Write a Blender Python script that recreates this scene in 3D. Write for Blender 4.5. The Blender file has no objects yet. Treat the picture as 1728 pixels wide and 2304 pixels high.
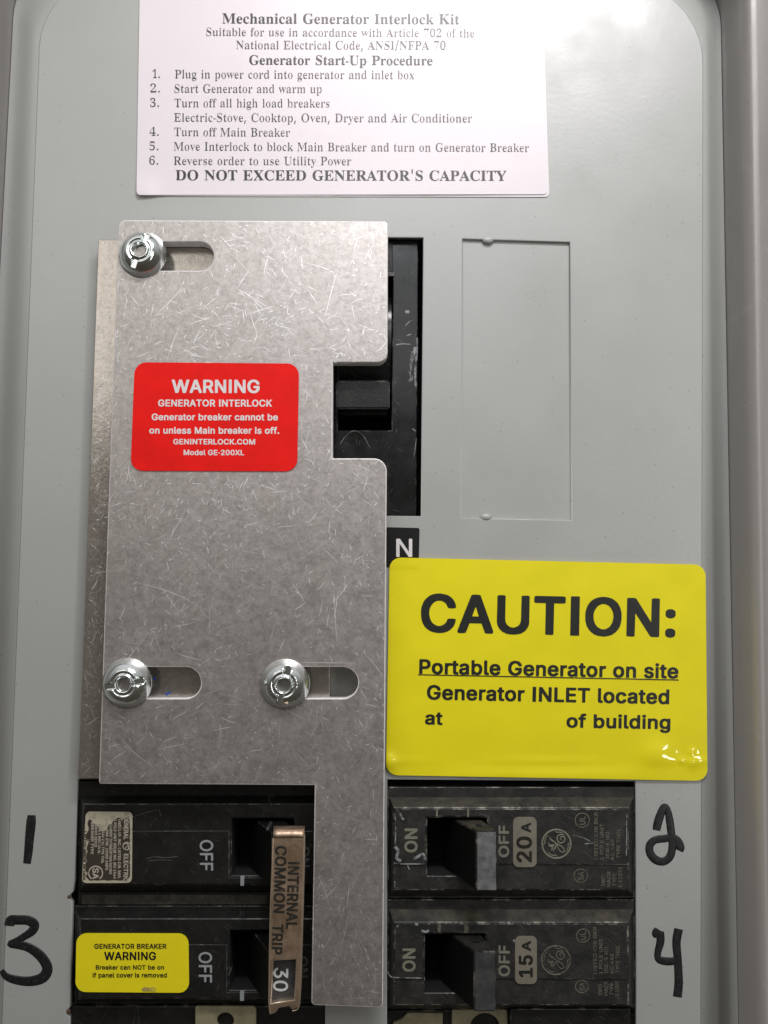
import bpy, bmesh, math, random
from mathutils import Vector, Matrix, noise
random.seed(7)
scene = bpy.context.scene
col = scene.collection
# ---------------------------------------------------------------- camera
# one unit is 1000 "mil" of the panel (about 10 cm of the real one); heights are given in the same mils
F_PX, DIST, TILT, ROLL = 2100.0, 2.1, math.radians(5.8), 0.0085
CAM_M = Matrix.Rotation(TILT, 3, 'X') @ Matrix.Rotation(ROLL, 3, 'Z')
CAM_P = Vector((0, -DIST * math.sin(TILT), DIST * math.cos(TILT)))
cd = bpy.data.cameras.new('camera')
cd.sensor_fit = 'VERTICAL'; cd.sensor_height = 36.0; cd.lens = F_PX / 2304 * 36
cd.clip_start = 0.01; cd.clip_end = 200
cam = bpy.data.objects.new('camera', cd); col.objects.link(cam)
cam.matrix_world = Matrix.Translation(CAM_P) @ CAM_M.to_4x4()
scene.camera = cam
# ---------------------------------------------------------------- light
world = bpy.data.worlds.new('World'); scene.world = world; world.use_nodes = True
wn = world.node_tree.nodes; wl = world.node_tree.links
bg = wn['Background']
tc = wn.new('ShaderNodeTexCoord'); sx = wn.new('ShaderNodeSeparateXYZ'); rp = wn.new('ShaderNodeValToRGB')
mr = wn.new('ShaderNodeMapRange'); mr.inputs['From Min'].default_value = -1; mr.inputs['From Max'].default_value = 1
wl.new(tc.outputs['Generated'], sx.inputs[0]); wl.new(sx.outputs['Y'], mr.inputs['Value']); wl.new(mr.outputs[0], rp.inputs[0]); wl.new(rp.outputs[0], bg.inputs[0])
rp.color_ramp.elements[0].position = 0.0; rp.color_ramp.elements[0].color = (0.045, 0.038, 0.028, 1)
rp.color_ramp.elements[1].position = 1.0; rp.color_ramp.elements[1].color = (0.62, 0.62, 0.62, 1)
e = rp.color_ramp.elements.new(0.5); e.color = (0.095, 0.087, 0.075, 1)
bg.inputs[1].default_value = 1.0

def area(name, loc, target, sx_, sy_, power, color=(1, 1, 1)):
    l = bpy.data.lights.new(name, 'AREA'); l.shape = 'RECTANGLE'; l.size = sx_; l.size_y = sy_
    l.energy = power; l.color = color
    o = bpy.data.objects.new(name, l); col.objects.link(o); o.location = loc
    d = Vector(target) - Vector(loc)
    o.rotation_euler = d.to_track_quat('-Z', 'Y').to_euler()
    return o
LIGHTS = [
    ('ceiling_or_sheen_lamp', (.44, 2.60, 2.0), (.2, 0, 0), 1.65, .42, 66, (1, .97, .985)),
    ('ceiling_or_sheen_lamp', (-1.95, 1.62, 3.0), (-1.2, -.4, 0), 1.7, 1.9, 11, (1, .96, .90)),
    ('ceiling_or_sheen_lamp', (.05, 1.98, 2.7), (0, .6, 0), 1.1, .7, 9, (.92, .96, 1)),  # unseen lamp, added for the bluish sheen atop the main breaker face
    ('ceiling_or_sheen_lamp', (.12, 1.22, 2.85), (0, .2, 0), 1.3, .6, 4, (.96, .98, 1)),  # dim unseen lamp, added to carry that sheen further down the face
]
for k in range(4): LIGHTS.append(('row_lamp', (2.25, -1.1 + .75 * k, 3.4 + .05 * k), (.2, .2, 0), .26, .26, 5.5, (1, .99, .97)))
for a in LIGHTS: area(*a)
vs = scene.view_settings
vs.view_transform = 'Standard'; vs.look = 'None'; vs.gamma = 1; vs.exposure = 0
scene.cycles.max_bounces = 6

# ---------------------------------------------------------------- helpers
def U(x, y, z=0.0):
    """point of the plane 'z mils above the panel' that the photograph shows at x, y"""
    z = z / 1000.0
    d = CAM_M @ Vector(((x - 864) / F_PX, -(y - 1152) / F_PX, -1))
    t = (z - CAM_P.z) / d.z
    return CAM_P + d * t

def drop(x, y, z, z2):
    p = U(x, y, z); p.z = z2 / 1000.0
    return p

def tag(o, label=None, cat=None, group=None, kind=None):
    if label: o['label'] = label
    if cat: o['category'] = cat
    if group: o['group'] = group
    if kind: o['kind'] = kind
    return o

def link(name, me, mats=(), parent=None):
    o = bpy.data.objects.new(name, me); col.objects.link(o)
    if not isinstance(mats, (list, tuple)): mats = [mats]
    for m in mats:
        me.materials.append(m)
    if parent is not None:
        o.parent = parent
        o.matrix_parent_inverse = Matrix.Translation(parent.location).inverted()
    return o

def thing(name, x, y, z, label, cat, group=None):
    o = bpy.data.objects.new(name, None); col.objects.link(o)
    o.empty_display_size = 0.02
    o.location = U(x, y, z)
    return tag(o, label, cat, group)

def smooth(me, on=True):
    for p in me.polygons: p.use_smooth = on

def mesh_of(verts, faces, mats_i=None):
    me = bpy.data.meshes.new('m'); me.from_pydata([tuple(v) for v in verts], [], faces)
    if mats_i:
        for p, i in zip(me.polygons, mats_i): p.material_index = i
    me.update()
    return me

def curve_mesh(loops, thick=0.0, bevel=0.0, res=1):
    """filled 2D curve of loops (lists of (X,Y)) -> mesh centred on z=0"""
    c = bpy.data.curves.new('c', 'CURVE'); c.dimensions = '2D'; c.fill_mode = 'BOTH'
    c.extrude = max(0, thick / 2 - bevel); c.bevel_depth = bevel; c.bevel_resolution = res; c.offset = -bevel
    for lp in loops:
        s = c.splines.new('POLY'); s.points.add(len(lp) - 1); s.use_cyclic_u = True
        for p, q in zip(s.points, lp): p.co = (q[0], q[1], 0, 1)
    o = bpy.data.objects.new('c', c); col.objects.link(o)
    me = bpy.data.meshes.new_from_object(o.evaluated_get(bpy.context.evaluated_depsgraph_get()))
    bpy.data.objects.remove(o); bpy.data.curves.remove(c)
    me.materials.clear()
    return me

def arc_poly(pts, seg=7):
    """pts: (x,y,r); rounds each corner with radius r"""
    out = []; n = len(pts)
    for i in range(n):
        x, y = pts[i][:2]; r = pts[i][2] if len(pts[i]) > 2 else 0
        if r <= 0: out.append((x, y)); continue
        p = Vector((x, y)); a = Vector(pts[i - 1][:2]) - p; b = Vector(pts[(i + 1) % n][:2]) - p
        a.normalize(); b.normalize()
        ang = a.angle(b); d = r / math.tan(ang / 2)
        ce = p + (a + b).normalized() * (r / math.sin(ang / 2))
        s = p + a * d - ce; e_ = p + b * d - ce
        a0 = math.atan2(s.y, s.x); a1 = math.atan2(e_.y, e_.x); da = (a1 - a0 + math.pi) % (2 * math.pi) - math.pi
        for k in range(seg + 1):
            t = a0 + da * k / seg; out.append((ce.x + r * math.cos(t), ce.y + r * math.sin(t)))
    return out

def slab(name, outline, z0, z1, mat, parent=None, holes=(), bevel=1.5, res=1, zmap=None, edge_mat=None):
    """a plate between heights z0 and z1 (mils); outlines in photo pixels at height z1"""
    loops = [[U(p[0], p[1], z1)[:2] for p in lp] for lp in [outline] + list(holes)]
    me = curve_mesh(loops, (z1 - z0) / 1000, bevel / 1000, res)
    zc = (z0 + z1) / 2000
    for v in me.vertices: v.co.z += zc
    mats = [mat]
    if edge_mat is not None:
        mats.append(edge_mat)
        for p in me.polygons:
            if abs(p.normal.z) < .97: p.material_index = 1
    return link(name, me, mats, parent)

def box(name, x0, y0, x1, y1, z0, z1, mat, parent=None, bevel=1.5, edge_mat=None, skew=(0, 0), seg=1):
    """block whose top shows at x0..x1, y0..y1; skew shifts the foot"""
    bm = bmesh.new()
    top = [U(x, y, z1) for x, y in ((x0, y1), (x1, y1), (x1, y0), (x0, y0))]
    bot = [Vector((p.x + skew[0] / 1000, p.y + skew[1] / 1000, z0 / 1000)) for p in top]
    t = [bm.verts.new(p) for p in top]; b = [bm.verts.new(p) for p in bot]
    bm.faces.new(t); bm.faces.new(b[::-1])
    for i in range(4): bm.faces.new((t[i], b[i], b[(i + 1) % 4], t[(i + 1) % 4]))
    if bevel:
        bmesh.ops.bevel(bm, geom=bm.edges[:], offset=bevel / 1000, segments=seg, affect='EDGES', material=1 if edge_mat else -1)
    bmesh.ops.recalc_face_normals(bm, faces=bm.faces[:])
    me = bpy.data.meshes.new('m'); bm.to_mesh(me); bm.free()
    return link(name, me, [mat] + ([edge_mat] if edge_mat else []), parent)

def catmull(pts, n=6, closed=False):
    out = []; L = len(pts)
    rng = range(L if closed else L - 1)
    for i in rng:
        g = lambda k: Vector(pts[k % L]) if closed else Vector(pts[min(max(k, 0), L - 1)])
        p0, p1, p2, p3 = g(i - 1), g(i), g(i + 1), g(i + 2)
        for k in range(n):
            t = k / n
            out.append(0.5 * ((2 * p1) + (p2 - p0) * t + (2 * p0 - 5 * p1 + 4 * p2 - p3) * t * t + (3 * p1 - p0 - 3 * p2 + p3) * t ** 3))
    if not closed: out.append(Vector(pts[-1]))
    return out

def stroke(name, lines, width, z, mat, parent, flat=0.1, n=6, closed=False, res=2):
    """pen strokes: flattened tubes through photo points (x, y[, width factor])"""
    c = bpy.data.curves.new('c', 'CURVE'); c.dimensions = '3D'; c.bevel_depth = width / 2000; c.bevel_resolution = res; c.use_fill_caps = True
    for ln in lines:
        pts = [(p[0], p[1], p[2] if len(p) > 2 else 1.0) for p in ln]
        q = catmull(pts, n, closed)
        s = c.splines.new('POLY'); s.points.add(len(q) - 1); s.use_cyclic_u = closed
        for sp, p in zip(s.points, q):
            w = U(p.x, p.y, z); sp.co = (w.x, w.y, 0, 1); sp.radius = p.z
    o = bpy.data.objects.new('c', c); col.objects.link(o)
    me = bpy.data.meshes.new_from_object(o.evaluated_get(bpy.context.evaluated_depsgraph_get()))
    bpy.data.objects.remove(o); bpy.data.curves.remove(c)
    for v in me.vertices: v.co.z = z / 1000 + v.co.z * flat
    me.materials.clear(); smooth(me)
    return link(name, me, mat, parent)

# ---------------------------------------------------------------- lettering: outlines of three alphabets, drawn as points
GLYPHS = {
'sans_bold': {
"'":[99,[39,143,-10,2,-4,4,-3,100,3,2,12,3,24,0,12,-2,4,-5,-3,-98,-3,-4,-12,-3]],
",":[90,[21,-68,-12,3,-3,6,0,12,14,86,3,2,12,3,28,0,12,-3,2,-4,0,-10,-24,-88,-4,-4,-10,-2]],
"-":[110,[15,79,80,0,0,46,-80,0]],
".":[90,[39,-11,-14,3,-11,11,-2,8,0,18,2,6,8,10,9,4,18,2,16,-4,10,-8,4,-8,0,-18,-1,-8,-5,-7,-8,-6,-16,-4]],
"/":[120,[7,-46,-8,1,-4,4,1,16,77,284,4,4,12,2,20,0,12,-2,3,-4,-1,-14,-76,-284,-4,-5,-12,-3]],
"0":[218,[103,-13,-28,5,-14,6,-15,11,-14,16,-10,20,-8,28,-3,26,-1,30,2,26,4,26,11,28,11,18,13,12,18,11,26,6,20,1,24,-4,16,-6,16,-12,16,-20,10,-22,6,-26,3,-32,0,-26,-3,-32,-4,-20,-9,-22,-13,-20,-13,-12,-15,-9,-28,-7],[101,35,12,-1,6,2,8,5,8,10,7,12,5,16,5,34,-1,34,-8,32,-14,22,-10,7,-8,2,-8,0,-12,-7,-13,-16,-9,-26,-5,-32,2,-34,8,-30,12,-20]],
"1":[218,[37,-9,-10,2,-3,4,0,32,3,4,14,3,46,0,3,3,0,148,-1,3,-2,0,-34,-25,-10,-2,-10,2,-3,2,-1,4,1,40,55,40,14,3,30,0,12,-3,3,-4,0,-208,3,-3,36,0,14,-3,2,-4,0,-34,-4,-3,-12,-2]],
"2":[218,[31,-9,-8,1,-4,3,0,34,104,112,14,22,4,16,-4,13,-8,10,-14,8,-12,0,-12,-5,-8,-6,-6,-10,-4,-18,-3,-4,-13,-3,-22,0,-12,2,-4,5,0,12,3,18,4,12,9,13,12,12,14,9,12,5,28,5,14,0,36,-8,22,-15,10,-11,7,-12,4,-20,-1,-34,-6,-18,-13,-20,-20,-24,-53,-56,4,-2,78,0,12,-2,3,-6,0,-34,-3,-3,-12,-2]],
"3":[218,[97,-13,-38,7,-14,7,-12,8,-11,12,-8,14,-4,12,-1,18,4,6,12,2,24,0,12,-2,3,-4,5,-14,6,-8,10,-7,12,-4,14,0,8,2,12,6,7,7,5,10,2,12,-4,14,-9,12,-9,6,-10,4,-34,1,-12,3,-4,4,1,36,47,54,-4,1,-70,0,-12,3,-4,6,1,34,3,2,12,3,138,0,12,-3,3,-4,0,-32,-57,-66,2,-2,20,-6,12,-6,15,-12,9,-12,6,-14,3,-16,0,-22,-3,-18,-6,-12,-8,-12,-20,-17,-14,-6,-14,-4,-24,-4]],
"4":[218,[137,-10,-10,2,-3,3,-1,42,-2,3,-98,0,-12,3,-4,6,2,36,95,162,5,4,12,3,24,0,12,-3,3,-4,0,-10,-86,-148,48,0,2,68,3,3,12,2,22,0,12,-2,3,-3,1,-68,30,-4,3,-4,-1,-36,-14,-5,-16,0,-2,-1,-1,-42,-1,-4,-14,-3]],
"5":[218,[99,-13,-36,8,-14,7,-10,8,-12,13,-7,14,-4,18,1,12,4,3,12,2,22,0,12,-2,3,-3,6,-16,7,-8,16,-9,12,0,14,6,12,13,7,18,-1,16,-4,12,-8,11,-8,7,-12,5,-18,-1,-22,-11,-10,-2,-26,3,-13,4,-2,16,14,118,3,2,12,3,124,0,12,-3,3,-4,0,-34,-3,-4,-12,-3,-86,0,-3,-1,-4,-38,25,3,16,-1,26,-6,13,-6,17,-14,10,-13,8,-17,4,-20,0,-30,-4,-18,-8,-18,-11,-14,-17,-13,-16,-8,-20,-4]],
"6":[218,[103,-13,-24,4,-16,5,-18,13,-13,14,-7,14,-5,16,-2,12,2,36,6,20,12,24,70,104,3,2,12,3,28,0,12,-3,2,-2,0,-12,-50,-75,2,-2,30,-5,11,-4,15,-10,11,-12,7,-12,6,-20,0,-42,-4,-16,-6,-12,-10,-14,-12,-10,-22,-11,-22,-5],[99,35,14,-2,14,7,12,15,5,14,-1,16,-6,14,-8,10,-16,8,-12,-1,-14,-8,-9,-11,-5,-16,0,-10,6,-18,7,-10]],
"7":[218,[49,-10,-10,2,-4,3,1,14,98,196,-3,1,-98,0,-12,3,-3,6,0,34,3,2,12,3,150,0,14,-3,2,-4,-1,-40,-105,-208,-4,-7,-12,-2]],
"8":[218,[101,-13,-38,7,-14,6,-15,11,-10,12,-8,14,-3,12,-1,22,2,16,7,16,8,11,14,15,-14,18,-7,20,0,30,6,20,15,18,18,12,30,9,24,1,30,-5,15,-7,20,-16,9,-14,6,-24,-1,-28,-7,-16,-14,-18,16,-16,10,-16,4,-16,1,-20,-1,-14,-5,-16,-11,-16,-12,-10,-12,-7,-16,-6,-24,-5],[95,35,14,-2,16,3,14,9,8,14,2,8,-1,6,-6,12,-9,9,-14,8,-18,0,-10,-3,-12,-9,-9,-13,-2,-12,5,-14,8,-9],[108,149,11,2,12,8,7,10,2,10,-2,12,-5,8,-8,7,-12,4,-12,0,-13,-7,-8,-10,-4,-12,3,-12,6,-10,14,-9]],
"9":[218,[65,-10,-12,3,-2,4,0,10,51,74,-1,2,-28,5,-16,6,-13,9,-13,15,-9,17,-4,20,0,28,4,18,6,14,9,12,15,14,15,8,12,4,24,4,22,-1,20,-5,14,-6,15,-12,12,-14,6,-12,5,-17,1,-13,0,-22,-3,-18,-8,-22,-12,-22,-66,-98,-4,-3,-12,-2],[104,127,13,1,14,9,10,16,3,12,-1,12,-8,18,-10,10,-12,5,-12,0,-15,-9,-9,-15,-5,-15,2,-14,8,-16,11,-9]],
":":[90,[39,-11,-14,3,-11,11,-2,8,0,18,2,6,8,10,9,4,18,2,16,-4,10,-8,4,-8,0,-18,-1,-8,-5,-7,-8,-6,-16,-4],[41,120,-16,5,-11,10,-2,8,1,22,8,11,10,5,16,2,18,-4,10,-8,4,-8,0,-18,-1,-8,-5,-7,-8,-6,-16,-4]],
"A":[230,[9,-10,-12,4,-1,13,88,242,3,2,12,3,30,0,14,-3,3,-4,87,-238,0,-14,-2,-3,-12,-2,-26,0,-14,3,-23,62,-3,3,-74,0,-5,-3,-19,-54,-4,-8,-14,-3],[92,107,5,-2,36,0,3,2,-21,63,-3,-3]],
"B":[219,[29,-9,-10,2,-3,4,1,252,4,3,12,2,92,0,26,-5,20,-8,10,-7,12,-13,6,-12,3,-14,1,-22,-2,-16,-8,-16,-12,-12,20,-20,6,-10,4,-14,1,-36,-3,-12,-6,-12,-12,-14,-12,-9,-14,-6,-18,-4,-22,-2],[72,39,3,-2,48,0,16,3,10,7,7,10,2,10,-4,12,-9,12,-16,9,-56,0],[72,149,3,-2,44,0,11,4,10,8,7,12,1,10,-3,10,-8,9,-12,6,-52,0]],
"C":[245,[121,-13,-32,5,-20,8,-22,15,-15,16,-12,20,-8,24,-4,24,-1,36,3,28,8,24,10,20,19,21,16,13,20,9,26,6,26,1,40,-8,14,-6,16,-11,14,-14,11,-17,8,-22,0,-16,-3,-3,-12,-3,-24,0,-12,3,-3,3,-8,18,-9,12,-12,8,-14,6,-24,1,-16,-7,-12,-9,-11,-13,-8,-14,-6,-18,-2,-18,0,-16,4,-22,7,-18,9,-14,11,-11,18,-10,14,-3,16,1,22,12,12,13,8,20,4,4,12,2,24,0,12,-2,3,-4,0,-10,-5,-20,-8,-16,-9,-12,-17,-16,-14,-8,-18,-7,-20,-4]],
"D":[241,[29,-9,-10,2,-3,4,1,252,4,3,12,2,86,0,36,-7,24,-10,19,-14,15,-18,12,-24,6,-24,2,-18,-2,-50,-5,-24,-11,-22,-10,-14,-15,-14,-17,-11,-20,-8,-40,-6],[72,39,3,-2,42,1,22,7,12,7,9,9,7,12,6,14,5,18,1,22,-2,17,-5,19,-9,16,-9,10,-11,8,-12,6,-18,3,-38,0,-3,-1]],
"E":[201,[29,-9,-10,2,-3,4,1,252,4,3,12,2,142,0,13,-3,2,-4,0,-32,-3,-6,-12,-3,-100,0,-3,-1,1,-57,94,-1,12,-2,3,-4,0,-34,-3,-5,-12,-2,-94,-1,-1,-58,3,-4,102,0,12,-2,3,-6,-1,-34,-2,-3,-12,-2]],
"F":[197,[29,-9,-10,2,-3,4,1,252,4,3,12,2,140,0,14,-3,2,-4,0,-32,-1,-4,-3,-2,-12,-3,-98,0,-3,-1,1,-61,90,-1,12,-2,3,-4,0,-34,-3,-5,-12,-2,-90,-1,-2,-100,-2,-3,-12,-2]],
"G":[250,[121,-13,-32,5,-20,8,-20,13,-17,18,-14,24,-8,26,-3,26,0,30,3,26,8,26,13,22,14,16,18,14,18,8,26,7,28,1,24,-4,20,-6,16,-8,14,-11,12,-13,12,-20,6,-20,0,-12,-4,-4,-12,-2,-24,0,-12,3,-18,29,-11,10,-11,6,-12,3,-14,0,-20,-7,-14,-10,-11,-14,-7,-16,-5,-16,-2,-18,2,-28,5,-16,8,-16,16,-19,14,-8,12,-4,14,-1,14,3,12,6,12,10,10,17,3,10,-1,4,-44,0,-12,3,-3,3,0,36,3,3,12,2,86,0,14,-3,2,-4,0,-42,-2,-16,-6,-20,-12,-20,-14,-15,-17,-11,-21,-9,-26,-5]],
"H":[248,[29,-9,-10,2,-3,4,1,252,4,3,12,2,24,0,12,-3,2,-2,2,-100,100,-1,3,5,0,96,3,2,12,3,26,0,12,-3,2,-4,0,-252,-4,-3,-12,-2,-24,0,-12,2,-3,3,-1,105,-100,1,-3,-4,-1,-102,-2,-3,-12,-2]],
"I":[100,[20,-12,59,0,0,268,-59,0]],
"J":[190,[83,-14,-24,4,-16,6,-14,9,-11,12,-8,12,-4,14,-2,14,0,30,3,3,12,2,24,0,12,-2,3,-3,1,-22,3,-10,9,-14,12,-7,8,0,8,2,8,6,8,13,3,20,1,174,4,3,12,2,22,0,12,-2,4,-5,0,-188,-4,-24,-10,-19,-7,-7,-13,-11,-22,-8,-22,-3]],
"K":[224,[29,-9,-10,2,-3,4,1,252,4,3,12,2,24,0,12,-3,2,-2,2,-94,90,96,14,3,34,0,12,-3,3,-4,0,-8,-2,-4,-83,-89,-7,-9,91,-128,1,-14,-3,-3,-12,-2,-30,0,-13,3,-75,102,-21,-22,-1,-78,-2,-3,-12,-2]],
"L":[188,[29,-9,-10,2,-3,4,0,250,3,4,12,3,26,0,12,-3,3,-4,0,-208,3,-2,94,0,12,-2,4,-4,0,-34,-2,-4,-14,-3]],
"M":[302,[29,-9,-10,2,-3,4,0,250,3,4,14,3,36,0,12,-2,4,-3,66,-168,65,168,3,2,12,3,38,0,14,-4,1,-3,0,-250,-1,-4,-14,-3,-24,0,-12,2,-3,3,-1,131,-52,-129,-4,-5,-12,-2,-22,0,-10,2,-4,3,-52,129,-2,0,-1,-3,0,-126,-3,-3,-12,-2]],
"N":[251,[29,-9,-10,2,-3,4,1,252,4,3,12,2,30,0,14,-4,100,-157,2,1,0,3,1,152,3,2,12,3,24,0,13,-3,2,-4,0,-252,-3,-3,-12,-2,-30,0,-14,3,-102,158,-2,-156,-2,-3,-12,-2]],
"O":[256,[121,-13,-32,5,-20,8,-18,12,-18,19,-14,24,-7,20,-4,24,-1,36,3,28,8,24,10,20,17,20,16,12,22,11,26,6,26,1,32,-5,18,-7,21,-14,16,-16,13,-22,8,-22,5,-26,0,-36,-3,-28,-7,-24,-15,-26,-15,-16,-19,-14,-20,-8,-26,-6],[114,37,11,-2,14,1,16,7,12,8,8,10,11,18,7,30,1,14,-2,22,-5,16,-8,16,-7,10,-11,10,-10,6,-16,5,-14,0,-10,-2,-16,-9,-10,-8,-15,-24,-6,-18,-2,-16,2,-32,9,-26,14,-20,14,-10]],
"P":[214,[29,-9,-10,2,-3,4,1,252,4,3,12,2,90,0,28,-5,20,-8,13,-10,9,-10,8,-14,4,-12,3,-14,0,-28,-3,-16,-8,-18,-17,-20,-12,-8,-11,-5,-34,-7,-50,-1,-2,-83,-2,-3,-12,-2],[74,127,47,-1,10,4,10,7,8,14,4,16,-4,16,-8,13,-10,7,-10,3,-48,0,-1,-75]],
"Q":[256,[191,-32,-10,3,-16,20,-30,-4,-14,0,-32,5,-20,8,-14,9,-16,14,-11,14,-10,20,-8,24,-3,26,1,40,6,30,11,24,14,19,18,17,20,11,18,5,26,4,28,-2,26,-6,20,-10,13,-10,15,-16,15,-26,7,-24,3,-18,0,-36,-2,-26,-5,-18,-8,-18,-21,-30,23,-32,0,-12,-2,-3,-12,-3],[114,37,11,-2,5,2,-23,32,-1,10,2,4,15,3,24,0,12,-2,18,-20,10,19,6,26,1,14,-2,22,-5,16,-8,16,-7,10,-11,10,-10,6,-16,5,-14,0,-10,-2,-16,-9,-10,-8,-15,-24,-6,-18,-2,-16,2,-32,9,-26,14,-20,14,-10]],
"R":[216,[29,-9,-10,2,-3,4,1,252,4,3,12,2,90,0,28,-5,21,-8,19,-15,11,-17,5,-20,1,-28,-2,-20,-7,-18,-8,-10,-8,-8,-12,-9,-1,-3,45,-84,1,-14,-3,-3,-12,-2,-28,0,-14,3,-50,90,-4,1,-30,0,-3,-3,-1,-86,-2,-3,-12,-2],[74,133,49,0,10,3,10,7,6,10,4,16,-3,16,-7,11,-8,6,-12,4,-50,0,-1,-69]],
"S":[214,[89,-13,-20,3,-18,6,-14,8,-14,13,-8,12,-7,16,-2,12,2,14,3,2,12,2,24,0,12,-2,3,-4,4,-14,8,-10,15,-9,18,-3,14,1,10,4,12,8,9,15,1,6,-2,6,-7,10,-11,7,-72,22,-12,6,-16,11,-11,12,-7,16,-3,16,1,22,5,16,6,10,11,12,18,12,16,6,20,5,14,1,26,-1,32,-9,16,-10,10,-9,8,-10,6,-13,3,-12,-1,-18,-14,-4,-24,0,-12,3,-3,3,-5,14,-7,8,-9,6,-16,5,-16,-1,-16,-8,-11,-12,-2,-12,7,-11,14,-9,68,-22,14,-6,15,-10,11,-12,8,-16,3,-14,-1,-28,-4,-14,-8,-14,-12,-13,-16,-10,-14,-6,-28,-6]],
"T":[216,[93,-9,-10,2,-3,4,0,208,-3,1,-58,0,-12,3,-4,6,1,34,3,2,12,3,178,0,12,-3,3,-4,0,-34,-3,-4,-12,-3,-58,0,-3,-1,-1,-208,-2,-4,-12,-3]],
"U":[248,[109,-13,-28,5,-26,12,-18,17,-9,12,-6,12,-4,14,-2,16,1,174,4,3,12,2,24,0,10,-2,4,-3,0,-154,3,-22,7,-15,12,-13,16,-9,18,-2,13,3,17,9,11,13,6,16,2,16,1,158,4,3,12,2,24,0,12,-3,2,-4,0,-176,-2,-14,-5,-16,-13,-21,-12,-11,-16,-11,-16,-6,-28,-5]],
"V":[230,[99,-10,-10,2,-5,5,-86,234,-2,6,0,12,3,2,14,3,26,0,10,-2,3,-3,63,-175,2,3,60,172,4,3,12,2,26,0,12,-3,3,-4,-1,-12,-88,-240,-2,-3,-12,-2]],
"W":[330,[75,-10,-11,3,-4,8,-64,234,0,12,2,4,13,3,26,0,12,-3,2,-2,42,-155,41,153,3,4,12,3,30,0,12,-3,3,-2,38,-146,3,-8,2,-1,40,155,4,2,12,3,24,0,14,-3,2,-4,-2,-16,-64,-234,-2,-4,-14,-3,-28,0,-12,2,-5,3,-41,149,-2,-1,-41,-148,-3,-3,-12,-2]],
"X":[228,[11,-10,-10,2,-3,3,0,14,81,116,-75,110,-1,14,4,3,12,2,28,0,13,-3,53,-76,2,-1,54,77,12,3,28,0,14,-3,2,-4,-1,-12,-75,-108,4,-8,75,-110,2,-4,-1,-11,-14,-4,-30,0,-12,2,-58,83,-2,1,-58,-83,-14,-3]],
"Y":[226,[99,-10,-10,2,-3,5,-1,98,-87,140,-1,14,4,3,12,2,28,0,14,-4,58,-92,2,1,57,92,15,3,28,0,12,-3,3,-4,-1,-11,-88,-143,-1,-98,-3,-3,-12,-2]],
"Z":[210,[21,-10,-10,2,-3,3,0,34,120,176,-3,1,-102,0,-12,3,-4,6,1,34,3,2,12,3,164,0,13,-3,2,-4,0,-32,-121,-176,4,-2,104,0,12,-2,3,-6,-1,-34,-2,-3,-12,-2]],
"a":[187,[65,-14,-20,5,-14,5,-9,7,-11,12,-7,14,-1,10,-1,24,3,12,9,16,15,10,24,9,62,9,4,6,-2,8,-5,8,-9,6,-16,1,-16,-8,-13,-15,-13,-3,-34,10,-3,3,0,12,7,13,10,11,10,8,16,8,40,7,18,-1,24,-5,16,-9,11,-10,7,-10,5,-14,1,-12,0,-138,-4,-3,-12,-2,-22,0,-16,5,-30,-9],[72,33,19,-1,16,9,10,16,3,10,-1,8,-38,-5,-18,-8,-5,-7,-1,-8,6,-9]],
"b":[204,[99,-13,-18,3,-12,6,-6,-4,-12,-2,-22,0,-12,2,-3,3,-1,252,4,4,12,3,22,0,12,-3,3,-2,1,-63,2,-1,16,6,22,3,16,-1,24,-5,16,-9,15,-14,9,-14,7,-16,5,-32,0,-26,-6,-32,-10,-22,-16,-19,-16,-10,-30,-8],[100,33,15,1,15,11,10,18,5,24,-2,20,-8,22,-8,10,-16,9,-14,-1,-15,-10,-10,-16,-5,-22,1,-24,7,-20,10,-14]],
"c":[190,[87,-13,-20,3,-18,8,-16,12,-13,15,-7,14,-7,22,-2,12,0,34,4,22,8,20,10,14,15,14,14,8,12,5,28,4,18,-1,30,-7,22,-14,12,-15,6,-12,1,-18,-3,-3,-32,-8,-12,2,-4,3,-7,14,-11,9,-10,4,-12,0,-6,-3,-10,-6,-7,-8,-10,-24,-2,-22,6,-24,13,-19,16,-9,14,0,9,4,9,8,10,17,12,3,36,-8,2,-4,0,-12,-4,-12,-7,-10,-9,-11,-14,-10,-14,-6,-18,-4,-16,-2]],
"d":[204,[83,-14,-20,4,-20,10,-13,11,-14,20,-8,20,-4,22,0,36,6,28,6,14,13,18,12,10,14,8,24,6,16,1,24,-3,16,-6,2,1,1,63,3,2,12,3,22,0,12,-3,3,-4,0,-252,-3,-3,-12,-2,-22,0,-12,2,-6,4,-12,-6,-18,-3],[92,33,15,1,15,11,9,16,6,26,-2,20,-8,22,-8,11,-16,8,-16,-2,-14,-11,-11,-20,-4,-18,2,-22,7,-20,12,-15]],
"e":[194,[89,-13,-26,5,-14,6,-14,10,-12,13,-9,14,-8,24,-2,14,0,32,4,22,6,18,10,16,11,11,12,9,12,6,26,6,16,1,24,-3,18,-6,16,-10,12,-12,9,-14,7,-20,3,-20,0,-30,-3,-5,-12,-3,-113,0,-1,-2,1,-6,11,-18,10,-8,12,-5,12,0,12,4,9,9,8,12,11,3,32,-7,7,-4,0,-14,-4,-10,-7,-10,-16,-14,-14,-7,-12,-4,-26,-4],[62,117,67,-1,3,3,-5,11,-7,9,-13,8,-10,1,-10,-2,-12,-8,-9,-11]],
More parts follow.
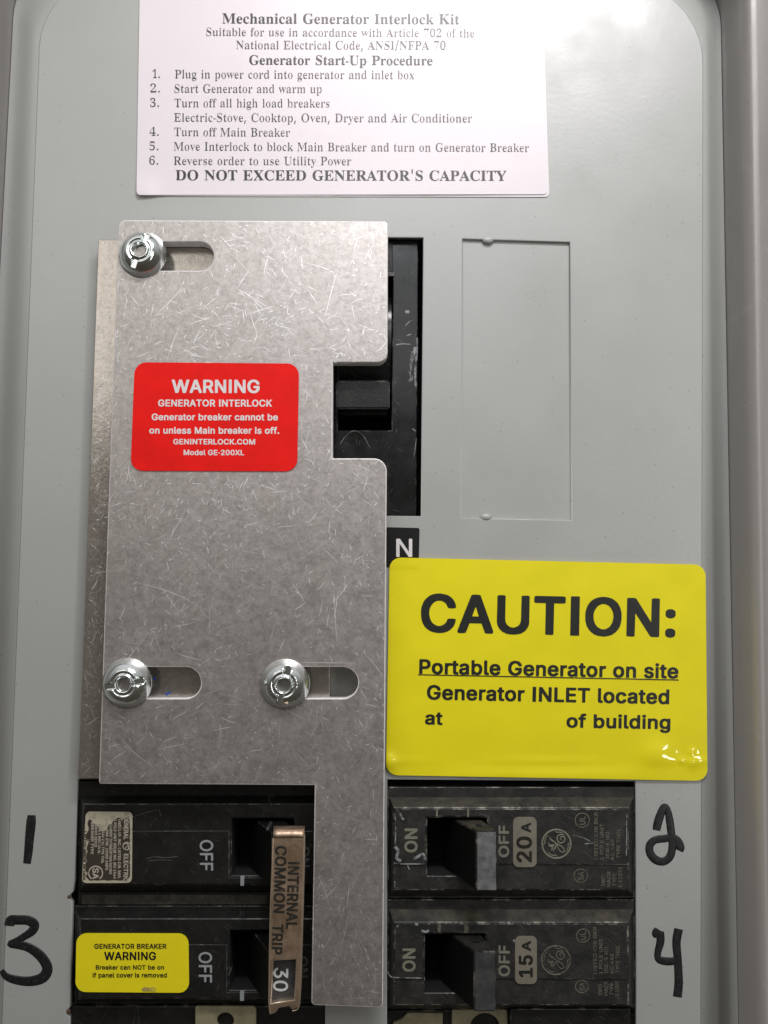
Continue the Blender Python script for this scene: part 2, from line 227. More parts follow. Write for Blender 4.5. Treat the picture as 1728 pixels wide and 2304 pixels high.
"f":[122,[39,-9,-10,2,-3,4,0,148,-3,1,-16,0,-12,3,-3,2,0,36,3,2,10,2,21,2,0,24,4,16,7,10,14,12,12,5,20,4,18,0,22,-5,5,-4,0,-10,-7,-25,-2,-2,-12,-3,-10,2,-8,-1,-6,-5,-3,-10,0,-6,3,-3,24,0,12,-3,2,-4,0,-30,-1,-4,-3,-2,-12,-3,-22,0,-3,-1,-1,-150,-2,-3,-12,-2]],
"g":[204,[81,-81,-26,5,-22,12,-10,9,-9,12,-1,16,24,14,12,2,10,-2,14,-15,14,-8,24,0,12,6,7,7,6,12,1,11,-2,1,-12,-5,-20,-4,-28,2,-16,4,-14,6,-20,17,-13,22,-7,30,-1,36,8,32,11,20,13,14,13,9,14,6,20,4,14,0,22,-3,18,-6,4,4,12,3,22,0,12,-3,3,-4,0,-200,-5,-24,-8,-14,-8,-9,-20,-12,-34,-8],[91,39,14,0,8,3,9,7,9,14,6,22,-2,24,-6,18,-10,13,-14,7,-14,0,-10,-5,-8,-7,-9,-14,-6,-24,2,-20,7,-18,8,-11]],
"h":[197,[27,-10,-10,2,-4,5,0,250,4,4,10,2,24,1,12,-3,3,-2,1,-63,2,0,16,5,22,3,32,-4,12,-5,10,-7,9,-9,6,-10,5,-16,2,-14,0,-132,-2,-4,-14,-3,-22,0,-12,2,-3,3,-1,124,-4,12,-7,10,-11,6,-10,1,-12,-5,-8,-6,-6,-10,-3,-10,-2,-10,0,-112,-3,-3,-12,-2]],
"i":[80,[27,-10,-10,2,-4,5,0,188,4,4,10,2,24,1,12,-3,3,-4,0,-188,-3,-5,-10,-2],[37,203,-16,3,-10,9,-3,8,1,21,8,11,10,4,14,2,18,-4,8,-6,4,-6,1,-8,-1,-18,-6,-8,-6,-5]],
"j":[80,[-5,-77,-8,1,-3,3,-1,34,4,5,16,3,4,2,4,8,2,10,1,198,3,2,12,3,22,0,12,-3,3,-4,0,-208,-2,-18,-4,-10,-7,-10,-14,-10,-26,-7,-14,-1],[37,202,-16,4,-10,9,-3,8,1,22,6,8,12,6,14,2,18,-4,8,-6,4,-8,1,-16,-1,-8,-4,-7,-8,-6]],
"k":[182,[27,-10,-10,2,-4,5,0,250,4,4,10,2,24,1,12,-3,3,-4,1,-115,4,1,56,56,12,3,30,0,12,-3,2,-2,1,-10,-2,-4,-68,-70,74,-94,2,-12,-3,-5,-12,-2,-32,0,-12,2,-56,70,-4,3,-5,-6,0,-64,-3,-3,-12,-2]],
"l":[91,[63,-11,-22,4,-12,5,-10,11,-5,14,-1,224,4,4,12,3,22,0,12,-3,3,-2,0,-202,2,-8,3,-4,10,0,12,-4,5,-22,0,-12,-3,-4,-18,-4]],
"m":[292,[27,-10,-10,2,-4,5,0,188,2,4,14,3,22,0,12,-3,4,-3,16,6,26,3,26,-6,20,-13,12,9,10,4,20,5,18,1,28,-6,11,-6,11,-10,10,-18,4,-22,0,-136,-2,-4,-12,-3,-24,0,-12,2,-3,3,-1,130,-2,8,-5,8,-10,6,-7,1,-8,-1,-10,-6,-7,-10,-2,-8,-2,-12,0,-116,-3,-3,-12,-2,-22,0,-14,3,-2,4,0,128,-3,10,-5,6,-10,7,-6,0,-10,-3,-8,-6,-7,-10,-3,-14,-1,-120,-3,-3,-12,-2]],
"n":[196,[27,-10,-10,2,-4,5,1,190,3,2,10,2,22,1,14,-3,4,-4,18,6,26,3,28,-4,15,-7,10,-8,9,-11,5,-9,4,-14,1,-14,0,-132,-4,-3,-12,-2,-22,0,-12,2,-3,3,-1,124,-4,12,-6,9,-12,7,-8,1,-10,-3,-10,-7,-7,-9,-4,-10,-2,-12,0,-112,-3,-3,-12,-2]],
"o":[200,[87,-13,-20,3,-18,8,-16,12,-13,15,-7,14,-7,22,-2,12,0,34,4,22,8,20,10,14,15,14,14,8,12,5,28,4,18,-1,20,-4,18,-7,17,-13,11,-14,10,-22,4,-18,1,-48,-5,-20,-8,-18,-10,-15,-12,-10,-16,-10,-14,-4,-24,-4],[92,33,15,0,16,10,11,16,6,24,-1,20,-8,24,-10,13,-16,8,-14,-1,-16,-11,-11,-17,-6,-24,2,-22,8,-20,11,-13]],
"p":[204,[25,-77,-8,1,-4,5,1,258,3,2,12,3,22,0,12,-3,4,-4,2,0,16,6,28,3,22,-3,18,-6,12,-8,14,-14,10,-16,6,-18,4,-26,0,-26,-3,-24,-7,-20,-10,-16,-12,-12,-11,-8,-11,-5,-24,-6,-14,0,-24,4,-14,6,-2,-1,-1,-68,-3,-3,-12,-3],[100,33,15,1,15,11,10,18,5,24,-2,20,-8,22,-8,10,-16,9,-14,-1,-15,-10,-10,-16,-5,-22,1,-24,7,-20,10,-14]],
"q":[204,[149,-77,-8,1,-4,5,0,66,-2,1,-14,-6,-24,-4,-14,0,-26,7,-14,7,-13,11,-11,14,-8,18,-7,32,0,34,6,28,6,14,13,18,14,12,14,7,24,5,14,1,24,-3,16,-6,2,0,4,4,12,3,22,0,12,-3,3,-2,0,-258,-3,-5,-12,-3],[92,33,15,1,15,11,9,16,6,26,-2,20,-8,22,-8,11,-16,8,-16,-2,-14,-11,-11,-20,-4,-18,2,-22,7,-20,12,-15]],
"r":[124,[27,-10,-10,2,-4,5,1,190,3,2,12,3,22,0,16,-5,12,4,18,3,16,0,12,-2,3,-5,0,-34,-1,-4,-12,-4,-20,1,-6,-2,-13,-9,-8,-14,-2,-10,0,-116,-3,-3,-12,-2]],
"s":[175,[73,-13,-28,6,-12,6,-10,7,-9,11,-6,12,-3,8,1,14,5,3,28,6,14,-2,4,-2,9,-17,9,-5,8,-2,12,0,8,3,9,8,3,8,-4,7,-10,6,-50,12,-16,8,-10,7,-8,10,-5,10,-2,10,1,24,3,12,6,10,9,8,12,9,14,5,20,4,28,1,28,-7,18,-12,10,-12,6,-12,1,-18,-5,-3,-28,-6,-12,1,-4,3,-7,11,-7,7,-8,3,-10,0,-10,-4,-6,-4,-4,-6,1,-6,6,-6,9,-5,50,-13,22,-11,10,-11,6,-12,1,-34,-4,-14,-7,-10,-10,-10,-11,-6,-17,-7,-20,-3]],
"t":[109,[69,-11,-18,3,-10,5,-10,8,-7,10,-5,18,0,112,-24,4,-4,4,1,34,3,2,23,4,2,38,3,2,10,2,24,1,13,-3,2,-4,1,-36,34,-4,3,-4,-1,-34,-14,-5,-18,0,-4,-1,-1,-96,3,-10,4,-5,16,1,13,-4,5,-20,1,-14,-3,-5,-17,-3]],
"u":[197,[73,-11,-22,5,-14,8,-13,15,-8,18,-3,20,1,132,3,2,12,3,22,0,12,-3,3,-2,0,-116,2,-10,4,-12,7,-8,8,-5,10,-2,10,2,10,7,8,12,4,12,1,120,3,2,12,3,24,0,12,-3,2,-4,0,-190,-4,-3,-10,-2,-22,0,-12,2,-6,5,-12,-5,-18,-4,-12,-1]],
"v":[187,[79,-10,-10,2,-4,5,-67,174,-1,16,4,3,12,2,26,0,10,-2,3,-3,41,-110,3,4,39,107,14,4,26,0,12,-3,3,-4,-1,-12,-68,-178,-4,-3,-10,-2]],
"w":[272,[67,-10,-10,2,-5,7,-52,172,-1,14,2,3,14,4,24,0,14,-4,28,-96,2,3,26,92,4,3,12,2,24,0,12,-3,4,-6,26,-91,28,96,14,4,24,0,14,-3,2,-4,-2,-16,-54,-176,-14,-3,-22,0,-12,2,-4,3,-28,95,-3,-3,-27,-92,-2,-3,-12,-2]],
"x":[182,[11,-9,-8,1,-4,3,0,12,58,86,-53,80,-2,4,1,10,2,2,12,3,28,0,12,-3,5,-4,29,-44,34,48,12,3,26,0,14,-3,3,-4,-1,-12,-52,-76,-2,-6,56,-82,2,-4,-1,-10,-3,-3,-12,-2,-26,0,-14,3,-36,52,-37,-52,-13,-3]],
"y":[187,[35,-80,-18,4,-5,3,-1,14,5,20,5,5,12,2,10,-2,6,3,8,12,6,18,-65,172,-1,16,4,3,12,2,26,0,10,-2,3,-3,41,-110,3,4,39,106,14,5,26,0,12,-3,3,-4,-1,-12,-85,-220,-11,-14,-14,-11,-26,-7]],
"z":[182,[21,-10,-10,2,-3,3,1,34,88,114,-2,2,-68,0,-14,3,-3,5,1,34,4,3,12,2,128,0,14,-3,2,-4,-1,-34,-85,-112,4,-2,70,0,12,-2,3,-6,0,-34,-3,-3,-12,-2]]
},
'sans': {
"'":[99,[39,147,-4,2,-4,6,-3,88,3,4,6,3,26,0,5,-3,2,-6,-2,-86,-3,-5,-6,-4]],
",":[90,[21,-64,-6,4,-3,5,14,88,3,4,6,3,30,-1,4,-3,2,-5,-24,-86,-2,-4,-6,-4]],
"-":[110,[15,82,80,0,0,35,-80,0]],
".":[90,[39,-7,-12,6,-5,6,-4,10,0,10,5,10,6,6,12,6,10,0,12,-6,4,-4,6,-12,0,-10,-6,-12,-6,-6,-10,-5]],
"/":[120,[7,-42,-5,5,0,6,77,284,2,4,6,4,24,0,5,-4,1,-6,-76,-284,-3,-6,-5,-3]],
"0":[218,[103,-9,-20,3,-16,8,-15,11,-12,14,-10,20,-8,22,-4,26,-2,28,2,26,4,26,8,22,13,23,14,15,20,12,16,5,22,1,20,-4,20,-10,14,-12,10,-14,8,-16,8,-24,4,-24,1,-34,-3,-32,-4,-20,-10,-24,-10,-18,-15,-14,-19,-11,-18,-5],[98,31,15,-1,12,2,8,5,8,8,6,10,6,16,5,34,0,42,-3,18,-6,20,-14,20,-10,7,-14,2,-20,-3,-8,-6,-9,-10,-10,-22,-6,-36,2,-46,8,-30,5,-10,8,-11,8,-6]],
"1":[218,[37,-5,-4,2,-3,6,0,20,5,7,6,2,52,0,3,3,0,164,-1,4,-2,-1,-50,-35,-4,2,-4,6,1,30,5,6,52,38,38,0,5,-2,2,-6,0,-206,3,-3,42,0,6,-2,4,-7,0,-22,-3,-4,-7,-3]],
"2":[218,[31,-5,-4,2,-3,6,0,18,3,6,104,112,13,20,4,18,-3,17,-10,12,-12,6,-18,2,-16,-3,-13,-8,-6,-10,-3,-16,-4,-7,-6,-2,-24,0,-5,3,-3,6,3,18,4,12,8,14,11,12,10,7,16,8,16,4,20,1,16,-2,12,-4,23,-14,13,-16,8,-16,3,-10,-1,-28,-7,-20,-14,-22,-20,-24,-59,-62,4,-2,94,0,4,-2,3,-6,0,-24,-3,-5,-6,-2]],
"3":[218,[97,-9,-20,3,-12,4,-14,7,-12,8,-9,10,-7,12,-7,16,-1,10,4,6,4,2,28,0,5,-4,6,-16,9,-10,8,-5,18,-4,14,0,14,2,12,6,9,9,5,12,1,16,-4,14,-9,11,-10,7,-14,4,-38,2,-4,2,-4,6,0,20,3,8,52,60,-3,1,-86,1,-4,2,-4,6,1,24,3,4,6,3,140,-1,5,-2,2,-6,0,-18,-2,-6,-61,-70,2,-2,16,-3,18,-8,12,-8,10,-11,10,-18,4,-14,1,-16,-2,-18,-12,-24,-9,-10,-14,-11,-24,-10,-22,-4]],
"4":[218,[137,-6,-5,3,-3,6,0,38,-2,3,-104,0,-6,3,-4,8,0,20,4,8,95,162,9,5,26,-1,4,-2,2,-6,-90,-156,65,0,2,66,3,5,4,2,24,0,6,-2,3,-7,1,-63,4,-2,22,-1,4,-2,3,-6,0,-22,-3,-6,-6,-3,-20,0,-4,-1,-1,-40,-2,-6,-7,-3]],
"5":[218,[99,-9,-18,3,-12,4,-14,8,-10,8,-10,12,-8,15,-4,18,1,4,7,5,26,0,6,-4,7,-17,11,-11,18,-6,18,1,16,7,13,15,5,20,-2,20,-3,10,-8,10,-9,8,-12,4,-28,0,-12,-4,-16,-9,-26,3,-6,3,-3,7,14,118,3,4,6,3,126,-1,4,-2,3,-6,0,-22,-3,-6,-4,-2,-94,-1,-3,-1,-6,-46,1,-6,20,7,22,2,22,-5,16,-7,12,-9,14,-17,10,-21,4,-20,0,-18,-4,-18,-8,-18,-12,-17,-14,-11,-18,-9,-14,-4]],
"6":[218,[103,-9,-20,3,-18,8,-16,12,-9,11,-8,16,-6,16,-2,14,2,24,6,20,14,28,69,102,8,5,28,0,6,-3,2,-4,-2,-4,-55,-82,25,-1,16,-5,18,-9,12,-11,8,-12,8,-18,3,-20,-1,-22,-4,-14,-8,-16,-9,-12,-9,-9,-12,-7,-16,-7,-20,-4],[95,31,18,-2,14,3,14,12,7,11,3,22,-4,20,-10,14,-14,8,-18,2,-16,-4,-14,-11,-7,-13,-2,-22,4,-18,11,-14]],
"7":[218,[49,-6,-5,3,-2,6,103,206,-2,1,-112,1,-4,2,-3,6,0,24,3,4,6,3,154,-1,4,-3,2,-5,-1,-28,-107,-212,-2,-4,-6,-3]],
"8":[218,[101,-9,-28,5,-18,8,-14,10,-11,13,-6,12,-4,12,-2,14,2,16,9,20,10,13,16,13,1,2,-10,8,-8,10,-6,12,-3,12,-1,22,8,22,13,16,22,14,20,7,24,1,22,-4,20,-10,16,-13,10,-17,6,-24,-2,-18,-10,-22,-16,-16,0,-2,17,-12,10,-14,7,-16,3,-20,-2,-18,-6,-14,-11,-16,-8,-7,-16,-9,-16,-7,-24,-4],[93,31,16,-2,22,3,11,7,9,10,4,12,-1,18,-7,12,-10,9,-8,4,-12,2,-22,-1,-16,-6,-13,-12,-5,-18,3,-18,13,-14],[108,145,15,1,12,7,8,10,4,14,-2,16,-6,10,-10,8,-14,3,-18,0,-12,-5,-11,-10,-4,-12,0,-16,3,-8,6,-8,10,-7]],
"9":[218,[65,-6,-6,5,0,6,56,82,-24,1,-16,4,-16,8,-15,13,-9,14,-8,20,-3,16,2,26,4,12,11,19,11,13,12,8,13,6,14,5,22,1,16,-2,12,-4,18,-10,9,-8,11,-14,8,-18,4,-16,1,-20,-3,-18,-8,-22,-14,-26,-66,-98,-8,-3],[104,123,19,2,14,7,10,15,4,18,-2,18,-6,14,-12,12,-16,5,-18,-1,-14,-6,-12,-15,-5,-15,0,-10,2,-14,6,-14,15,-12]],
":":[90,[39,-7,-12,6,-5,6,-4,10,0,10,5,10,6,6,12,6,10,0,12,-6,4,-4,6,-12,0,-10,-6,-12,-6,-6,-10,-5],[41,124,-10,5,-7,6,-6,12,0,10,5,10,6,6,12,6,8,0,11,-4,7,-6,6,-12,0,-10,-6,-12,-6,-6,-10,-5]],
"A":[230,[9,-6,-4,3,-2,6,87,240,3,4,6,3,34,-1,4,-3,3,-5,87,-238,-1,-4,-7,-5,-26,0,-7,3,-25,64,-90,1,-4,-3,-22,-62,-8,-3],[83,103,4,-2,56,0,3,2,-31,92,-2,-2]],
"B":[219,[29,-5,-4,2,-3,6,0,238,2,4,3,3,6,2,92,0,22,-4,18,-9,10,-7,10,-11,8,-16,3,-14,1,-12,-4,-20,-10,-17,-14,-11,0,-2,12,-7,10,-10,6,-9,7,-16,2,-16,-1,-16,-4,-14,-6,-12,-8,-11,-10,-7,-16,-8,-14,-5,-22,-2],[66,35,3,-2,54,0,14,2,12,3,8,7,6,12,1,12,-3,14,-13,14,-15,6,-66,1],[66,145,3,-2,52,0,16,4,10,8,7,12,1,14,-4,14,-10,10,-12,4,-62,1]],
"C":[245,[121,-9,-24,4,-24,10,-20,14,-13,14,-14,24,-8,22,-4,24,-1,26,3,26,6,22,11,22,14,20,20,16,20,11,20,5,28,2,30,-6,18,-8,16,-11,12,-12,10,-15,6,-14,5,-18,-2,-4,-5,-3,-28,0,-5,3,-7,16,-10,14,-10,8,-14,6,-16,3,-14,0,-16,-3,-12,-5,-14,-12,-11,-13,-10,-28,-2,-16,0,-28,4,-22,6,-16,13,-18,16,-12,18,-6,18,-2,20,3,18,10,12,13,10,22,6,4,28,0,4,-2,3,-6,-5,-18,-8,-18,-10,-14,-14,-13,-20,-11,-16,-6,-24,-5]],
"D":[241,[29,-5,-4,2,-3,6,0,238,3,5,8,4,86,0,26,-5,28,-12,19,-14,13,-16,14,-28,6,-24,2,-18,-2,-38,-5,-24,-11,-24,-12,-16,-14,-13,-20,-12,-20,-8,-30,-4],[66,35,3,-2,40,0,30,5,20,12,9,9,7,12,7,18,3,22,0,24,-4,22,-4,13,-7,13,-12,12,-12,8,-13,4,-18,3,-46,0,-3,-1]],
"E":[201,[29,-5,-4,2,-3,6,0,238,3,5,8,4,142,0,6,-3,3,-6,0,-22,-3,-6,-4,-2,-108,-1,-3,-1,1,-65,102,-1,4,-2,3,-6,0,-22,-2,-6,-7,-3,-100,-1,-1,-66,3,-4,110,0,4,-3,3,-5,0,-22,-3,-6,-6,-3]],
"F":[197,[29,-5,-4,2,-3,6,0,238,3,5,8,4,140,0,6,-2,4,-7,0,-20,-2,-7,-6,-3,-106,-1,-3,-1,1,-69,98,-1,4,-3,3,-5,0,-22,-3,-6,-6,-3,-96,-1,-2,-98,-2,-5,-6,-2]],
"G":[250,[121,-9,-24,4,-22,9,-20,13,-15,16,-10,16,-10,24,-6,26,-1,32,3,26,8,26,11,20,14,18,20,16,22,10,20,5,24,1,16,-2,18,-6,29,-16,14,-14,8,-12,9,-20,4,-14,-2,-4,-6,-4,-28,1,-5,3,-11,20,-12,14,-12,8,-14,4,-28,1,-14,-4,-10,-5,-14,-12,-9,-12,-8,-18,-3,-18,-1,-34,2,-16,5,-16,6,-12,7,-10,11,-11,12,-7,14,-4,14,-2,16,1,16,5,12,7,15,19,4,10,2,14,-3,2,-50,0,-6,3,-3,7,0,22,3,5,6,2,90,-1,4,-2,2,-6,0,-30,-2,-16,-6,-20,-10,-18,-16,-19,-14,-10,-22,-10,-16,-4]],
"H":[248,[29,-5,-4,2,-3,6,0,238,3,5,6,4,26,0,6,-3,2,-4,2,-98,112,-1,3,5,0,94,3,4,6,3,26,0,5,-3,3,-6,0,-238,-2,-6,-6,-3,-26,0,-6,2,-3,5,-1,103,-112,1,-3,-4,-1,-100,-2,-5,-6,-2]],
"I":[86,[22,-6,41,0,0,256,-41,0]],
"J":[190,[83,-10,-14,2,-16,6,-14,8,-12,11,-9,14,-5,14,-3,16,0,20,3,5,6,2,24,0,6,-2,3,-5,1,-22,4,-12,8,-10,8,-5,12,-2,14,1,10,3,8,8,5,9,2,18,0,172,3,6,6,3,26,0,5,-3,3,-6,0,-176,-3,-22,-13,-24,-18,-17,-24,-9]],
"K":[224,[29,-5,-4,2,-3,6,0,238,3,5,6,4,26,0,6,-3,2,-4,2,-107,102,111,8,3,34,0,6,-3,2,-4,-3,-6,-90,-96,-1,-4,92,-130,3,-6,-2,-4,-7,-3,-30,0,-7,3,-79,110,-12,-10,-17,-20,0,-74,-3,-6,-6,-3]],
"L":[188,[29,-5,-4,2,-3,6,0,238,3,6,6,3,26,0,6,-3,3,-6,0,-206,3,-2,102,0,4,-2,4,-6,0,-22,-3,-6,-7,-3]],
"M":[302,[29,-5,-4,2,-3,6,0,238,3,6,6,3,38,0,8,-4,74,-189,72,188,8,5,38,0,7,-3,2,-6,0,-238,-2,-6,-7,-3,-24,0,-6,2,-3,5,-1,163,-66,-165,-6,-5,-22,0,-8,3,-3,6,-65,163,-1,-163,-2,-6,-5,-3]],
"N":[251,[29,-5,-4,2,-3,6,0,238,3,5,8,4,30,0,7,-3,115,-181,0,175,3,6,5,2,26,1,6,-3,3,-6,0,-238,-2,-6,-7,-3,-30,0,-8,3,-114,181,-2,-1,1,-174,-3,-6,-4,-3]],
"O":[256,[121,-9,-24,4,-24,10,-16,11,-16,17,-16,28,-7,18,-4,24,-1,26,3,28,6,20,11,22,16,21,18,15,20,11,20,5,28,2,24,-4,20,-8,21,-14,14,-14,11,-18,11,-24,6,-30,0,-26,-2,-26,-7,-22,-12,-26,-12,-16,-20,-17,-20,-10,-22,-6],[112,33,13,-2,18,2,14,4,12,7,11,11,10,14,5,14,4,18,1,18,-1,24,-4,18,-6,15,-9,13,-13,12,-10,6,-16,5,-28,-1,-14,-4,-10,-6,-12,-10,-9,-12,-5,-12,-5,-16,-2,-16,0,-26,2,-18,6,-18,8,-14,13,-13,12,-8]],
"P":[214,[29,-5,-4,2,-3,6,0,238,2,4,3,3,6,2,90,0,24,-5,18,-8,13,-10,7,-8,10,-18,4,-12,3,-14,-1,-22,-4,-16,-8,-16,-16,-19,-26,-14,-24,-5,-56,-1,-2,-81,-2,-5,-6,-2],[68,123,53,-1,16,4,10,7,8,12,4,18,-2,20,-3,8,-5,7,-10,8,-12,4,-60,0,-1,-83]],
"Q":[256,[191,-28,-4,3,-18,23,-22,-6,-24,-2,-26,5,-24,10,-16,11,-13,13,-11,16,-11,22,-6,20,-3,28,1,30,8,32,11,22,14,20,18,15,22,12,20,5,28,2,22,-3,16,-6,20,-11,17,-16,15,-22,8,-18,6,-20,3,-26,0,-26,-3,-18,-4,-16,-10,-22,-23,-32,26,-38,-1,-5,-6,-3],[112,33,21,-2,8,1,1,3,-27,36,-2,4,4,6,6,1,28,-1,4,-2,22,-27,6,7,9,14,7,28,1,18,-1,24,-4,18,-6,15,-9,13,-13,12,-10,6,-16,5,-28,-1,-14,-4,-10,-6,-12,-10,-9,-12,-5,-12,-5,-16,-2,-16,0,-26,2,-18,6,-18,8,-14,13,-13,12,-8]],
"R":[216,[29,-5,-4,2,-3,6,0,238,2,4,3,3,6,2,90,0,24,-4,19,-9,16,-12,10,-14,8,-20,2,-24,-3,-22,-10,-22,-12,-14,-16,-11,-2,-3,50,-91,0,-5,-2,-3,-6,-2,-28,0,-8,3,-49,90,-3,1,-44,0,-3,-3,-1,-84,-2,-5,-6,-2],[68,129,53,-1,18,4,10,7,6,8,4,16,-1,22,-6,12,-11,9,-14,4,-60,0,-1,-77]],
"S":[214,[89,-9,-18,3,-14,6,-14,8,-12,11,-8,12,-7,14,-4,16,3,6,8,4,26,0,5,-4,8,-20,13,-11,22,-6,20,0,22,6,14,11,6,12,1,10,-2,8,-8,10,-11,6,-68,21,-29,17,-12,12,-7,14,-4,14,0,18,5,16,8,14,9,10,14,10,18,9,16,4,14,1,26,-1,16,-5,14,-6,20,-15,8,-10,8,-17,3,-12,-2,-8,-7,-4,-26,1,-5,3,-8,18,-11,10,-18,6,-20,1,-20,-5,-12,-9,-7,-11,0,-18,7,-9,12,-8,66,-21,18,-8,14,-9,10,-11,10,-19,3,-15,-1,-16,-4,-14,-7,-14,-9,-11,-12,-10,-20,-10,-14,-4,-18,-2]],
"T":[216,[93,-5,-4,2,-3,6,0,206,-3,1,-66,1,-4,2,-4,6,1,24,3,4,6,3,180,-1,4,-2,3,-6,0,-22,-4,-6,-5,-3,-64,0,-3,-1,-1,-206,-3,-6,-5,-3]],
"U":[248,[109,-9,-24,5,-26,14,-19,19,-12,22,-4,14,-2,16,1,162,2,4,6,3,24,0,7,-3,3,-5,0,-153,2,-16,4,-14,9,-12,13,-10,14,-5,20,-2,16,2,12,5,13,10,10,14,4,24,0,156,3,6,6,3,28,-1,4,-3,2,-5,0,-164,-2,-14,-5,-16,-15,-24,-10,-10,-16,-11,-14,-6,-16,-4,-18,-2]],
"V":[230,[99,-6,-5,3,-4,6,-86,234,0,8,5,4,4,1,26,0,6,-5,70,-196,2,2,67,194,7,5,30,-1,4,-2,2,-6,-88,-240,-2,-5,-6,-2]],
"W":[330,[75,-6,-5,3,-4,10,-64,234,3,6,6,3,26,0,6,-3,2,-4,48,-180,47,178,3,6,6,3,30,0,8,-5,48,-180,2,-2,47,182,9,5,26,0,5,-3,2,-6,-3,-12,-62,-226,-3,-6,-7,-3,-30,0,-6,3,-3,4,-47,173,-3,-3,-47,-172,-6,-5]],
"X":[228,[11,-6,-5,3,-2,4,2,6,82,118,-76,112,-3,6,2,4,8,3,28,0,7,-3,58,-86,3,-2,60,88,8,3,28,0,5,-3,2,-4,-2,-6,-76,-110,5,-10,76,-111,2,-5,-2,-4,-8,-3,-28,0,-6,3,-63,92,-3,2,-65,-94,-7,-3]],
"Y":[226,[99,-6,-5,3,-2,6,-1,96,-85,138,-2,4,0,4,3,3,6,2,28,0,7,-3,65,-106,3,2,62,104,7,3,32,-1,5,-4,-1,-6,-86,-140,-1,-98,-2,-4,-5,-3]],
"Z":[210,[21,-6,-5,3,-2,6,0,18,2,6,125,182,-2,2,-118,0,-4,2,-4,6,0,22,3,6,7,3,164,0,6,-3,3,-6,0,-18,-2,-6,-125,-182,4,-2,118,0,4,-3,3,-5,0,-22,-3,-6,-6,-3]]
},
'serif_bold': {
"'":[99,[41,152,-4,3,-1,10,-2,76,3,3,26,-1,1,-2,0,-12,-3,-74,-2,-3]],
",":[90,[21,-58,-2,2,-1,3,15,86,30,1,2,-3,-2,-6,-22,-80,-4,-3]],
"-":[83,[8,59,67,0,0,25,-67,0]],
".":[90,[39,-1,-8,4,-5,6,-2,6,0,10,4,8,7,6,6,2,10,0,8,-4,5,-6,3,-8,0,-8,-4,-8,-6,-6,-8,-3]],
"/":[120,[9,-36,-1,5,76,282,3,4,2,0,21,0,1,-4,-76,-284,-4,-4]],
"0":[180,[85,-4,-20,4,-14,6,-15,13,-10,14,-6,14,-6,26,-4,42,1,18,3,26,4,18,8,20,9,14,12,10,12,7,16,4,22,1,18,-3,14,-7,13,-10,9,-12,8,-18,6,-22,3,-26,1,-28,-2,-26,-5,-26,-6,-16,-10,-16,-9,-11,-16,-10,-18,-5],[83,19,10,-1,8,3,6,6,4,8,5,20,3,44,-1,58,-5,32,-3,10,-5,7,-8,5,-6,1,-6,-1,-6,-2,-4,-4,-5,-8,-6,-22,-3,-32,-1,-34,4,-54,4,-18,4,-8,5,-6]],
"1":[180,[33,0,-2,3,0,12,2,2,32,1,5,5,3,6,1,166,-1,2,-2,-1,-24,-25,-12,-5,-10,1,-7,6,-4,8,0,8,31,13,40,28,35,1,2,-4,0,-196,3,-8,6,-5,32,-1,1,-2,0,-12,0,-2,-3,-1]],
"2":[180,[13,0,-2,3,1,30,55,57,20,25,12,18,5,12,4,28,-1,18,-4,12,-10,9,-14,1,-12,-5,-7,-9,-4,-14,-3,-26,-12,0,-12,3,-10,7,-5,10,-2,14,4,12,5,7,10,9,14,7,14,3,16,2,18,0,22,-3,16,-6,14,-11,7,-10,3,-8,2,-20,-6,-22,-10,-16,-16,-21,-81,-79,5,-2,68,0,8,1,8,4,6,7,8,20,16,1,2,-3,-2,-64]],
"3":[180,[71,-4,-28,5,-20,9,-8,8,-4,7,-2,16,3,8,5,5,6,3,10,3,3,-1,2,-14,5,-10,6,-7,10,-6,14,-3,14,1,12,5,9,10,5,12,3,20,-3,14,-6,11,-8,8,-10,5,-16,3,-24,0,-2,1,-1,4,1,15,34,2,10,5,6,6,6,10,4,14,1,16,-2,12,-5,10,-8,8,-12,3,-10,-2,-7,-5,-6,-10,-3,-14,-2,-17,-2,-2,-6,0,-18,4,-10,7,-5,10,0,14,4,10,5,6,12,8,8,4,16,4,16,2,32,-1,22,-7,12,-7,10,-10,6,-13,2,-10,0,-10,-3,-14,-5,-8,-12,-14,-25,-16,27,-12,11,-8,7,-8,5,-8,3,-14,-1,-24,-5,-14,-8,-12,-6,-6,-12,-9,-14,-6,-16,-3]],
"4":[180,[59,0,0,16,20,2,8,4,4,5,2,10,-1,22,-85,1,-3,3,0,16,91,149,4,2,40,-1,1,-2,0,-142,3,-4,28,0,2,-1,1,-3,-1,-17,-32,-1,0,-24,2,-8,6,-6,8,-3,12,-1,2,-2,0,-12,-1,-2,-3,-1],[28,83,5,-2,56,0,4,2,2,108,-2,1,-3,-3]],
"5":[180,[71,-3,-16,1,-14,4,-18,11,-9,14,-2,10,2,8,4,6,5,3,8,3,6,0,7,-22,5,-6,6,-5,8,-4,8,-1,12,1,8,2,11,9,7,12,4,16,0,23,-2,9,-6,12,-6,7,-10,5,-14,3,-12,0,-28,-5,-15,6,9,108,1,2,3,1,116,0,2,-3,1,-6,1,-46,-2,-4,-16,1,-6,17,-6,5,-70,0,-3,-1,-4,-56,3,-1,26,4,20,-1,18,-3,16,-6,13,-9,10,-10,7,-16,3,-14,1,-12,-4,-24,-8,-16,-11,-12,-15,-10,-16,-6,-24,-4]],
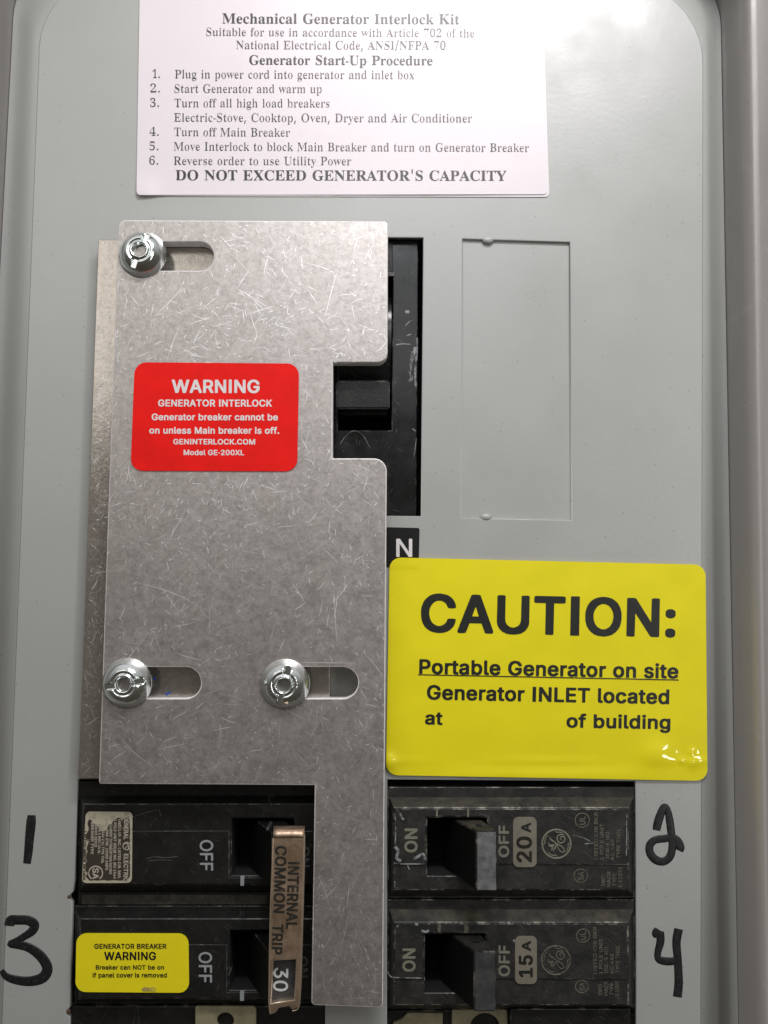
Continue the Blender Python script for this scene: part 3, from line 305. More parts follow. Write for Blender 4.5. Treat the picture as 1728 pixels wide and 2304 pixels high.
"6":[180,[89,-3,-20,3,-16,8,-12,10,-13,19,-8,20,-4,22,-2,38,3,22,5,24,8,22,11,17,12,13,16,10,18,6,14,2,26,-1,19,-7,12,-10,4,-8,1,-8,-1,-8,-3,-6,-6,-6,-6,-3,-20,-3,-2,2,-3,22,-7,13,-5,3,-5,1,-14,-3,-13,-10,-10,-20,-6,-24,-2,-24,1,-2,2,0,20,8,24,2,22,-4,16,-8,12,-12,8,-18,3,-18,-1,-24,-3,-14,-7,-14,-7,-10,-9,-9,-20,-10,-14,-3],[89,19,12,0,6,3,5,5,6,12,4,22,0,22,-5,20,-4,8,-6,6,-12,4,-8,0,-14,-5,-11,-7,-2,-6,2,-34,6,-24,9,-17,6,-6]],
"7":[180,[55,0,-1,3,84,190,-3,2,-78,0,-10,-1,-6,-4,-4,-5,-4,-22,-16,-1,-2,1,-1,4,2,62,151,1,2,-3,-1,-16,-86,-208,-5,-3]],
"8":[180,[81,-3,-24,3,-20,9,-14,12,-6,8,-4,10,-3,12,0,14,4,16,5,8,8,8,27,18,1,2,-16,12,-14,16,-7,16,-1,20,3,14,5,9,6,8,10,9,12,6,14,4,32,2,16,-2,17,-6,13,-9,10,-15,4,-12,1,-10,-1,-12,-2,-8,-10,-15,-28,-19,25,-16,15,-14,8,-16,3,-20,-2,-18,-5,-10,-6,-10,-10,-9,-14,-8,-14,-4,-26,-4],[78,17,9,-2,12,1,13,7,9,12,5,20,-3,14,-8,12,-16,12,-20,10,-10,-7,-9,-11,-4,-8,-3,-14,1,-16,4,-12,7,-10],[94,137,5,0,6,4,10,12,4,14,1,14,-4,16,-7,9,-10,7,-12,1,-10,-3,-10,-10,-4,-16,-1,-12,4,-12,5,-8,8,-7]],
"9":[180,[67,-3,-22,4,-10,5,-6,5,-4,6,-4,10,-1,10,3,6,6,6,6,1,13,-21,7,-7,8,-4,8,-1,12,1,10,5,10,11,9,19,5,26,2,28,-2,-1,-16,-12,-20,-5,-22,1,-18,7,-16,13,-9,15,-4,16,0,28,2,12,6,16,10,14,9,8,10,6,16,6,26,2,20,-4,14,-6,15,-12,10,-14,7,-16,6,-22,2,-18,0,-34,-4,-28,-6,-22,-8,-18,-12,-17,-13,-11,-15,-9,-16,-4],[80,113,13,-1,9,3,11,8,7,10,-2,36,-6,22,-5,8,-6,7,-12,5,-12,-2,-8,-6,-7,-12,-4,-18,0,-28,4,-16,7,-10]],
":":[90,[39,-1,-8,4,-5,6,-2,6,0,10,4,8,7,6,6,2,10,0,8,-4,5,-6,3,-8,0,-8,-4,-8,-6,-6,-8,-3],[41,130,-8,4,-7,7,-2,6,0,10,4,8,7,6,8,2,8,0,8,-4,5,-6,3,-8,0,-8,-4,-8,-6,-6,-8,-3]],
"A":[210,[-3,0,0,8,14,6,8,13,79,194,3,2,6,-1,81,-189,10,-18,5,-4,9,-4,0,-6,-101,-1,0,8,18,4,4,3,3,6,-2,10,-13,31,-68,1,-5,-2,-8,-20,-4,-10,0,-10,5,-8,20,-6,-1,-6],[56,79,3,-2,52,0,3,2,-27,68,-2,3,-3,-3]],
"B":[212,[9,0,0,8,12,2,8,5,4,6,2,8,1,150,-2,16,-3,7,-6,5,-16,4,-2,2,1,4,3,1,114,0,32,-7,12,-5,8,-6,8,-11,4,-12,1,-14,-3,-12,-6,-10,-11,-10,-11,-6,-17,-6,2,-2,19,-6,13,-6,14,-12,7,-10,3,-16,0,-16,-5,-14,-8,-12,-10,-9,-14,-8,-12,-4,-18,-3],[96,13,9,-2,10,1,14,5,9,10,5,18,1,28,-5,17,-4,7,-6,6,-18,6,-20,1,-3,-1,-1,-2,0,-80,4,-10],[89,121,18,1,12,4,9,7,5,10,3,18,-1,22,-6,15,-10,8,-10,2,-12,-1,-6,-2,-2,-4,-2,-10,0,-66]],
"C":[224,[119,-5,-26,3,-26,11,-12,8,-11,10,-16,20,-10,24,-6,30,2,30,6,24,12,22,17,19,18,13,18,8,18,4,26,2,22,-4,28,-9,8,-1,8,3,7,11,5,0,2,-4,0,-68,-2,-3,-6,1,-14,28,-16,18,-14,10,-18,7,-12,0,-12,-1,-14,-6,-10,-8,-7,-10,-6,-12,-6,-22,-2,-18,0,-50,3,-18,5,-18,7,-14,9,-10,13,-9,12,-3,14,-2,12,1,16,4,16,8,16,12,12,13,2,0,6,-6,-1,-4,-14,-16,-23,-16,-24,-9]],
"D":[238,[11,0,0,8,12,2,8,5,4,14,0,156,-2,12,-3,6,-7,5,-14,3,-2,2,1,4,3,1,98,0,22,-1,20,-4,16,-5,13,-7,15,-11,12,-15,9,-16,5,-18,3,-26,-1,-28,-5,-24,-10,-20,-11,-15,-16,-12,-8,-4,-14,-6,-24,-5,-24,-1],[96,13,11,-2,20,3,12,6,10,10,8,13,4,12,4,18,3,22,0,28,-3,24,-5,22,-7,14,-8,10,-12,9,-12,4,-14,2,-10,-2,-6,-3,-3,-6,-1,-8,0,-158,2,-12,3,-4]],
"E":[212,[9,0,-3,3,1,4,16,3,8,5,3,6,2,12,-1,158,-2,8,-4,5,-6,4,-14,3,-1,2,1,5,178,0,4,-1,0,-60,-2,-4,-5,2,-5,18,-6,12,-8,8,-10,6,-20,6,-18,1,-20,0,-7,-5,-2,-8,1,-75,16,1,14,6,7,6,5,8,7,26,7,0,1,-104,-2,-4,-5,0,-6,24,-4,9,-6,8,-16,7,-12,1,-6,0,-1,-77,2,-10,9,-5,30,0,22,4,16,8,10,9,10,14,9,18,7,1,2,-1,0,-2,-12,-64,-4,-1]],
"F":[194,[9,0,-2,3,1,4,19,6,5,6,3,10,1,152,-2,12,-3,8,-8,6,-15,4,-1,6,4,1,176,0,1,-3,0,-58,0,-2,-3,-2,-4,2,-6,20,-6,12,-6,7,-10,6,-22,6,-30,0,-8,-1,-5,-6,-1,-76,2,-4,18,1,12,6,6,6,5,9,6,24,7,1,2,-3,0,-105,-4,-2,-4,2,-7,27,-5,8,-5,6,-7,4,-8,3,-14,1,-4,-2,0,-70,3,-14,3,-5,6,-4,22,-4,2,-3,-1,-4]],
"G":[244,[105,-3,-28,8,-21,12,-17,16,-15,22,-7,22,-4,26,1,24,2,12,8,24,11,17,14,16,16,11,22,11,16,4,26,1,24,-4,28,-9,6,-1,8,4,6,9,7,1,2,-4,0,-68,-1,-3,-2,-1,-6,2,-12,24,-16,20,-16,12,-16,6,-10,1,-14,-1,-12,-4,-13,-10,-10,-16,-8,-24,-4,-24,0,-34,2,-24,6,-26,7,-14,10,-14,12,-9,16,-5,20,0,8,2,6,4,6,10,1,12,0,26,-3,16,-3,4,-5,3,-20,4,0,6,104,1,3,-2,-1,-5,-16,-4,-7,-7,-2,-12,0,-48,-2,-4,-23,-9,-26,-6,-24,-3]],
"H":[251,[9,0,-2,3,2,5,14,3,8,5,3,7,2,14,-1,154,-5,12,-7,4,-14,4,-1,4,1,3,106,0,1,-3,-1,-4,-20,-6,-5,-4,-2,-6,-1,-72,1,-2,3,-1,72,1,1,66,-2,10,-2,6,-5,3,-19,5,-1,4,2,3,102,0,4,-1,-1,-6,-15,-4,-8,-6,-3,-10,-1,-12,1,-150,2,-8,4,-6,7,-4,12,-3,2,-3,-1,-4,-105,-1,-2,3,2,5,18,4,4,5,4,8,1,8,-1,72,-72,1,-3,-1,-1,-2,0,-68,1,-10,2,-6,6,-6,19,-5,0,-7]],
"I":[125,[9,0,-3,3,1,4,21,8,5,6,2,8,1,160,-2,10,-3,5,-6,4,-16,2,-2,3,0,4,4,1,104,0,2,-3,-2,-4,-14,-3,-6,-3,-5,-4,-2,-8,0,-162,0,-6,5,-9,6,-4,18,-4,0,-7]],
"J":[158,[47,-31,-18,3,-16,9,-10,12,-5,14,1,10,4,10,8,6,12,3,8,-2,5,-3,7,-10,0,-14,-6,-16,0,-4,3,-4,9,-3,12,3,6,6,3,8,0,194,-3,8,-4,5,-8,4,-16,3,-1,6,3,1,108,0,1,-3,-1,-4,-18,-6,-5,-4,-3,-8,-1,-8,0,-142,-1,-18,-4,-16,-9,-18,-14,-12,-9,-5,-14,-4]],
"K":[245,[9,0,0,8,14,3,8,5,2,5,3,12,0,156,-2,8,-4,6,-7,5,-14,3,-1,4,1,3,104,0,3,-1,0,-4,-1,-3,-16,-3,-5,-2,-3,-4,-3,-6,1,-80,2,0,64,65,10,13,2,8,-2,4,-8,4,-16,2,-2,4,2,3,88,0,4,-1,0,-4,-2,-2,-12,-2,-10,-3,-10,-5,-14,-10,-32,-30,-22,-24,92,-116,12,-10,14,-4,-1,-6,-113,0,0,6,2,1,18,2,4,3,0,6,-5,10,-55,69,-4,3,-6,-5,-1,-3,1,-68,3,-8,5,-5,18,-4,1,-3,0,-4]],
"L":[204,[9,0,-2,3,2,5,12,2,8,5,4,6,2,8,1,154,-2,14,-4,6,-7,5,-14,3,-1,6,3,1,108,0,1,-5,-2,-2,-15,-2,-8,-4,-4,-4,-3,-8,-1,-158,2,-12,4,-7,12,-3,28,1,22,6,12,8,9,9,11,16,9,20,5,1,3,-1,0,-2,-11,-69,-4,-2]],
"M":[304,[9,0,-3,3,1,4,18,5,6,5,3,6,2,10,0,158,-2,8,-3,5,-6,3,-16,4,-2,4,2,3,76,0,4,-1,59,-140,3,-5,2,-1,62,146,4,1,76,0,0,-7,-14,-4,-8,-6,-3,-6,-2,-12,0,-144,2,-14,2,-8,5,-5,18,-4,0,-8,-105,1,1,7,14,3,7,4,3,4,2,8,0,158,-3,-2,-75,-180,-4,-3,-4,0,-3,3,-73,172,-2,5,-2,0,0,-153,3,-8,5,-6,8,-3,12,-2,2,-1,0,-4,-1,-2,-3,-1]],
"N":[237,[195,-5,-4,3,-138,167,-2,-6,1,-134,3,-8,4,-4,6,-3,14,-2,1,-5,-3,-3,-68,1,-1,4,3,3,12,2,8,4,5,13,0,156,-1,4,-14,17,-12,7,0,6,4,1,62,0,110,-134,2,1,0,2,0,104,-2,8,-4,5,-6,4,-14,2,-2,3,0,3,4,2,66,0,1,-3,-2,-4,-13,-3,-8,-5,-5,-14,0,-190,-1,-4]],
"O":[252,[119,-5,-24,3,-20,8,-18,11,-19,18,-10,16,-10,22,-5,28,1,24,5,22,7,18,14,20,15,14,16,11,24,9,20,4,24,0,20,-4,17,-6,19,-12,14,-12,12,-16,10,-20,6,-22,2,-26,-4,-26,-8,-22,-9,-16,-14,-16,-16,-12,-21,-11,-22,-6],[117,7,12,-1,12,2,10,4,10,9,8,12,6,16,6,36,0,48,-4,26,-6,18,-8,15,-10,11,-10,6,-14,3,-16,-1,-10,-4,-14,-12,-7,-10,-6,-16,-3,-16,-3,-26,1,-44,3,-24,4,-12,8,-16,7,-10,10,-9]],
"P":[200,[9,0,-2,3,2,5,14,3,8,5,3,7,2,14,-1,154,-5,12,-7,4,-14,4,-1,4,1,3,102,0,22,-1,26,-5,12,-6,8,-6,10,-13,5,-10,2,-10,0,-16,-3,-10,-9,-18,-15,-13,-20,-8,-24,-4,-34,0,-3,-1,-1,-62,1,-10,2,-6,6,-6,19,-5,0,-7],[88,111,19,0,14,3,10,9,6,12,3,14,0,18,-3,16,-4,10,-4,5,-12,7,-20,1,-6,-3,-3,-4,-1,-6]],
"Q":[252,[175,-56,-16,2,-16,4,-14,6,-13,9,-12,12,-15,22,-22,11,-22,17,-16,22,-11,24,-4,20,-1,24,3,22,8,22,13,20,14,15,18,13,20,9,16,4,24,2,22,-3,25,-8,19,-12,14,-12,12,-16,12,-26,5,-18,1,-22,-4,-28,-8,-22,-12,-20,-14,-14,-17,-12,-23,-10,-1,-2,4,-10,10,-12,15,-11,12,-4,10,-1,24,3,2,-7,-8,-5,-24,-6],[117,7,12,-1,12,2,10,4,10,9,8,12,6,16,4,16,3,24,-1,46,-3,22,-7,20,-8,15,-10,11,-10,6,-14,3,-16,-1,-10,-4,-14,-12,-7,-10,-6,-16,-3,-16,-3,-26,1,-44,3,-22,4,-14,8,-16,9,-12,12,-9]],
"R":[227,[9,0,-2,3,2,5,14,3,8,5,3,7,2,14,-1,154,-5,12,-7,4,-14,4,-1,4,1,3,104,0,18,-1,14,-2,20,-5,10,-5,10,-7,10,-14,4,-13,1,-16,-3,-12,-5,-10,-9,-11,-12,-7,-16,-7,-3,-1,1,-2,55,-82,11,-12,11,-4,0,-6,-68,0,-64,98,-3,3,-4,0,-3,-1,-1,-2,0,-64,1,-10,2,-6,6,-6,19,-5,0,-7],[88,113,21,0,14,3,10,7,8,12,4,18,0,18,-2,10,-7,14,-11,8,-10,3,-14,0,-8,-2,-4,-5,-2,-10]],
"S":[188,[23,-5,-3,4,0,74,3,3,6,-1,10,-28,12,-20,12,-11,16,-7,22,-2,16,5,6,5,6,8,5,16,-4,16,-9,11,-10,7,-52,27,-15,11,-10,12,-8,16,-2,14,1,18,3,12,5,9,6,8,10,9,10,6,12,4,18,3,10,-1,44,-10,6,2,6,8,6,0,1,-2,0,-64,-1,-3,-4,-1,-3,2,-9,22,-13,18,-12,10,-15,7,-16,1,-10,-2,-8,-4,-10,-10,-3,-8,-1,-8,4,-13,10,-11,14,-9,54,-27,14,-10,10,-12,7,-14,2,-22,-3,-20,-6,-14,-6,-9,-10,-9,-12,-7,-14,-6,-20,-3,-18,0,-16,3,-28,8,-6,-3,-4,-7]],
"T":[203,[45,0,0,8,14,2,6,2,6,7,3,8,0,178,0,2,-3,1,-18,-3,-12,-4,-8,-6,-6,-6,-6,-10,-7,-24,-2,-2,-3,-1,-2,1,-2,4,1,60,3,1,186,0,1,-3,0,-60,0,-2,-3,-1,-4,1,-1,2,-3,14,-3,10,-5,8,-8,8,-10,7,-12,4,-16,2,-4,-1,-1,-2,1,-176,2,-8,3,-6,9,-5,14,-2,2,-3,-1,-4]],
"U":[236,[101,-6,-20,4,-16,8,-14,12,-9,15,-4,12,-3,20,-1,126,-2,8,-3,4,-6,4,-14,3,-2,3,1,4,3,1,100,0,4,-1,-1,-6,-19,-5,-4,-3,-3,-6,-2,-12,0,-124,4,-22,9,-16,8,-7,8,-3,18,-3,22,4,10,5,7,6,9,14,6,22,0,132,-2,6,-4,5,-8,4,-14,2,-2,3,1,4,3,1,64,0,2,-3,-1,-4,-15,-6,-4,-4,-3,-8,-2,-10,0,-116,-5,-24,-6,-16,-8,-10,-6,-7,-18,-10,-12,-4,-18,-2]],
"V":[206,[103,-6,-3,3,-81,190,-10,16,-6,5,-9,3,-1,4,2,3,102,0,4,-1,0,-4,-2,-2,-14,-2,-8,-4,-3,-4,-1,-8,47,-116,3,-5,2,0,45,119,0,8,-3,6,-8,4,-14,2,-2,2,1,4,3,1,62,0,2,-1,0,-6,-14,-5,-5,-5,-6,-10,-75,-194,-2,-3]],
"W":[294,[85,-6,-5,5,-67,196,-8,12,-11,4,-1,2,0,4,4,1,86,0,3,-1,-1,-6,-12,-3,-4,-4,-2,-7,1,-8,31,-92,8,-21,2,3,35,90,-7,22,-4,10,-8,7,-14,3,-1,4,1,3,96,0,3,-1,0,-4,-1,-2,-10,-2,-8,-4,-2,-4,0,-6,38,-112,2,2,4,12,28,86,2,10,0,6,-3,6,-5,3,-12,3,-2,2,1,4,3,1,50,0,4,-1,-1,-6,-12,-8,-8,-14,-63,-190,-2,-4,-6,0,-3,4,-49,138,-2,6,-2,2,-59,-148,-3,-3]],
"X":[226,[7,0,-2,3,2,5,16,5,14,12,52,70,3,6,-59,90,-12,14,-13,6,-1,2,0,4,4,1,104,0,2,-3,-2,-4,-18,-3,-5,-5,-1,-6,5,-10,31,-47,28,41,7,14,0,6,-2,4,-5,3,-13,3,-1,2,0,4,4,1,74,0,0,-7,-12,-2,-10,-4,-15,-12,-13,-17,-34,-49,63,-100,11,-14,13,-6,0,-6,-107,0,0,6,18,4,4,4,2,6,-6,14,-32,51,-2,-1,-33,-46,-6,-12,0,-8,2,-4,7,-5,12,-2,2,-3,-1,-4]],
"Y":[204,[51,0,-3,3,1,4,18,5,5,5,3,6,2,18,0,44,-59,108,-9,11,-15,7,0,6,3,1,98,0,4,-1,0,-4,-2,-3,-12,-1,-8,-4,-2,-4,0,-4,11,-24,33,-63,3,3,37,62,8,18,0,6,-4,6,-8,4,-12,1,-2,3,1,4,3,1,64,0,1,-3,0,-4,-13,-7,-10,-11,-58,-96,-1,-62,2,-12,3,-6,4,-4,20,-6,-1,-6]],
"Z":[212,[11,0,-1,5,3,5,117,193,0,2,-3,1,-36,0,-16,-3,-12,-4,-10,-6,-8,-8,-10,-18,-6,-14,-4,-1,-3,1,-1,2,7,62,3,1,160,0,4,-1,-1,-6,-114,-186,-5,-10,50,-1,16,2,16,6,10,7,10,10,10,16,8,21,2,2,4,0,2,-3,-9,-74]],
"a":[165,[37,-4,-14,6,-9,11,-4,12,0,12,2,8,11,14,14,10,22,10,34,12,2,4,0,26,-4,12,-8,7,-14,2,-14,-3,-4,-4,-1,-4,8,-16,-1,-12,-8,-9,-6,-2,-8,-1,-10,3,-7,9,-2,14,4,12,9,9,8,6,8,3,16,4,34,1,12,-3,12,-4,6,-4,8,-9,4,-9,3,-10,1,-92,4,-4,8,1,2,-1,2,-4,-12,-11,-16,-6,-12,-1,-10,3,-7,7,-5,10,-16,-11,-14,-6,-12,-2],[67,17,6,-1,8,2,8,5,6,8,0,46,-2,3,-14,-5,-8,-4,-6,-7,-5,-7,-4,-16,1,-10,4,-9]],
"b":[173,[23,-5,-3,4,0,194,-3,12,-4,4,-8,2,-1,4,1,3,2,0,56,0,3,-1,0,-2,1,-77,2,-1,8,6,10,6,16,3,20,-2,16,-9,14,-17,8,-21,3,-18,-2,-28,-5,-16,-10,-18,-14,-15,-14,-8,-20,-5,-18,1,-12,5,-16,10,-4,1,-22,-16],[84,7,7,0,8,2,5,4,5,6,5,14,3,26,0,32,-2,16,-4,12,-5,8,-5,4,-12,3,-8,-1,-7,-4,-5,-6,-3,-8,0,-88,2,-8,4,-6,5,-4]],
"c":[141,[61,-4,-14,6,-13,9,-9,10,-8,14,-5,14,-3,18,1,18,2,12,7,16,9,14,11,10,12,8,16,6,16,2,24,-3,13,-7,9,-10,4,-14,-3,-12,-5,-6,-6,-3,-8,0,-8,2,-5,5,-3,8,-1,20,-3,6,-8,3,-8,-1,-6,-2,-9,-10,-6,-22,0,-28,2,-20,4,-12,7,-12,8,-9,10,-6,10,-2,14,2,10,5,12,8,4,-3,0,-3,-16,-17,-18,-10,-20,-5]],
"d":[178,[55,-4,-14,6,-12,10,-8,11,-7,16,-4,16,-1,22,3,22,6,18,7,11,10,11,12,8,10,4,10,1,14,-1,12,-4,12,-10,2,1,0,51,-2,12,-6,7,-13,3,-1,2,0,4,4,1,62,0,2,-3,0,-186,3,-10,12,-6,1,-2,0,-4,-2,-2,-32,-4,-26,-5,-2,3,0,14,-2,2,-10,-11,-10,-6,-14,-3],[74,15,9,-2,12,5,9,11,3,10,0,76,-2,6,-4,6,-6,5,-8,2,-12,-1,-9,-6,-6,-14,-3,-16,-1,-38,2,-18,7,-18,4,-5]],
"e":[144,[59,-3,-12,4,-10,6,-10,10,-6,10,-7,14,-4,18,-1,20,2,14,3,14,7,13,9,13,9,8,12,7,12,3,26,0,20,-8,10,-9,6,-7,8,-22,2,-24,-2,-2,-75,0,-2,-2,0,-10,6,-24,5,-9,6,-6,6,-4,10,-3,12,0,10,3,8,5,10,11,5,-3,1,-4,-10,-14,-8,-8,-16,-10,-8,-3,-14,-3],[56,93,40,0,0,18,-1,12,-4,12,-4,5,-8,2,-6,0,-6,-3,-5,-6,-5,-18]],
"f":[102,[9,0,-2,3,1,4,11,4,5,8,1,110,-2,3,-14,1,-1,14,3,1,12,1,2,1,0,25,3,14,5,12,12,11,14,7,14,3,20,0,13,-3,13,-9,6,-11,0,-14,-6,-10,-8,-4,-6,-1,-8,3,-5,4,-3,6,-1,6,6,18,-3,5,-10,0,-6,-3,-3,-6,-2,-14,1,-39,4,-2,20,0,2,0,1,-3,-1,-12,-24,-1,-3,-3,0,-98,2,-10,2,-6,4,-4,17,-4,0,-6]],
"g":[157,[59,-67,-22,3,-12,4,-12,9,-6,12,0,6,3,8,9,7,10,5,1,2,-13,10,-5,8,-1,10,3,10,11,12,21,14,-19,12,-11,14,-4,8,-2,12,1,8,3,14,8,12,11,8,12,6,14,4,24,1,30,-6,38,-1,0,-16,-18,-1,-2,-1,7,-16,2,-16,-4,-16,-7,-11,-12,-10,-14,-6,-14,-3,-22,1,-8,-2,-7,-5,-4,-8,3,-7,8,-4,54,-2,16,-4,9,-5,9,-10,4,-14,0,-12,-4,-14,-4,-6,-8,-8,-20,-11,-26,-5],[63,-55,28,0,22,5,6,3,5,6,2,8,-1,7,-4,5,-4,2,-10,2,-62,-1,-4,-3,-5,-8,-1,-8,2,-4,4,-6,8,-5],[68,61,11,-1,8,3,5,8,3,16,1,18,-3,22,-6,11,-10,4,-8,-1,-8,-6,-3,-6,-3,-14,-1,-18,2,-18,5,-12]],
"h":[183,[11,0,-3,3,1,3,12,6,3,5,1,8,0,166,-3,14,-5,4,-6,2,-1,6,3,1,56,0,1,-3,1,-84,2,0,8,8,12,8,12,4,14,1,10,-1,10,-4,8,-6,6,-10,5,-16,0,-12,1,-82,4,-10,10,-4,1,-4,0,-2,-3,-1,-73,1,0,6,10,4,4,10,0,90,-1,9,-4,7,-4,2,-8,1,-8,-2,-6,-4,-8,-9,-3,-4,1,-92,4,-8,11,-4,0,-6]],
"i":[95,[11,0,-3,3,1,4,12,4,3,6,1,8,0,98,-2,12,-4,4,-8,2,-1,6,3,1,56,0,2,-3,0,-124,4,-9,11,-5,0,-4,0,-2,-3,-1],[41,174,-8,5,-7,8,-2,10,1,8,6,10,6,4,10,3,8,-1,8,-4,7,-8,2,-10,-1,-8,-4,-8,-7,-6,-7,-3]],
"j":[100,[11,-67,-14,3,-14,9,-7,10,-3,10,1,8,5,8,8,4,10,1,10,-5,5,-8,-1,-10,-6,-12,2,-5,6,-2,8,1,5,4,3,8,1,12,0,156,-3,11,-4,3,-10,2,-2,2,0,3,4,2,60,0,1,-3,0,-154,-2,-22,-8,-16,-14,-12,-17,-7],[47,174,-8,3,-7,6,-4,8,-1,10,3,10,7,7,8,4,12,0,7,-3,7,-6,4,-10,0,-8,-4,-10,-6,-7,-10,-4]],
"k":[172,[11,0,-3,3,1,4,12,5,3,5,1,8,0,168,-2,12,-4,4,-8,2,-1,6,3,1,56,0,1,-3,1,-131,2,-1,2,1,32,33,8,10,1,6,-1,4,-4,2,-11,2,-2,4,3,3,64,0,0,-7,-14,-4,-12,-6,-30,-28,-1,-4,59,-84,4,-4,9,-4,0,-4,0,-2,-3,-1,-74,0,-2,3,1,4,7,1,4,3,1,4,0,4,-33,47,-4,3,-6,-6,0,-38,3,-12,3,-3,9,-3,0,-6]],
"l":[96,[11,0,-3,3,1,4,12,4,3,6,1,8,0,166,-2,14,-4,4,-8,2,-1,6,3,1,56,0,2,-3,0,-192,3,-10,3,-3,9,-3,0,-4,0,-2,-3,-1]],
"m":[266,[11,0,-3,3,1,3,10,4,3,3,3,14,0,96,-2,10,-2,4,-11,6,1,5,56,0,2,-1,2,-17,20,17,12,4,8,1,14,0,12,-4,8,-7,8,-13,2,0,10,10,10,8,8,4,12,2,16,0,6,-2,8,-4,8,-9,6,-14,2,-12,1,-92,4,-8,10,-4,0,-6,-74,0,0,6,10,4,2,4,2,6,0,88,-3,16,-6,4,-8,1,-12,-5,-6,-5,-5,-7,0,-92,4,-10,10,-4,0,-6,-73,-1,-1,7,11,4,4,12,0,84,-1,12,-3,6,-5,4,-7,1,-6,-1,-10,-5,-9,-13,0,-86,3,-12,4,-4,7,-2,0,-6]],
"n":[183,[11,0,-3,3,1,3,12,6,3,5,1,8,0,96,-3,14,-3,3,-8,3,-1,6,3,1,56,0,1,-3,0,-12,3,-2,16,14,8,4,12,3,20,-1,10,-4,8,-6,6,-10,5,-16,1,-94,4,-10,11,-4,0,-6,-76,0,0,6,10,4,4,10,0,90,-1,9,-4,7,-4,2,-8,1,-8,-2,-6,-4,-8,-9,-3,-4,1,-92,4,-8,11,-4,0,-6]],
"o":[162,[65,-4,-12,4,-14,8,-10,9,-9,12,-6,14,-4,14,0,34,4,14,6,14,9,11,10,9,12,8,14,4,10,1,20,-1,14,-4,11,-6,11,-9,8,-11,7,-12,3,-12,3,-16,-1,-22,-4,-16,-6,-14,-8,-11,-10,-10,-14,-8,-12,-4,-10,-1],[73,7,12,-1,10,5,7,12,2,18,1,50,-3,32,-3,8,-4,6,-6,4,-6,2,-12,-2,-7,-6,-4,-10,-4,-24,0,-40,2,-32,5,-14,4,-4]],
"p":[178,[11,-67,-2,2,0,4,10,4,4,6,2,14,0,156,-3,16,-4,4,-7,3,-1,5,3,1,54,0,1,-3,1,-14,2,-1,14,15,14,6,12,2,8,-1,15,-5,13,-10,9,-12,7,-16,4,-18,1,-20,-2,-18,-5,-16,-6,-14,-6,-9,-12,-11,-10,-5,-12,-3,-12,0,-10,3,-10,5,-10,9,-2,-1,-1,-40,2,-18,3,-5,4,-4,14,-3,1,-4,-1,-3],[86,15,13,-1,10,5,7,12,4,18,1,32,-3,30,-2,8,-5,8,-6,4,-6,2,-8,0,-8,-4,-8,-8,-5,-10,0,-76,6,-12]],
"q":[174,[85,-66,0,6,16,4,5,7,1,8,0,51,-2,1,-10,-8,-10,-5,-18,-3,-10,1,-12,4,-14,10,-13,19,-7,24,-1,26,4,22,6,14,11,15,10,9,14,9,10,3,14,2,14,-1,16,-7,14,-9,24,16,4,2,2,-3,0,-194,1,-6,3,-6,4,-3,8,-2,0,-5,-2,-2],[79,15,10,-1,10,4,6,7,2,8,0,88,-2,8,-3,6,-5,4,-8,2,-14,-2,-9,-8,-6,-12,-4,-24,0,-38,4,-22,8,-14]],
"r":[138,[11,0,-3,3,1,3,10,4,3,3,3,14,0,98,-2,10,-4,4,-8,2,0,7,56,0,2,0,1,-3,1,-20,16,17,16,9,16,1,11,-5,7,-8,1,-8,-1,-12,-6,-9,-10,-4,-10,2,-5,3,-9,11,-8,2,-6,-3,-5,-4,-6,-14,-1,-10,1,-74,3,-6,4,-3,15,-3,0,-6]],
"s":[138,[19,-4,-2,3,0,48,2,3,4,0,2,-1,5,-14,9,-14,8,-7,10,-5,14,-2,8,2,9,6,4,10,-1,9,-8,11,-44,24,-10,9,-6,8,-5,11,0,14,2,10,4,10,11,12,8,5,10,3,16,2,32,-7,6,2,4,4,4,1,2,-4,0,-38,-2,-4,-4,0,-2,1,-7,15,-8,10,-5,4,-10,4,-12,1,-8,-3,-7,-6,-2,-8,2,-10,7,-7,42,-22,8,-6,8,-9,5,-12,1,-18,-2,-12,-5,-12,-11,-12,-8,-5,-10,-4,-10,-1,-14,1,-28,8,-6,-2,-6,-6]],
"t":[110,[47,-4,-6,2,-8,5,-4,6,-5,10,-1,10,0,102,-2,3,-10,0,-1,9,34,36,17,22,4,2,2,0,2,-4,0,-48,4,-3,24,0,2,-3,0,-8,-2,-3,-24,0,-3,-1,-1,-2,1,-102,5,-8,6,-2,9,4,9,11,5,-1,1,-4,-12,-20,-12,-9,-14,-4]],
"u":[180,[49,-4,-10,5,-5,4,-6,8,-4,10,-2,16,-1,88,-4,10,-10,4,-1,6,3,1,56,0,2,-1,1,-116,2,-6,5,-5,4,-2,8,-1,6,1,8,4,6,7,2,4,0,94,-4,10,-12,4,-2,2,0,4,4,1,58,0,2,-3,0,-116,4,-10,13,-6,0,-6,-27,-4,-34,-7,-2,3,0,16,-2,0,-12,-10,-14,-7,-14,-3]],
"v":[147,[69,-4,-53,129,-7,11,-10,6,0,5,4,1,74,0,1,-5,-13,-5,-3,-3,0,-4,24,-66,3,-3,26,67,-2,8,-14,5,-1,5,3,1,44,0,1,-5,-11,-7,-9,-15,-49,-124,-2,-2]],
"w":[208,[59,-4,-52,133,-5,8,-6,4,-1,6,4,1,66,0,1,-5,-1,-2,-8,-3,-2,-7,22,-62,2,-5,2,0,19,49,-7,22,-3,4,-9,4,0,4,2,1,68,0,4,-1,0,-4,-2,-2,-6,-2,-4,-3,-1,-7,19,-58,2,2,22,56,-2,8,-10,4,-2,2,0,4,4,1,38,0,0,-5,-8,-5,-6,-11,-53,-130,-5,-2,-4,4,-30,92,-2,-2,-38,-92,-2,-2]],
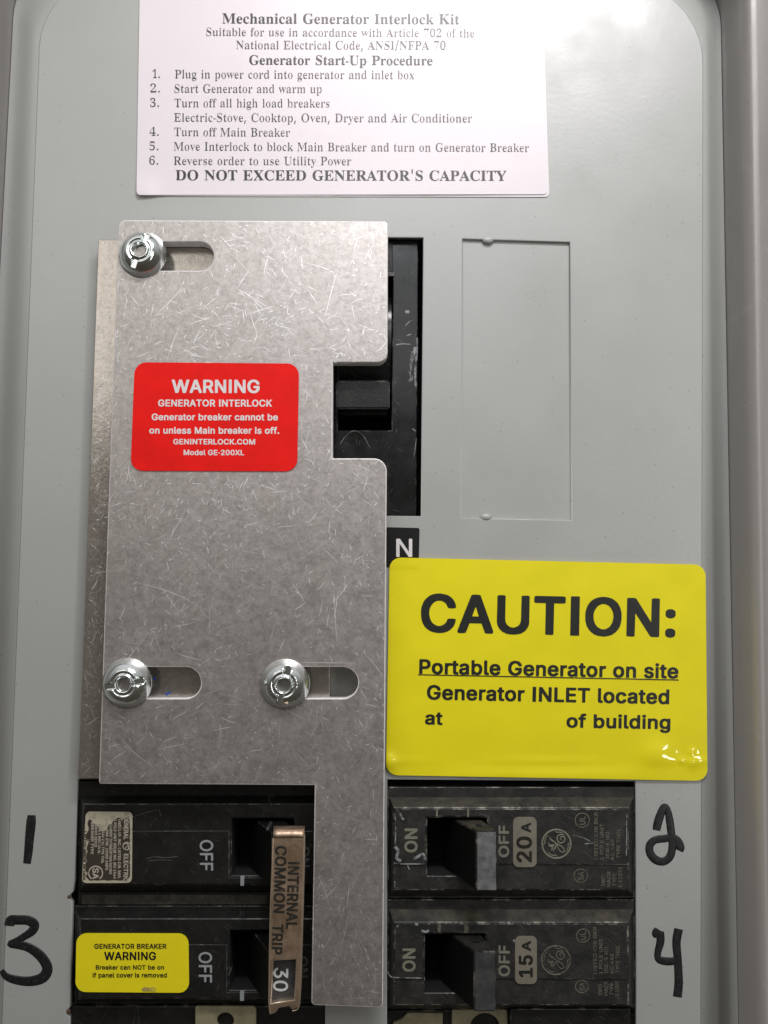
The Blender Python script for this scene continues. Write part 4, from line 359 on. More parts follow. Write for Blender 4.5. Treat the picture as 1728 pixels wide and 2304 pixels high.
"x":[153,[3,0,0,7,12,6,12,11,31,41,-3,6,-36,58,-8,8,-8,4,0,7,76,0,1,-5,-10,-4,-2,-2,-1,-4,15,-26,5,-6,2,-1,18,23,5,10,-1,4,-2,2,-12,4,0,4,4,1,44,0,4,-1,-1,-4,-11,-7,-11,-9,-28,-34,-2,-6,45,-71,4,-5,8,-6,-1,-4,-77,0,0,6,12,3,1,7,-3,8,-11,18,-7,10,-2,0,-19,-24,-6,-12,1,-4,4,-4,10,-2,1,-2,0,-4]],
"y":[144,[21,-67,-12,4,-10,10,-3,12,2,8,3,6,4,4,6,3,10,0,5,-1,5,-3,3,-5,2,-16,3,-2,4,0,7,6,7,10,6,14,4,14,-52,128,-8,13,-8,3,-1,6,3,1,76,0,0,-7,-10,-2,-4,-2,-1,-8,24,-66,3,-3,4,9,21,58,0,6,-2,4,-3,2,-10,2,-2,2,1,4,3,1,42,0,0,-7,-8,-4,-8,-14,-51,-140,-12,-26,-9,-13,-10,-7,-14,-4]],
"z":[140,[7,0,-1,5,2,6,71,124,0,2,-2,1,-18,0,-18,-4,-6,-4,-7,-7,-7,-18,-6,-1,-3,3,3,40,4,1,112,0,0,-9,-69,-124,0,-2,3,-1,16,0,12,2,10,4,6,5,6,8,10,19,4,1,3,-2,0,-6,-4,-42]]
},
'serif': {
"'":[99,[41,152,-4,3,-1,10,-2,76,0,2,3,1,26,-1,1,-2,0,-12,-3,-74,-2,-3]],
",":[90,[21,-58,-2,2,-1,3,15,86,2,1,28,0,2,-3,-2,-6,-22,-80,-4,-3]],
"-":[83,[8,65,67,0,0,18,-67,0]],
".":[90,[39,-1,-8,4,-5,6,-2,6,0,10,4,8,7,6,6,2,10,0,8,-4,5,-6,3,-8,0,-8,-4,-8,-6,-6,-8,-3]],
"/":[120,[9,-36,-1,1,0,4,76,282,3,4,2,0,21,0,1,-4,-76,-284,-2,-3,-2,-1]],
"0":[180,[85,-4,-14,4,-18,9,-12,12,-6,8,-6,12,-8,30,0,8,-2,6,0,24,-2,6,2,6,0,26,2,6,2,16,4,16,10,20,16,15,8,6,16,6,16,2,16,-4,17,-9,11,-10,7,-10,6,-12,6,-18,3,-12,0,-6,2,-6,0,-18,2,-6,0,-16,-2,-6,0,-18,-7,-30,-12,-26,-9,-12,-12,-9,-12,-6,-16,-4],[77,19,4,-1,22,0,8,5,3,4,6,14,3,12,0,8,2,6,0,26,2,6,0,32,-2,6,0,26,-2,6,0,8,-3,12,-6,14,-5,6,-6,3,-26,0,-8,-5,-6,-8,-6,-24,0,-10,-2,-6,0,-32,-2,-6,0,-12,2,-6,0,-32,2,-6,0,-10,4,-18,6,-12]],
"1":[180,[41,0,-2,3,1,14,3,1,28,0,5,3,5,10,0,164,-2,3,-14,-1,-6,-6,-4,-6,-20,-19,-8,1,-6,14,0,6,1,2,3,2,16,6,16,8,34,25,6,2,16,-1,2,-2,0,-198,2,-8,6,-5,32,-1,2,-2,0,-12,-1,-2,-3,-1]],
"2":[180,[21,0,-2,3,0,30,6,8,54,54,17,22,14,26,5,18,0,30,-3,8,-5,8,-10,6,-26,1,-10,-5,-4,-4,-6,-10,-4,-20,0,-10,3,-6,-1,-1,-8,1,-10,6,-8,8,-4,14,0,6,2,8,6,9,8,8,8,6,14,6,28,4,6,-2,10,0,14,-4,12,-6,10,-8,9,-13,5,-18,0,-6,-7,-24,-14,-22,-9,-10,-4,-6,-48,-48,-8,-6,-22,-22,-1,-2,5,-1,88,0,10,5,4,4,4,10,2,12,8,1,2,-3,-1,-10,-3,-12,0,-40,-1,-2,-3,-1]],
"3":[180,[73,-4,-22,4,-20,9,-8,8,-6,10,0,16,3,10,3,4,6,3,5,-1,-2,-6,-1,-6,4,-12,8,-8,16,-7,34,0,16,7,5,6,6,12,3,12,0,14,-3,10,-5,10,-10,10,-16,7,-32,0,-3,1,-1,2,0,14,2,2,16,1,6,2,10,0,14,7,3,4,6,10,5,16,0,18,-2,9,-6,11,-8,7,-8,2,-24,-1,-10,-6,-8,-14,-2,-12,0,-12,2,-4,-6,-1,-14,7,-8,8,-2,6,0,14,6,11,8,8,8,6,14,6,30,4,6,-2,18,-2,18,-8,10,-8,9,-13,5,-18,0,-6,-3,-12,-6,-12,-5,-8,-6,-6,-9,-6,-15,-8,-2,-2,30,-13,14,-14,7,-13,3,-12,0,-10,-5,-20,-6,-12,-10,-12,-17,-11,-16,-6,-20,-3,-4,-1]],
"4":[180,[67,0,-2,3,1,14,3,1,16,0,8,3,5,6,3,10,0,20,-1,2,-3,1,-84,0,-2,3,0,14,1,6,63,106,4,6,3,2,4,6,15,23,6,4,24,-1,2,-2,0,-142,2,-3,28,0,3,-1,1,-2,0,-16,-2,-3,-28,0,-4,-1,0,-2,0,-20,2,-10,6,-6,8,-3,10,0,4,-2,2,-3,0,-10,-1,-2,-3,-1],[24,83,5,-1,68,0,3,1,1,2,0,102,2,6,-1,2,-9,1,-4,-2,-64,-107]],
"5":[180,[73,-4,-12,2,-14,4,-10,5,-8,6,-8,12,-2,10,5,18,7,4,5,0,-3,-10,2,-8,6,-10,8,-6,10,-3,32,0,12,5,10,10,5,14,3,12,0,18,-3,12,-6,12,-7,8,-8,4,-10,3,-40,0,-4,-1,-4,-3,-6,0,-2,1,-3,4,-1,14,1,6,0,14,2,8,0,16,2,6,1,16,2,6,0,18,3,6,3,1,102,-1,2,-2,0,-34,4,-18,-1,-2,-1,-1,-6,0,-2,1,-3,6,-1,10,-2,4,-2,1,-84,0,-3,-1,-1,-2,0,-8,-2,-6,0,-18,-2,-6,1,-16,3,-1,12,0,18,4,12,0,6,-2,8,0,16,-5,15,-8,15,-15,5,-9,5,-14,0,-10,2,-6,-2,-8,0,-10,-5,-14,-7,-12,-14,-14,-10,-6,-26,-9,-8,-1,-4,-1]],
"6":[180,[89,-4,-24,9,-14,10,-6,6,-6,8,-10,20,-4,16,-2,10,0,12,-2,6,0,26,2,6,0,12,4,22,6,18,8,16,6,7,18,18,8,6,20,8,18,2,4,-2,8,0,8,-3,11,-6,9,-9,3,-5,3,-10,-5,-14,-3,-4,-10,-7,-10,-2,-2,1,4,6,0,10,-3,10,-4,8,-3,4,-6,3,-24,0,-10,-4,-8,-7,-10,-16,-8,-32,-2,-22,2,-3,12,0,24,10,14,2,16,-4,17,-9,9,-9,5,-7,8,-20,1,-36,-5,-16,-8,-16,-15,-16,-18,-9,-18,-4],[83,19,4,-1,18,0,8,3,9,10,7,24,0,32,-5,16,-4,8,-5,6,-12,5,-22,0,-12,-4,-14,-9,-2,-4,0,-20,2,-6,0,-12,6,-24,8,-14,8,-8]],
"7":[180,[63,0,-2,3,4,10,21,46,58,134,-1,2,-4,1,-88,0,-12,-2,-4,-3,-3,-4,-3,-24,-2,-1,-6,0,-3,3,0,6,3,22,2,6,1,30,3,1,134,-1,2,-2,0,-10,-6,-14,-4,-14,-60,-140,-15,-38,-5,-11]],
"8":[180,[83,-4,-26,6,-14,7,-12,10,-12,20,-2,10,0,18,2,10,6,10,16,15,20,13,1,2,-9,6,-18,18,-8,14,-2,8,0,24,2,8,8,13,14,14,18,8,26,4,6,-2,8,0,12,-4,9,-5,13,-11,9,-15,3,-10,0,-20,-5,-12,-9,-12,-27,-18,1,-2,15,-8,15,-11,6,-6,9,-13,5,-14,0,-22,-3,-10,-6,-12,-13,-14,-7,-4,-9,-5,-20,-6,-8,0,-6,-2],[71,17,4,-1,30,0,8,3,4,2,9,10,4,8,3,10,-1,14,-4,10,-5,8,-16,12,-22,11,-12,0,-10,-7,-12,-14,-4,-14,0,-24,2,-8,8,-12],[87,137,4,-1,14,0,8,5,9,12,5,16,0,16,-3,8,-5,10,-8,8,-6,3,-30,0,-6,-3,-8,-9,-6,-19,0,-8,4,-16,14,-14]],
"9":[180,[69,-4,-16,4,-8,4,-12,11,-4,6,-2,8,-2,14,1,4,3,2,6,1,2,-3,0,-10,2,-6,8,-8,10,-5,34,0,10,5,6,6,7,12,6,16,5,22,0,10,2,6,0,12,-2,3,-12,0,-6,-7,-9,-6,-21,-9,-6,0,-22,8,-8,5,-10,10,-8,14,-4,16,0,30,6,22,4,8,6,7,8,9,8,6,10,5,20,5,6,1,22,-6,15,-9,11,-11,9,-13,4,-8,6,-18,3,-12,0,-10,2,-6,0,-32,-2,-6,0,-12,-5,-22,-8,-22,-13,-22,-10,-10,-9,-6,-11,-6,-24,-7],[73,113,4,-1,28,1,14,8,8,12,0,22,-2,6,0,10,-7,22,-5,8,-8,8,-8,3,-22,0,-10,-5,-4,-5,-8,-19,0,-6,-2,-6,0,-24,2,-12,6,-12,8,-8]],
":":[90,[39,-1,-8,4,-5,6,-2,6,0,10,4,8,7,6,6,2,10,0,8,-4,5,-6,3,-8,0,-8,-4,-8,-6,-6,-8,-3],[41,130,-8,4,-7,7,-2,6,0,10,4,8,7,6,8,2,8,0,8,-4,5,-6,3,-8,0,-8,-4,-8,-6,-6,-8,-3]],
"A":[210,[5,0,-2,3,1,4,11,5,4,3,3,14,13,32,2,2,5,2,4,10,-3,6,25,62,3,7,7,5,18,44,2,24,3,1,6,-1,2,-4,0,-14,2,-8,43,-100,21,-52,16,-30,13,-8,0,-6,-3,-1,-82,0,-2,3,1,4,21,6,4,8,0,4,-3,8,-12,30,-3,1,-74,0,-2,-1,-3,-2,-12,-30,-3,-14,2,-4,4,-2,17,-4,1,-2,-1,-4,-3,-1],[54,79,5,-1,58,0,4,1,-3,10,-18,44,-7,16,-2,3,-6,0,-4,-3,-26,-66]],
"B":[212,[17,0,-2,3,1,4,13,4,9,6,5,14,0,156,-3,10,-3,6,-6,5,-6,2,-8,0,-2,3,1,4,3,1,102,0,6,-2,8,0,14,-4,20,-12,9,-11,5,-14,0,-14,-3,-10,-7,-12,-7,-6,-13,-8,-18,-6,2,-2,18,-5,17,-9,13,-13,5,-9,3,-8,0,-22,-5,-14,-9,-14,-11,-8,-17,-9,-26,-6],[89,13,4,-1,30,0,8,2,10,7,7,14,3,10,0,30,-3,10,-6,12,-9,8,-16,5,-32,0,-4,-3,0,-84,2,-6],[81,121,16,-1,26,4,6,3,9,10,5,14,0,30,-5,14,-7,8,-12,5,-28,0,-4,-1,-6,-6,0,-78]],
"C":[224,[119,-6,-26,6,-20,9,-12,8,-16,16,-10,14,-8,16,-4,12,-2,12,0,8,-2,6,0,16,2,6,0,10,6,22,10,20,8,10,12,12,10,8,12,7,14,6,16,4,16,2,20,-4,34,-12,12,0,6,4,5,11,5,0,3,-4,-2,-6,-5,-8,0,-22,6,-28,0,-7,-6,0,-3,3,-8,28,-7,10,-8,8,-12,8,-18,7,-38,0,-14,-6,-12,-9,-8,-12,-6,-14,-4,-18,0,-8,-2,-6,0,-26,-1,-4,1,-4,0,-22,2,-6,0,-8,4,-16,8,-16,8,-10,12,-9,16,-6,42,0,14,5,14,7,16,15,3,8,3,2,4,-1,3,-5,-1,-3,-12,-12,-21,-15,-11,-7,-14,-6,-16,-4,-8,0,-6,-2]],
"D":[238,[19,0,-2,3,1,4,13,4,8,6,1,2,3,12,0,154,-3,12,-3,6,-6,5,-6,2,-8,0,-2,3,1,4,3,1,104,0,4,-2,8,0,20,-6,20,-10,10,-8,8,-8,13,-19,6,-16,5,-20,0,-40,-7,-28,-10,-20,-11,-14,-15,-10,-11,-6,-12,-5,-18,-4,-12,0,-6,-2],[89,13,4,-1,32,0,10,3,12,6,10,10,7,12,6,18,3,12,0,8,2,6,0,46,-2,6,-2,16,-5,16,-6,12,-9,12,-18,10,-12,3,-28,0,-10,-5,-2,-6,0,-174,2,-6]],
"E":[212,[15,0,-2,3,2,4,16,3,8,7,4,12,0,160,-4,12,-8,7,-6,2,-8,0,-2,3,1,4,3,1,162,0,3,-1,1,-24,4,-12,3,-14,0,-10,-1,-2,-2,-1,-5,1,-7,30,-3,6,-3,4,-12,6,-20,5,-48,0,-4,-1,-6,-6,0,-78,2,-3,26,0,10,3,8,4,4,8,7,32,3,1,4,-1,0,-18,-3,-14,-3,-8,0,-22,6,-22,1,-22,-1,-2,-2,-1,-5,1,-5,30,-4,10,-2,3,-14,6,-30,0,-2,-3,0,-78,4,-8,6,-3,48,0,18,4,18,9,7,6,6,12,8,22,7,1,2,-1,1,-2,-7,-20,-8,-16,-5,-28,-3,-1]],
"F":[194,[17,0,-2,3,1,4,5,3,6,0,6,3,5,6,5,12,0,156,-3,10,-3,6,-8,4,-14,4,-2,2,1,4,3,1,160,0,3,-1,1,-22,3,-8,4,-16,0,-14,-1,-2,-2,-1,-5,1,-3,16,-6,20,-2,4,-6,4,-12,5,-12,2,-52,0,-6,-5,0,-80,0,-2,4,-1,18,0,10,2,12,5,5,8,6,32,7,1,2,-1,1,-2,-2,-18,-5,-20,0,-26,4,-12,2,-14,1,-12,-2,-4,-5,-1,-3,3,-4,28,-3,8,-4,6,-12,5,-10,2,-20,0,-2,-3,0,-78,2,-8,8,-7,16,-4,8,-1,2,-2,-1,-4,-3,-1]],
"G":[244,[113,-4,-10,2,-18,6,-20,11,-8,6,-10,10,-12,16,-6,12,-6,18,-2,12,0,40,4,20,4,10,10,18,8,10,12,11,20,14,14,6,16,4,16,2,22,-4,26,-10,18,0,4,1,2,2,5,10,3,1,4,-1,1,-4,-2,-6,-5,-6,0,-26,4,-14,3,-14,-1,-4,-2,-1,-7,1,-8,30,-7,10,-6,6,-14,10,-18,7,-40,-1,-10,-4,-8,-6,-6,-6,-8,-12,-6,-16,-4,-20,0,-10,-2,-6,0,-42,2,-6,0,-10,8,-30,10,-16,12,-12,12,-6,12,-3,30,0,10,3,7,6,5,10,-1,48,-3,6,-6,5,-21,5,-1,4,2,2,88,1,3,-1,1,-2,-2,-5,-6,-2,-6,0,-6,-3,-4,-6,-2,-8,0,-52,-3,-4,-29,-11,-16,-4,-8,0,-6,-2]],
"H":[251,[17,0,-2,3,1,4,7,3,8,1,6,4,3,6,3,10,0,158,-3,8,-3,6,-6,4,-8,3,-6,0,-2,3,1,4,3,1,86,0,3,-1,1,-2,-1,-4,-9,-1,-12,-5,-4,-4,-2,-6,0,-72,0,-2,4,-1,82,0,3,1,1,2,0,71,-3,7,-3,4,-12,5,-9,1,-1,4,2,2,88,1,3,-1,0,-4,-2,-2,-7,-1,-12,-5,-6,-12,0,-164,2,-8,4,-6,6,-4,14,-4,2,-2,-1,-4,-3,-1,-88,0,-2,3,1,4,7,3,6,0,6,3,4,4,4,12,0,74,-1,2,-3,1,-82,0,-4,-1,0,-2,0,-76,2,-8,4,-4,8,-5,12,-3,2,-2,-1,-4,-3,-1]],
"I":[125,[15,0,-2,3,1,4,19,6,7,8,3,8,0,164,-3,8,-5,6,-10,3,-8,0,-4,3,1,4,3,1,92,-1,2,-2,-2,-4,-2,-1,-8,0,-12,-5,-4,-4,-2,-6,0,-168,6,-12,22,-8,2,-2,-1,-4,-3,-1]],
"J":[158,[47,-32,-24,11,-12,12,-6,16,0,8,2,8,10,12,8,1,9,-11,3,-6,-1,-14,-7,-14,0,-2,4,-6,10,-3,16,0,8,2,7,7,3,8,0,194,-3,8,-5,6,-14,5,-8,0,-2,5,1,2,3,1,92,-1,2,-2,-1,-4,-15,-4,-6,-4,-4,-6,-2,-12,0,-158,-5,-18,-4,-10,-4,-6,-12,-12,-17,-9,-20,-4]],
"K":[245,[17,0,-2,3,1,4,13,3,6,3,4,4,4,12,0,162,-3,8,-5,6,-10,5,-8,0,-2,3,1,4,3,1,86,0,3,-1,1,-4,-2,-3,-8,0,-12,-5,-4,-4,-2,-8,0,-76,0,-2,4,-1,10,0,4,3,14,14,4,8,46,46,10,12,1,4,-2,4,-9,5,-14,0,-2,3,1,4,3,1,72,0,3,-1,0,-4,-3,-3,-10,0,-12,-4,-16,-9,-57,-58,-2,-6,85,-106,14,-14,17,-6,1,-2,-1,-4,-3,-1,-96,0,-2,3,2,4,12,1,8,3,2,2,2,4,-4,9,-54,69,-8,7,-10,0,-4,-1,-4,-4,-2,-4,0,-66,2,-8,4,-4,8,-5,12,-3,2,-2,-1,-4,-3,-1]],
"L":[204,[17,0,-2,3,1,4,7,3,8,1,6,4,3,6,3,10,0,158,-4,12,-8,7,-6,2,-8,0,-2,3,1,4,3,1,92,-1,2,-2,-1,-4,-15,-1,-8,-3,-6,-6,-2,-8,0,-170,4,-6,8,-3,48,0,22,7,10,6,6,6,5,8,10,28,3,4,4,1,2,-1,1,-2,-1,-6,-8,-24,-4,-8,-5,-30,-2,-2,-3,-1]],
"M":[304,[15,0,-2,3,1,4,15,4,8,4,1,2,-1,164,1,2,4,2,1,2,0,7,-4,9,-6,4,-8,3,-8,0,-2,3,1,4,3,1,60,0,3,-1,57,-136,6,-10,4,-1,6,1,47,112,3,4,5,2,7,18,6,9,4,2,58,0,3,-1,1,-4,-2,-3,-12,-2,-8,-5,-4,-8,-2,-12,0,-146,2,-6,0,-8,2,-6,4,-4,6,-3,13,-3,1,-2,-1,-4,-3,-1,-84,0,-3,1,-1,2,2,4,6,3,6,0,6,3,5,6,3,8,0,158,-2,3,-4,0,-4,-1,-2,-4,-47,-110,-1,-2,-6,-4,-4,-8,-14,-34,-2,-8,0,-14,-4,-3,-4,0,-2,3,-1,14,-2,8,-17,38,-49,118,-3,3,-8,-1,-1,-2,1,-164,2,-4,2,-1,14,-4,6,-1,2,-4,-1,-2,-3,-1]],
"N":[237,[195,-6,-5,5,-8,18,-9,12,-16,18,-86,106,-10,12,-4,1,-6,-1,-2,-2,0,-146,2,-3,6,-3,14,-4,2,-4,-1,-2,-3,-1,-50,0,-3,1,-1,4,2,2,14,3,6,3,1,2,0,148,5,6,-1,18,-7,10,-8,8,-11,6,-1,2,1,4,3,1,46,0,4,-2,108,-131,2,-2,4,-1,4,0,2,3,1,114,-1,4,-4,4,-16,3,-4,3,0,2,1,2,3,1,50,0,3,-1,1,-2,-1,-4,-9,-1,-8,-3,-4,-4,0,-2,-1,-116,-1,-2,-4,-2,0,-2,0,-62,7,-20,-1,-3]],
"O":[252,[121,-6,-30,8,-16,8,-16,11,-12,12,-12,16,-6,12,-6,18,-2,12,0,36,4,20,10,22,10,13,16,16,10,8,24,12,16,4,18,2,22,-4,14,-5,21,-12,15,-13,13,-17,6,-10,4,-10,7,-22,0,-12,2,-6,0,-8,-2,-6,-1,-12,-4,-16,-4,-10,-10,-18,-7,-10,-10,-10,-18,-13,-22,-10,-26,-6],[109,7,4,-1,28,0,10,3,16,10,5,8,8,16,7,26,0,10,2,6,0,46,-2,6,0,10,-5,20,-10,22,-7,10,-10,8,-12,5,-36,0,-8,-3,-10,-6,-8,-8,-8,-14,-8,-30,0,-10,-2,-6,0,-50,2,-6,0,-8,2,-12,6,-18,10,-16,12,-12]],
"P":[200,[17,0,-2,3,1,4,7,3,8,1,6,4,3,6,3,10,0,158,-3,8,-3,6,-6,4,-8,3,-6,0,-2,3,1,4,3,1,106,0,6,-2,8,0,14,-4,15,-9,9,-9,5,-7,4,-8,3,-10,-1,-22,-4,-12,-7,-12,-8,-8,-7,-4,-19,-9,-10,-2,-12,0,-6,-2,-32,0,-2,-3,0,-70,2,-6,6,-6,6,-3,13,-3,1,-2,-1,-4,-3,-1],[81,111,4,-1,26,0,12,2,10,5,6,6,3,6,5,16,0,28,-7,20,-7,8,-8,4,-38,1,-4,-3,-2,-4,0,-86]],
"Q":[252,[179,-56,-4,2,-10,0,-20,6,-12,6,-10,7,-12,12,-8,10,-6,12,-16,7,-12,7,-8,6,-16,16,-10,14,-6,12,-6,18,-2,12,0,36,4,20,10,22,10,13,16,16,10,8,24,12,16,4,18,2,22,-4,12,-4,16,-8,18,-14,13,-15,10,-16,8,-22,3,-10,0,-12,2,-6,0,-6,-2,-6,0,-12,-7,-24,-8,-16,-11,-16,-10,-10,-16,-11,-24,-11,-2,-4,10,-16,8,-8,14,-8,12,-3,36,1,-2,-1,-1,-5,-3,-3,-20,-6,-22,-4],[111,7,4,-1,26,0,10,3,16,10,9,14,6,16,5,18,0,10,2,6,0,52,-2,6,0,8,-5,18,-10,22,-7,10,-10,8,-12,5,-36,0,-8,-3,-10,-6,-8,-8,-8,-14,-8,-30,0,-10,-2,-6,0,-50,2,-6,0,-8,2,-12,6,-18,10,-16,12,-12,8,-4]],
"R":[227,[17,0,-2,3,1,4,7,3,8,1,6,4,3,6,3,10,0,158,-3,8,-3,6,-6,4,-8,3,-6,0,-2,3,1,4,3,1,102,0,6,-2,20,-2,18,-7,10,-7,9,-9,6,-12,3,-10,0,-16,-3,-10,-8,-14,-7,-8,-12,-7,-16,-6,-2,-3,54,-80,12,-14,11,-4,1,-2,-1,-4,-3,-1,-46,0,-4,1,-64,99,-4,2,-16,0,-4,-1,0,-2,0,-72,2,-8,4,-4,8,-5,12,-3,2,-2,-1,-4,-3,-1],[81,113,4,-1,28,0,10,2,8,3,10,6,5,8,4,10,3,12,0,16,-3,12,-3,9,-10,11,-12,5,-36,0,-6,-5,-2,-6,0,-80]],
"S":[188,[23,-6,-3,3,0,4,1,2,5,4,1,2,0,24,-7,32,0,8,1,2,6,1,2,-1,1,-2,6,-34,9,-14,12,-10,16,-7,38,0,10,3,9,6,5,6,3,6,3,8,0,10,-3,8,-3,6,-8,8,-10,7,-46,23,-20,14,-12,14,-4,8,-4,14,0,22,2,10,8,16,16,16,14,7,14,3,6,1,22,-4,20,-6,16,0,6,9,6,0,1,-2,-1,-6,-6,-2,0,-2,0,-20,7,-26,0,-8,-1,-2,-2,-1,-5,1,-7,26,-4,10,-12,12,-10,6,-8,3,-10,2,-20,0,-12,-3,-8,-4,-8,-8,-4,-10,0,-16,4,-8,8,-8,10,-6,52,-25,11,-7,13,-10,7,-10,6,-12,3,-10,0,-26,-5,-14,-4,-8,-5,-8,-11,-10,-13,-8,-14,-5,-10,-2,-20,0,-32,10,-14,0,-4,-2,-5,-9]],
"T":[203,[53,0,-2,3,1,4,15,3,6,3,5,6,3,8,0,178,-1,2,-3,1,-22,0,-12,-3,-18,-10,-7,-16,-5,-26,-4,-1,-3,1,0,2,0,12,2,12,5,16,1,22,3,1,170,-1,2,-2,0,-20,3,-8,3,-14,1,-18,-1,-2,-2,-1,-5,1,-1,10,-6,24,-6,10,-12,6,-16,5,-24,0,-4,-1,0,-2,0,-174,2,-10,4,-6,8,-5,16,-3,2,-2,-1,-4,-3,-1]],
"U":[236,[109,-6,-26,6,-16,9,-12,12,-8,16,-4,18,0,128,-3,12,-3,8,-6,4,-8,3,-6,0,-2,3,1,4,3,1,86,0,3,-1,0,-4,-2,-2,-15,-3,-6,-3,-4,-6,-2,-12,0,-126,2,-6,0,-8,6,-18,6,-8,6,-4,10,-5,8,0,6,-2,16,0,24,4,10,9,10,16,4,12,0,6,2,6,0,138,-2,4,-4,2,-8,3,-8,0,-2,5,1,2,3,1,50,-1,2,-2,-1,-4,-15,-5,-4,-3,0,-2,0,-10,-1,-6,0,-122,-2,-6,0,-6,-5,-14,-5,-10,-7,-8,-11,-8,-13,-9,-18,-6,-8,0,-6,-2]],
"V":[206,[103,-6,-3,5,0,8,-2,12,-70,164,-11,20,-15,8,-1,4,2,2,88,1,3,-1,0,-4,-3,-3,-12,0,-10,-5,-2,-4,0,-10,44,-110,6,-10,4,-1,5,1,3,6,41,106,5,18,-1,4,-3,2,-8,3,-10,0,-2,3,1,4,3,1,46,0,3,-1,1,-2,-1,-4,-9,-2,-4,-2,-4,-5,-6,-19,-40,-104,-4,-8,-4,-2,-4,-6,-16,-42,-2,-8,0,-16,-2,-3]],
"W":[294,[83,-6,-2,5,-1,20,-60,176,-7,12,-12,4,-2,4,1,2,3,1,72,0,3,-1,1,-2,-1,-4,-9,-2,-4,-2,-4,-4,0,-14,30,-92,8,-21,4,-2,6,1,2,4,25,64,1,2,5,2,1,2,8,20,-11,32,-3,4,-4,2,-15,4,-1,2,1,4,3,1,78,0,3,-1,1,-2,-1,-4,-9,-1,-6,-3,-4,-4,-2,-6,32,-98,6,-16,4,-1,6,0,2,3,37,112,-1,8,-2,2,-8,3,-6,0,-2,3,1,4,3,1,36,0,3,-1,1,-2,-1,-4,-9,-4,-4,-4,-1,-10,-36,-108,-1,-2,-6,-2,-2,-6,-18,-54,0,-22,-2,-4,-6,-1,-3,3,-2,26,-42,120,-3,3,-6,0,-3,-1,-1,-2,-26,-66,-7,-6,-11,-26,-10,-28,-2,-20,-2,-3]],
"X":[226,[15,0,-2,3,1,4,17,6,10,8,9,16,16,22,19,26,5,2,5,6,3,6,0,2,-8,14,-54,82,-9,10,-12,4,-2,4,1,2,3,1,90,0,3,-1,0,-4,-3,-3,-16,-1,-6,-6,0,-8,6,-12,26,-40,2,-2,4,-1,6,0,4,3,35,54,1,4,-2,4,-10,5,-8,1,-2,2,1,4,3,1,58,0,3,-1,1,-4,-2,-3,-10,0,-8,-3,-12,-8,-36,-54,-12,-10,-4,-8,8,-16,58,-90,10,-10,9,-4,1,-2,-1,-4,-3,-1,-86,0,-3,1,-1,2,1,4,19,4,3,4,2,6,-8,18,-28,44,-3,3,-8,0,-4,-2,-34,-47,-5,-8,-3,-8,0,-4,4,-4,12,-5,7,-1,1,-2,-1,-4,-3,-1]],
"Y":[204,[57,0,-2,3,1,4,13,3,6,3,4,4,3,6,1,10,2,6,0,45,-59,107,-5,8,-6,6,-13,6,-1,2,1,4,3,1,84,0,3,-1,1,-2,-1,-4,-15,-2,-8,-4,-2,-6,2,-6,40,-80,4,-3,6,0,3,1,4,4,37,62,9,18,1,6,-2,4,-12,5,-8,0,-2,3,1,4,3,1,48,-1,2,-2,-1,-4,-9,-4,-8,-8,-2,-6,-12,-22,-34,-56,-10,-8,-6,-12,0,-62,2,-10,4,-8,10,-5,13,-3,1,-2,-1,-4,-3,-1]],
"Z":[212,[19,0,-2,3,0,4,120,196,0,2,-2,1,-56,0,-20,-5,-16,-10,-3,-6,-9,-28,-2,-5,-4,0,-3,1,0,2,0,12,6,18,5,9,0,17,3,6,3,1,146,0,3,-1,0,-4,-120,-196,0,-2,3,-1,64,0,12,2,14,5,14,8,7,8,7,20,5,20,7,1,2,-1,0,-2,-1,-4,-1,-8,-7,-24,-3,-6,0,-14,-2,-6,-1,-12,-3,-1]],
"a":[165,[43,-4,-6,2,-8,5,-6,6,-4,6,-2,8,0,14,2,8,10,14,16,11,32,14,24,7,2,4,0,24,-5,14,-3,4,-8,4,-30,1,-8,-3,-5,-4,-1,-4,7,-14,0,-14,-9,-11,-6,0,-3,1,-7,8,-2,8,0,12,4,8,10,10,14,8,8,3,10,2,20,0,12,-2,10,-4,8,-6,5,-5,6,-12,3,-10,0,-90,2,-4,4,-3,8,0,6,3,1,-2,-3,-1,-2,-5,-7,-6,-7,-5,-10,-4,-6,0,-6,3,-8,8,-2,6,-2,3,-12,0,-2,-1,-4,-4,-7,-4,-13,-7,-12,-4],[61,17,4,-1,20,0,8,5,9,10,1,46,-1,2,-3,1,-14,0,-10,-3,-8,-4,-8,-6,-4,-6,-4,-9,-2,-15,4,-14]],
"b":[173,[23,-6,-3,3,0,2,5,8,2,6,0,186,-4,8,-10,3,-2,5,1,2,3,1,40,0,3,-1,1,-2,0,-76,0,-2,16,-2,12,11,16,6,8,0,6,-2,15,-9,7,-7,9,-13,6,-16,3,-12,0,-26,-5,-20,-8,-18,-5,-8,-10,-10,-10,-7,-12,-6,-8,-2,-10,0,-12,4,-20,11,-16,1,-2,-1,-8,-12,-6,-5],[77,7,4,-1,16,0,12,5,7,8,7,22,0,12,2,6,0,32,-2,6,0,8,-3,10,-4,8,-7,8,-6,3,-28,0,-6,-3,-6,-6,-4,-10,0,-86,4,-14,2,-2]],
"c":[141,[69,-4,-12,4,-14,9,-8,8,-10,14,-8,26,0,30,8,26,10,13,10,11,8,6,10,5,22,6,16,-4,8,-4,12,-12,3,-5,2,-10,-2,-10,-7,-11,-6,0,-3,1,-5,8,-2,8,-1,22,-5,4,-26,1,-10,-5,-8,-12,-4,-20,0,-32,2,-6,0,-7,4,-13,6,-12,10,-10,8,-4,10,-3,22,0,12,6,8,9,3,0,3,-4,-4,-5,-10,-6,-11,-9,-11,-7,-16,-6]],
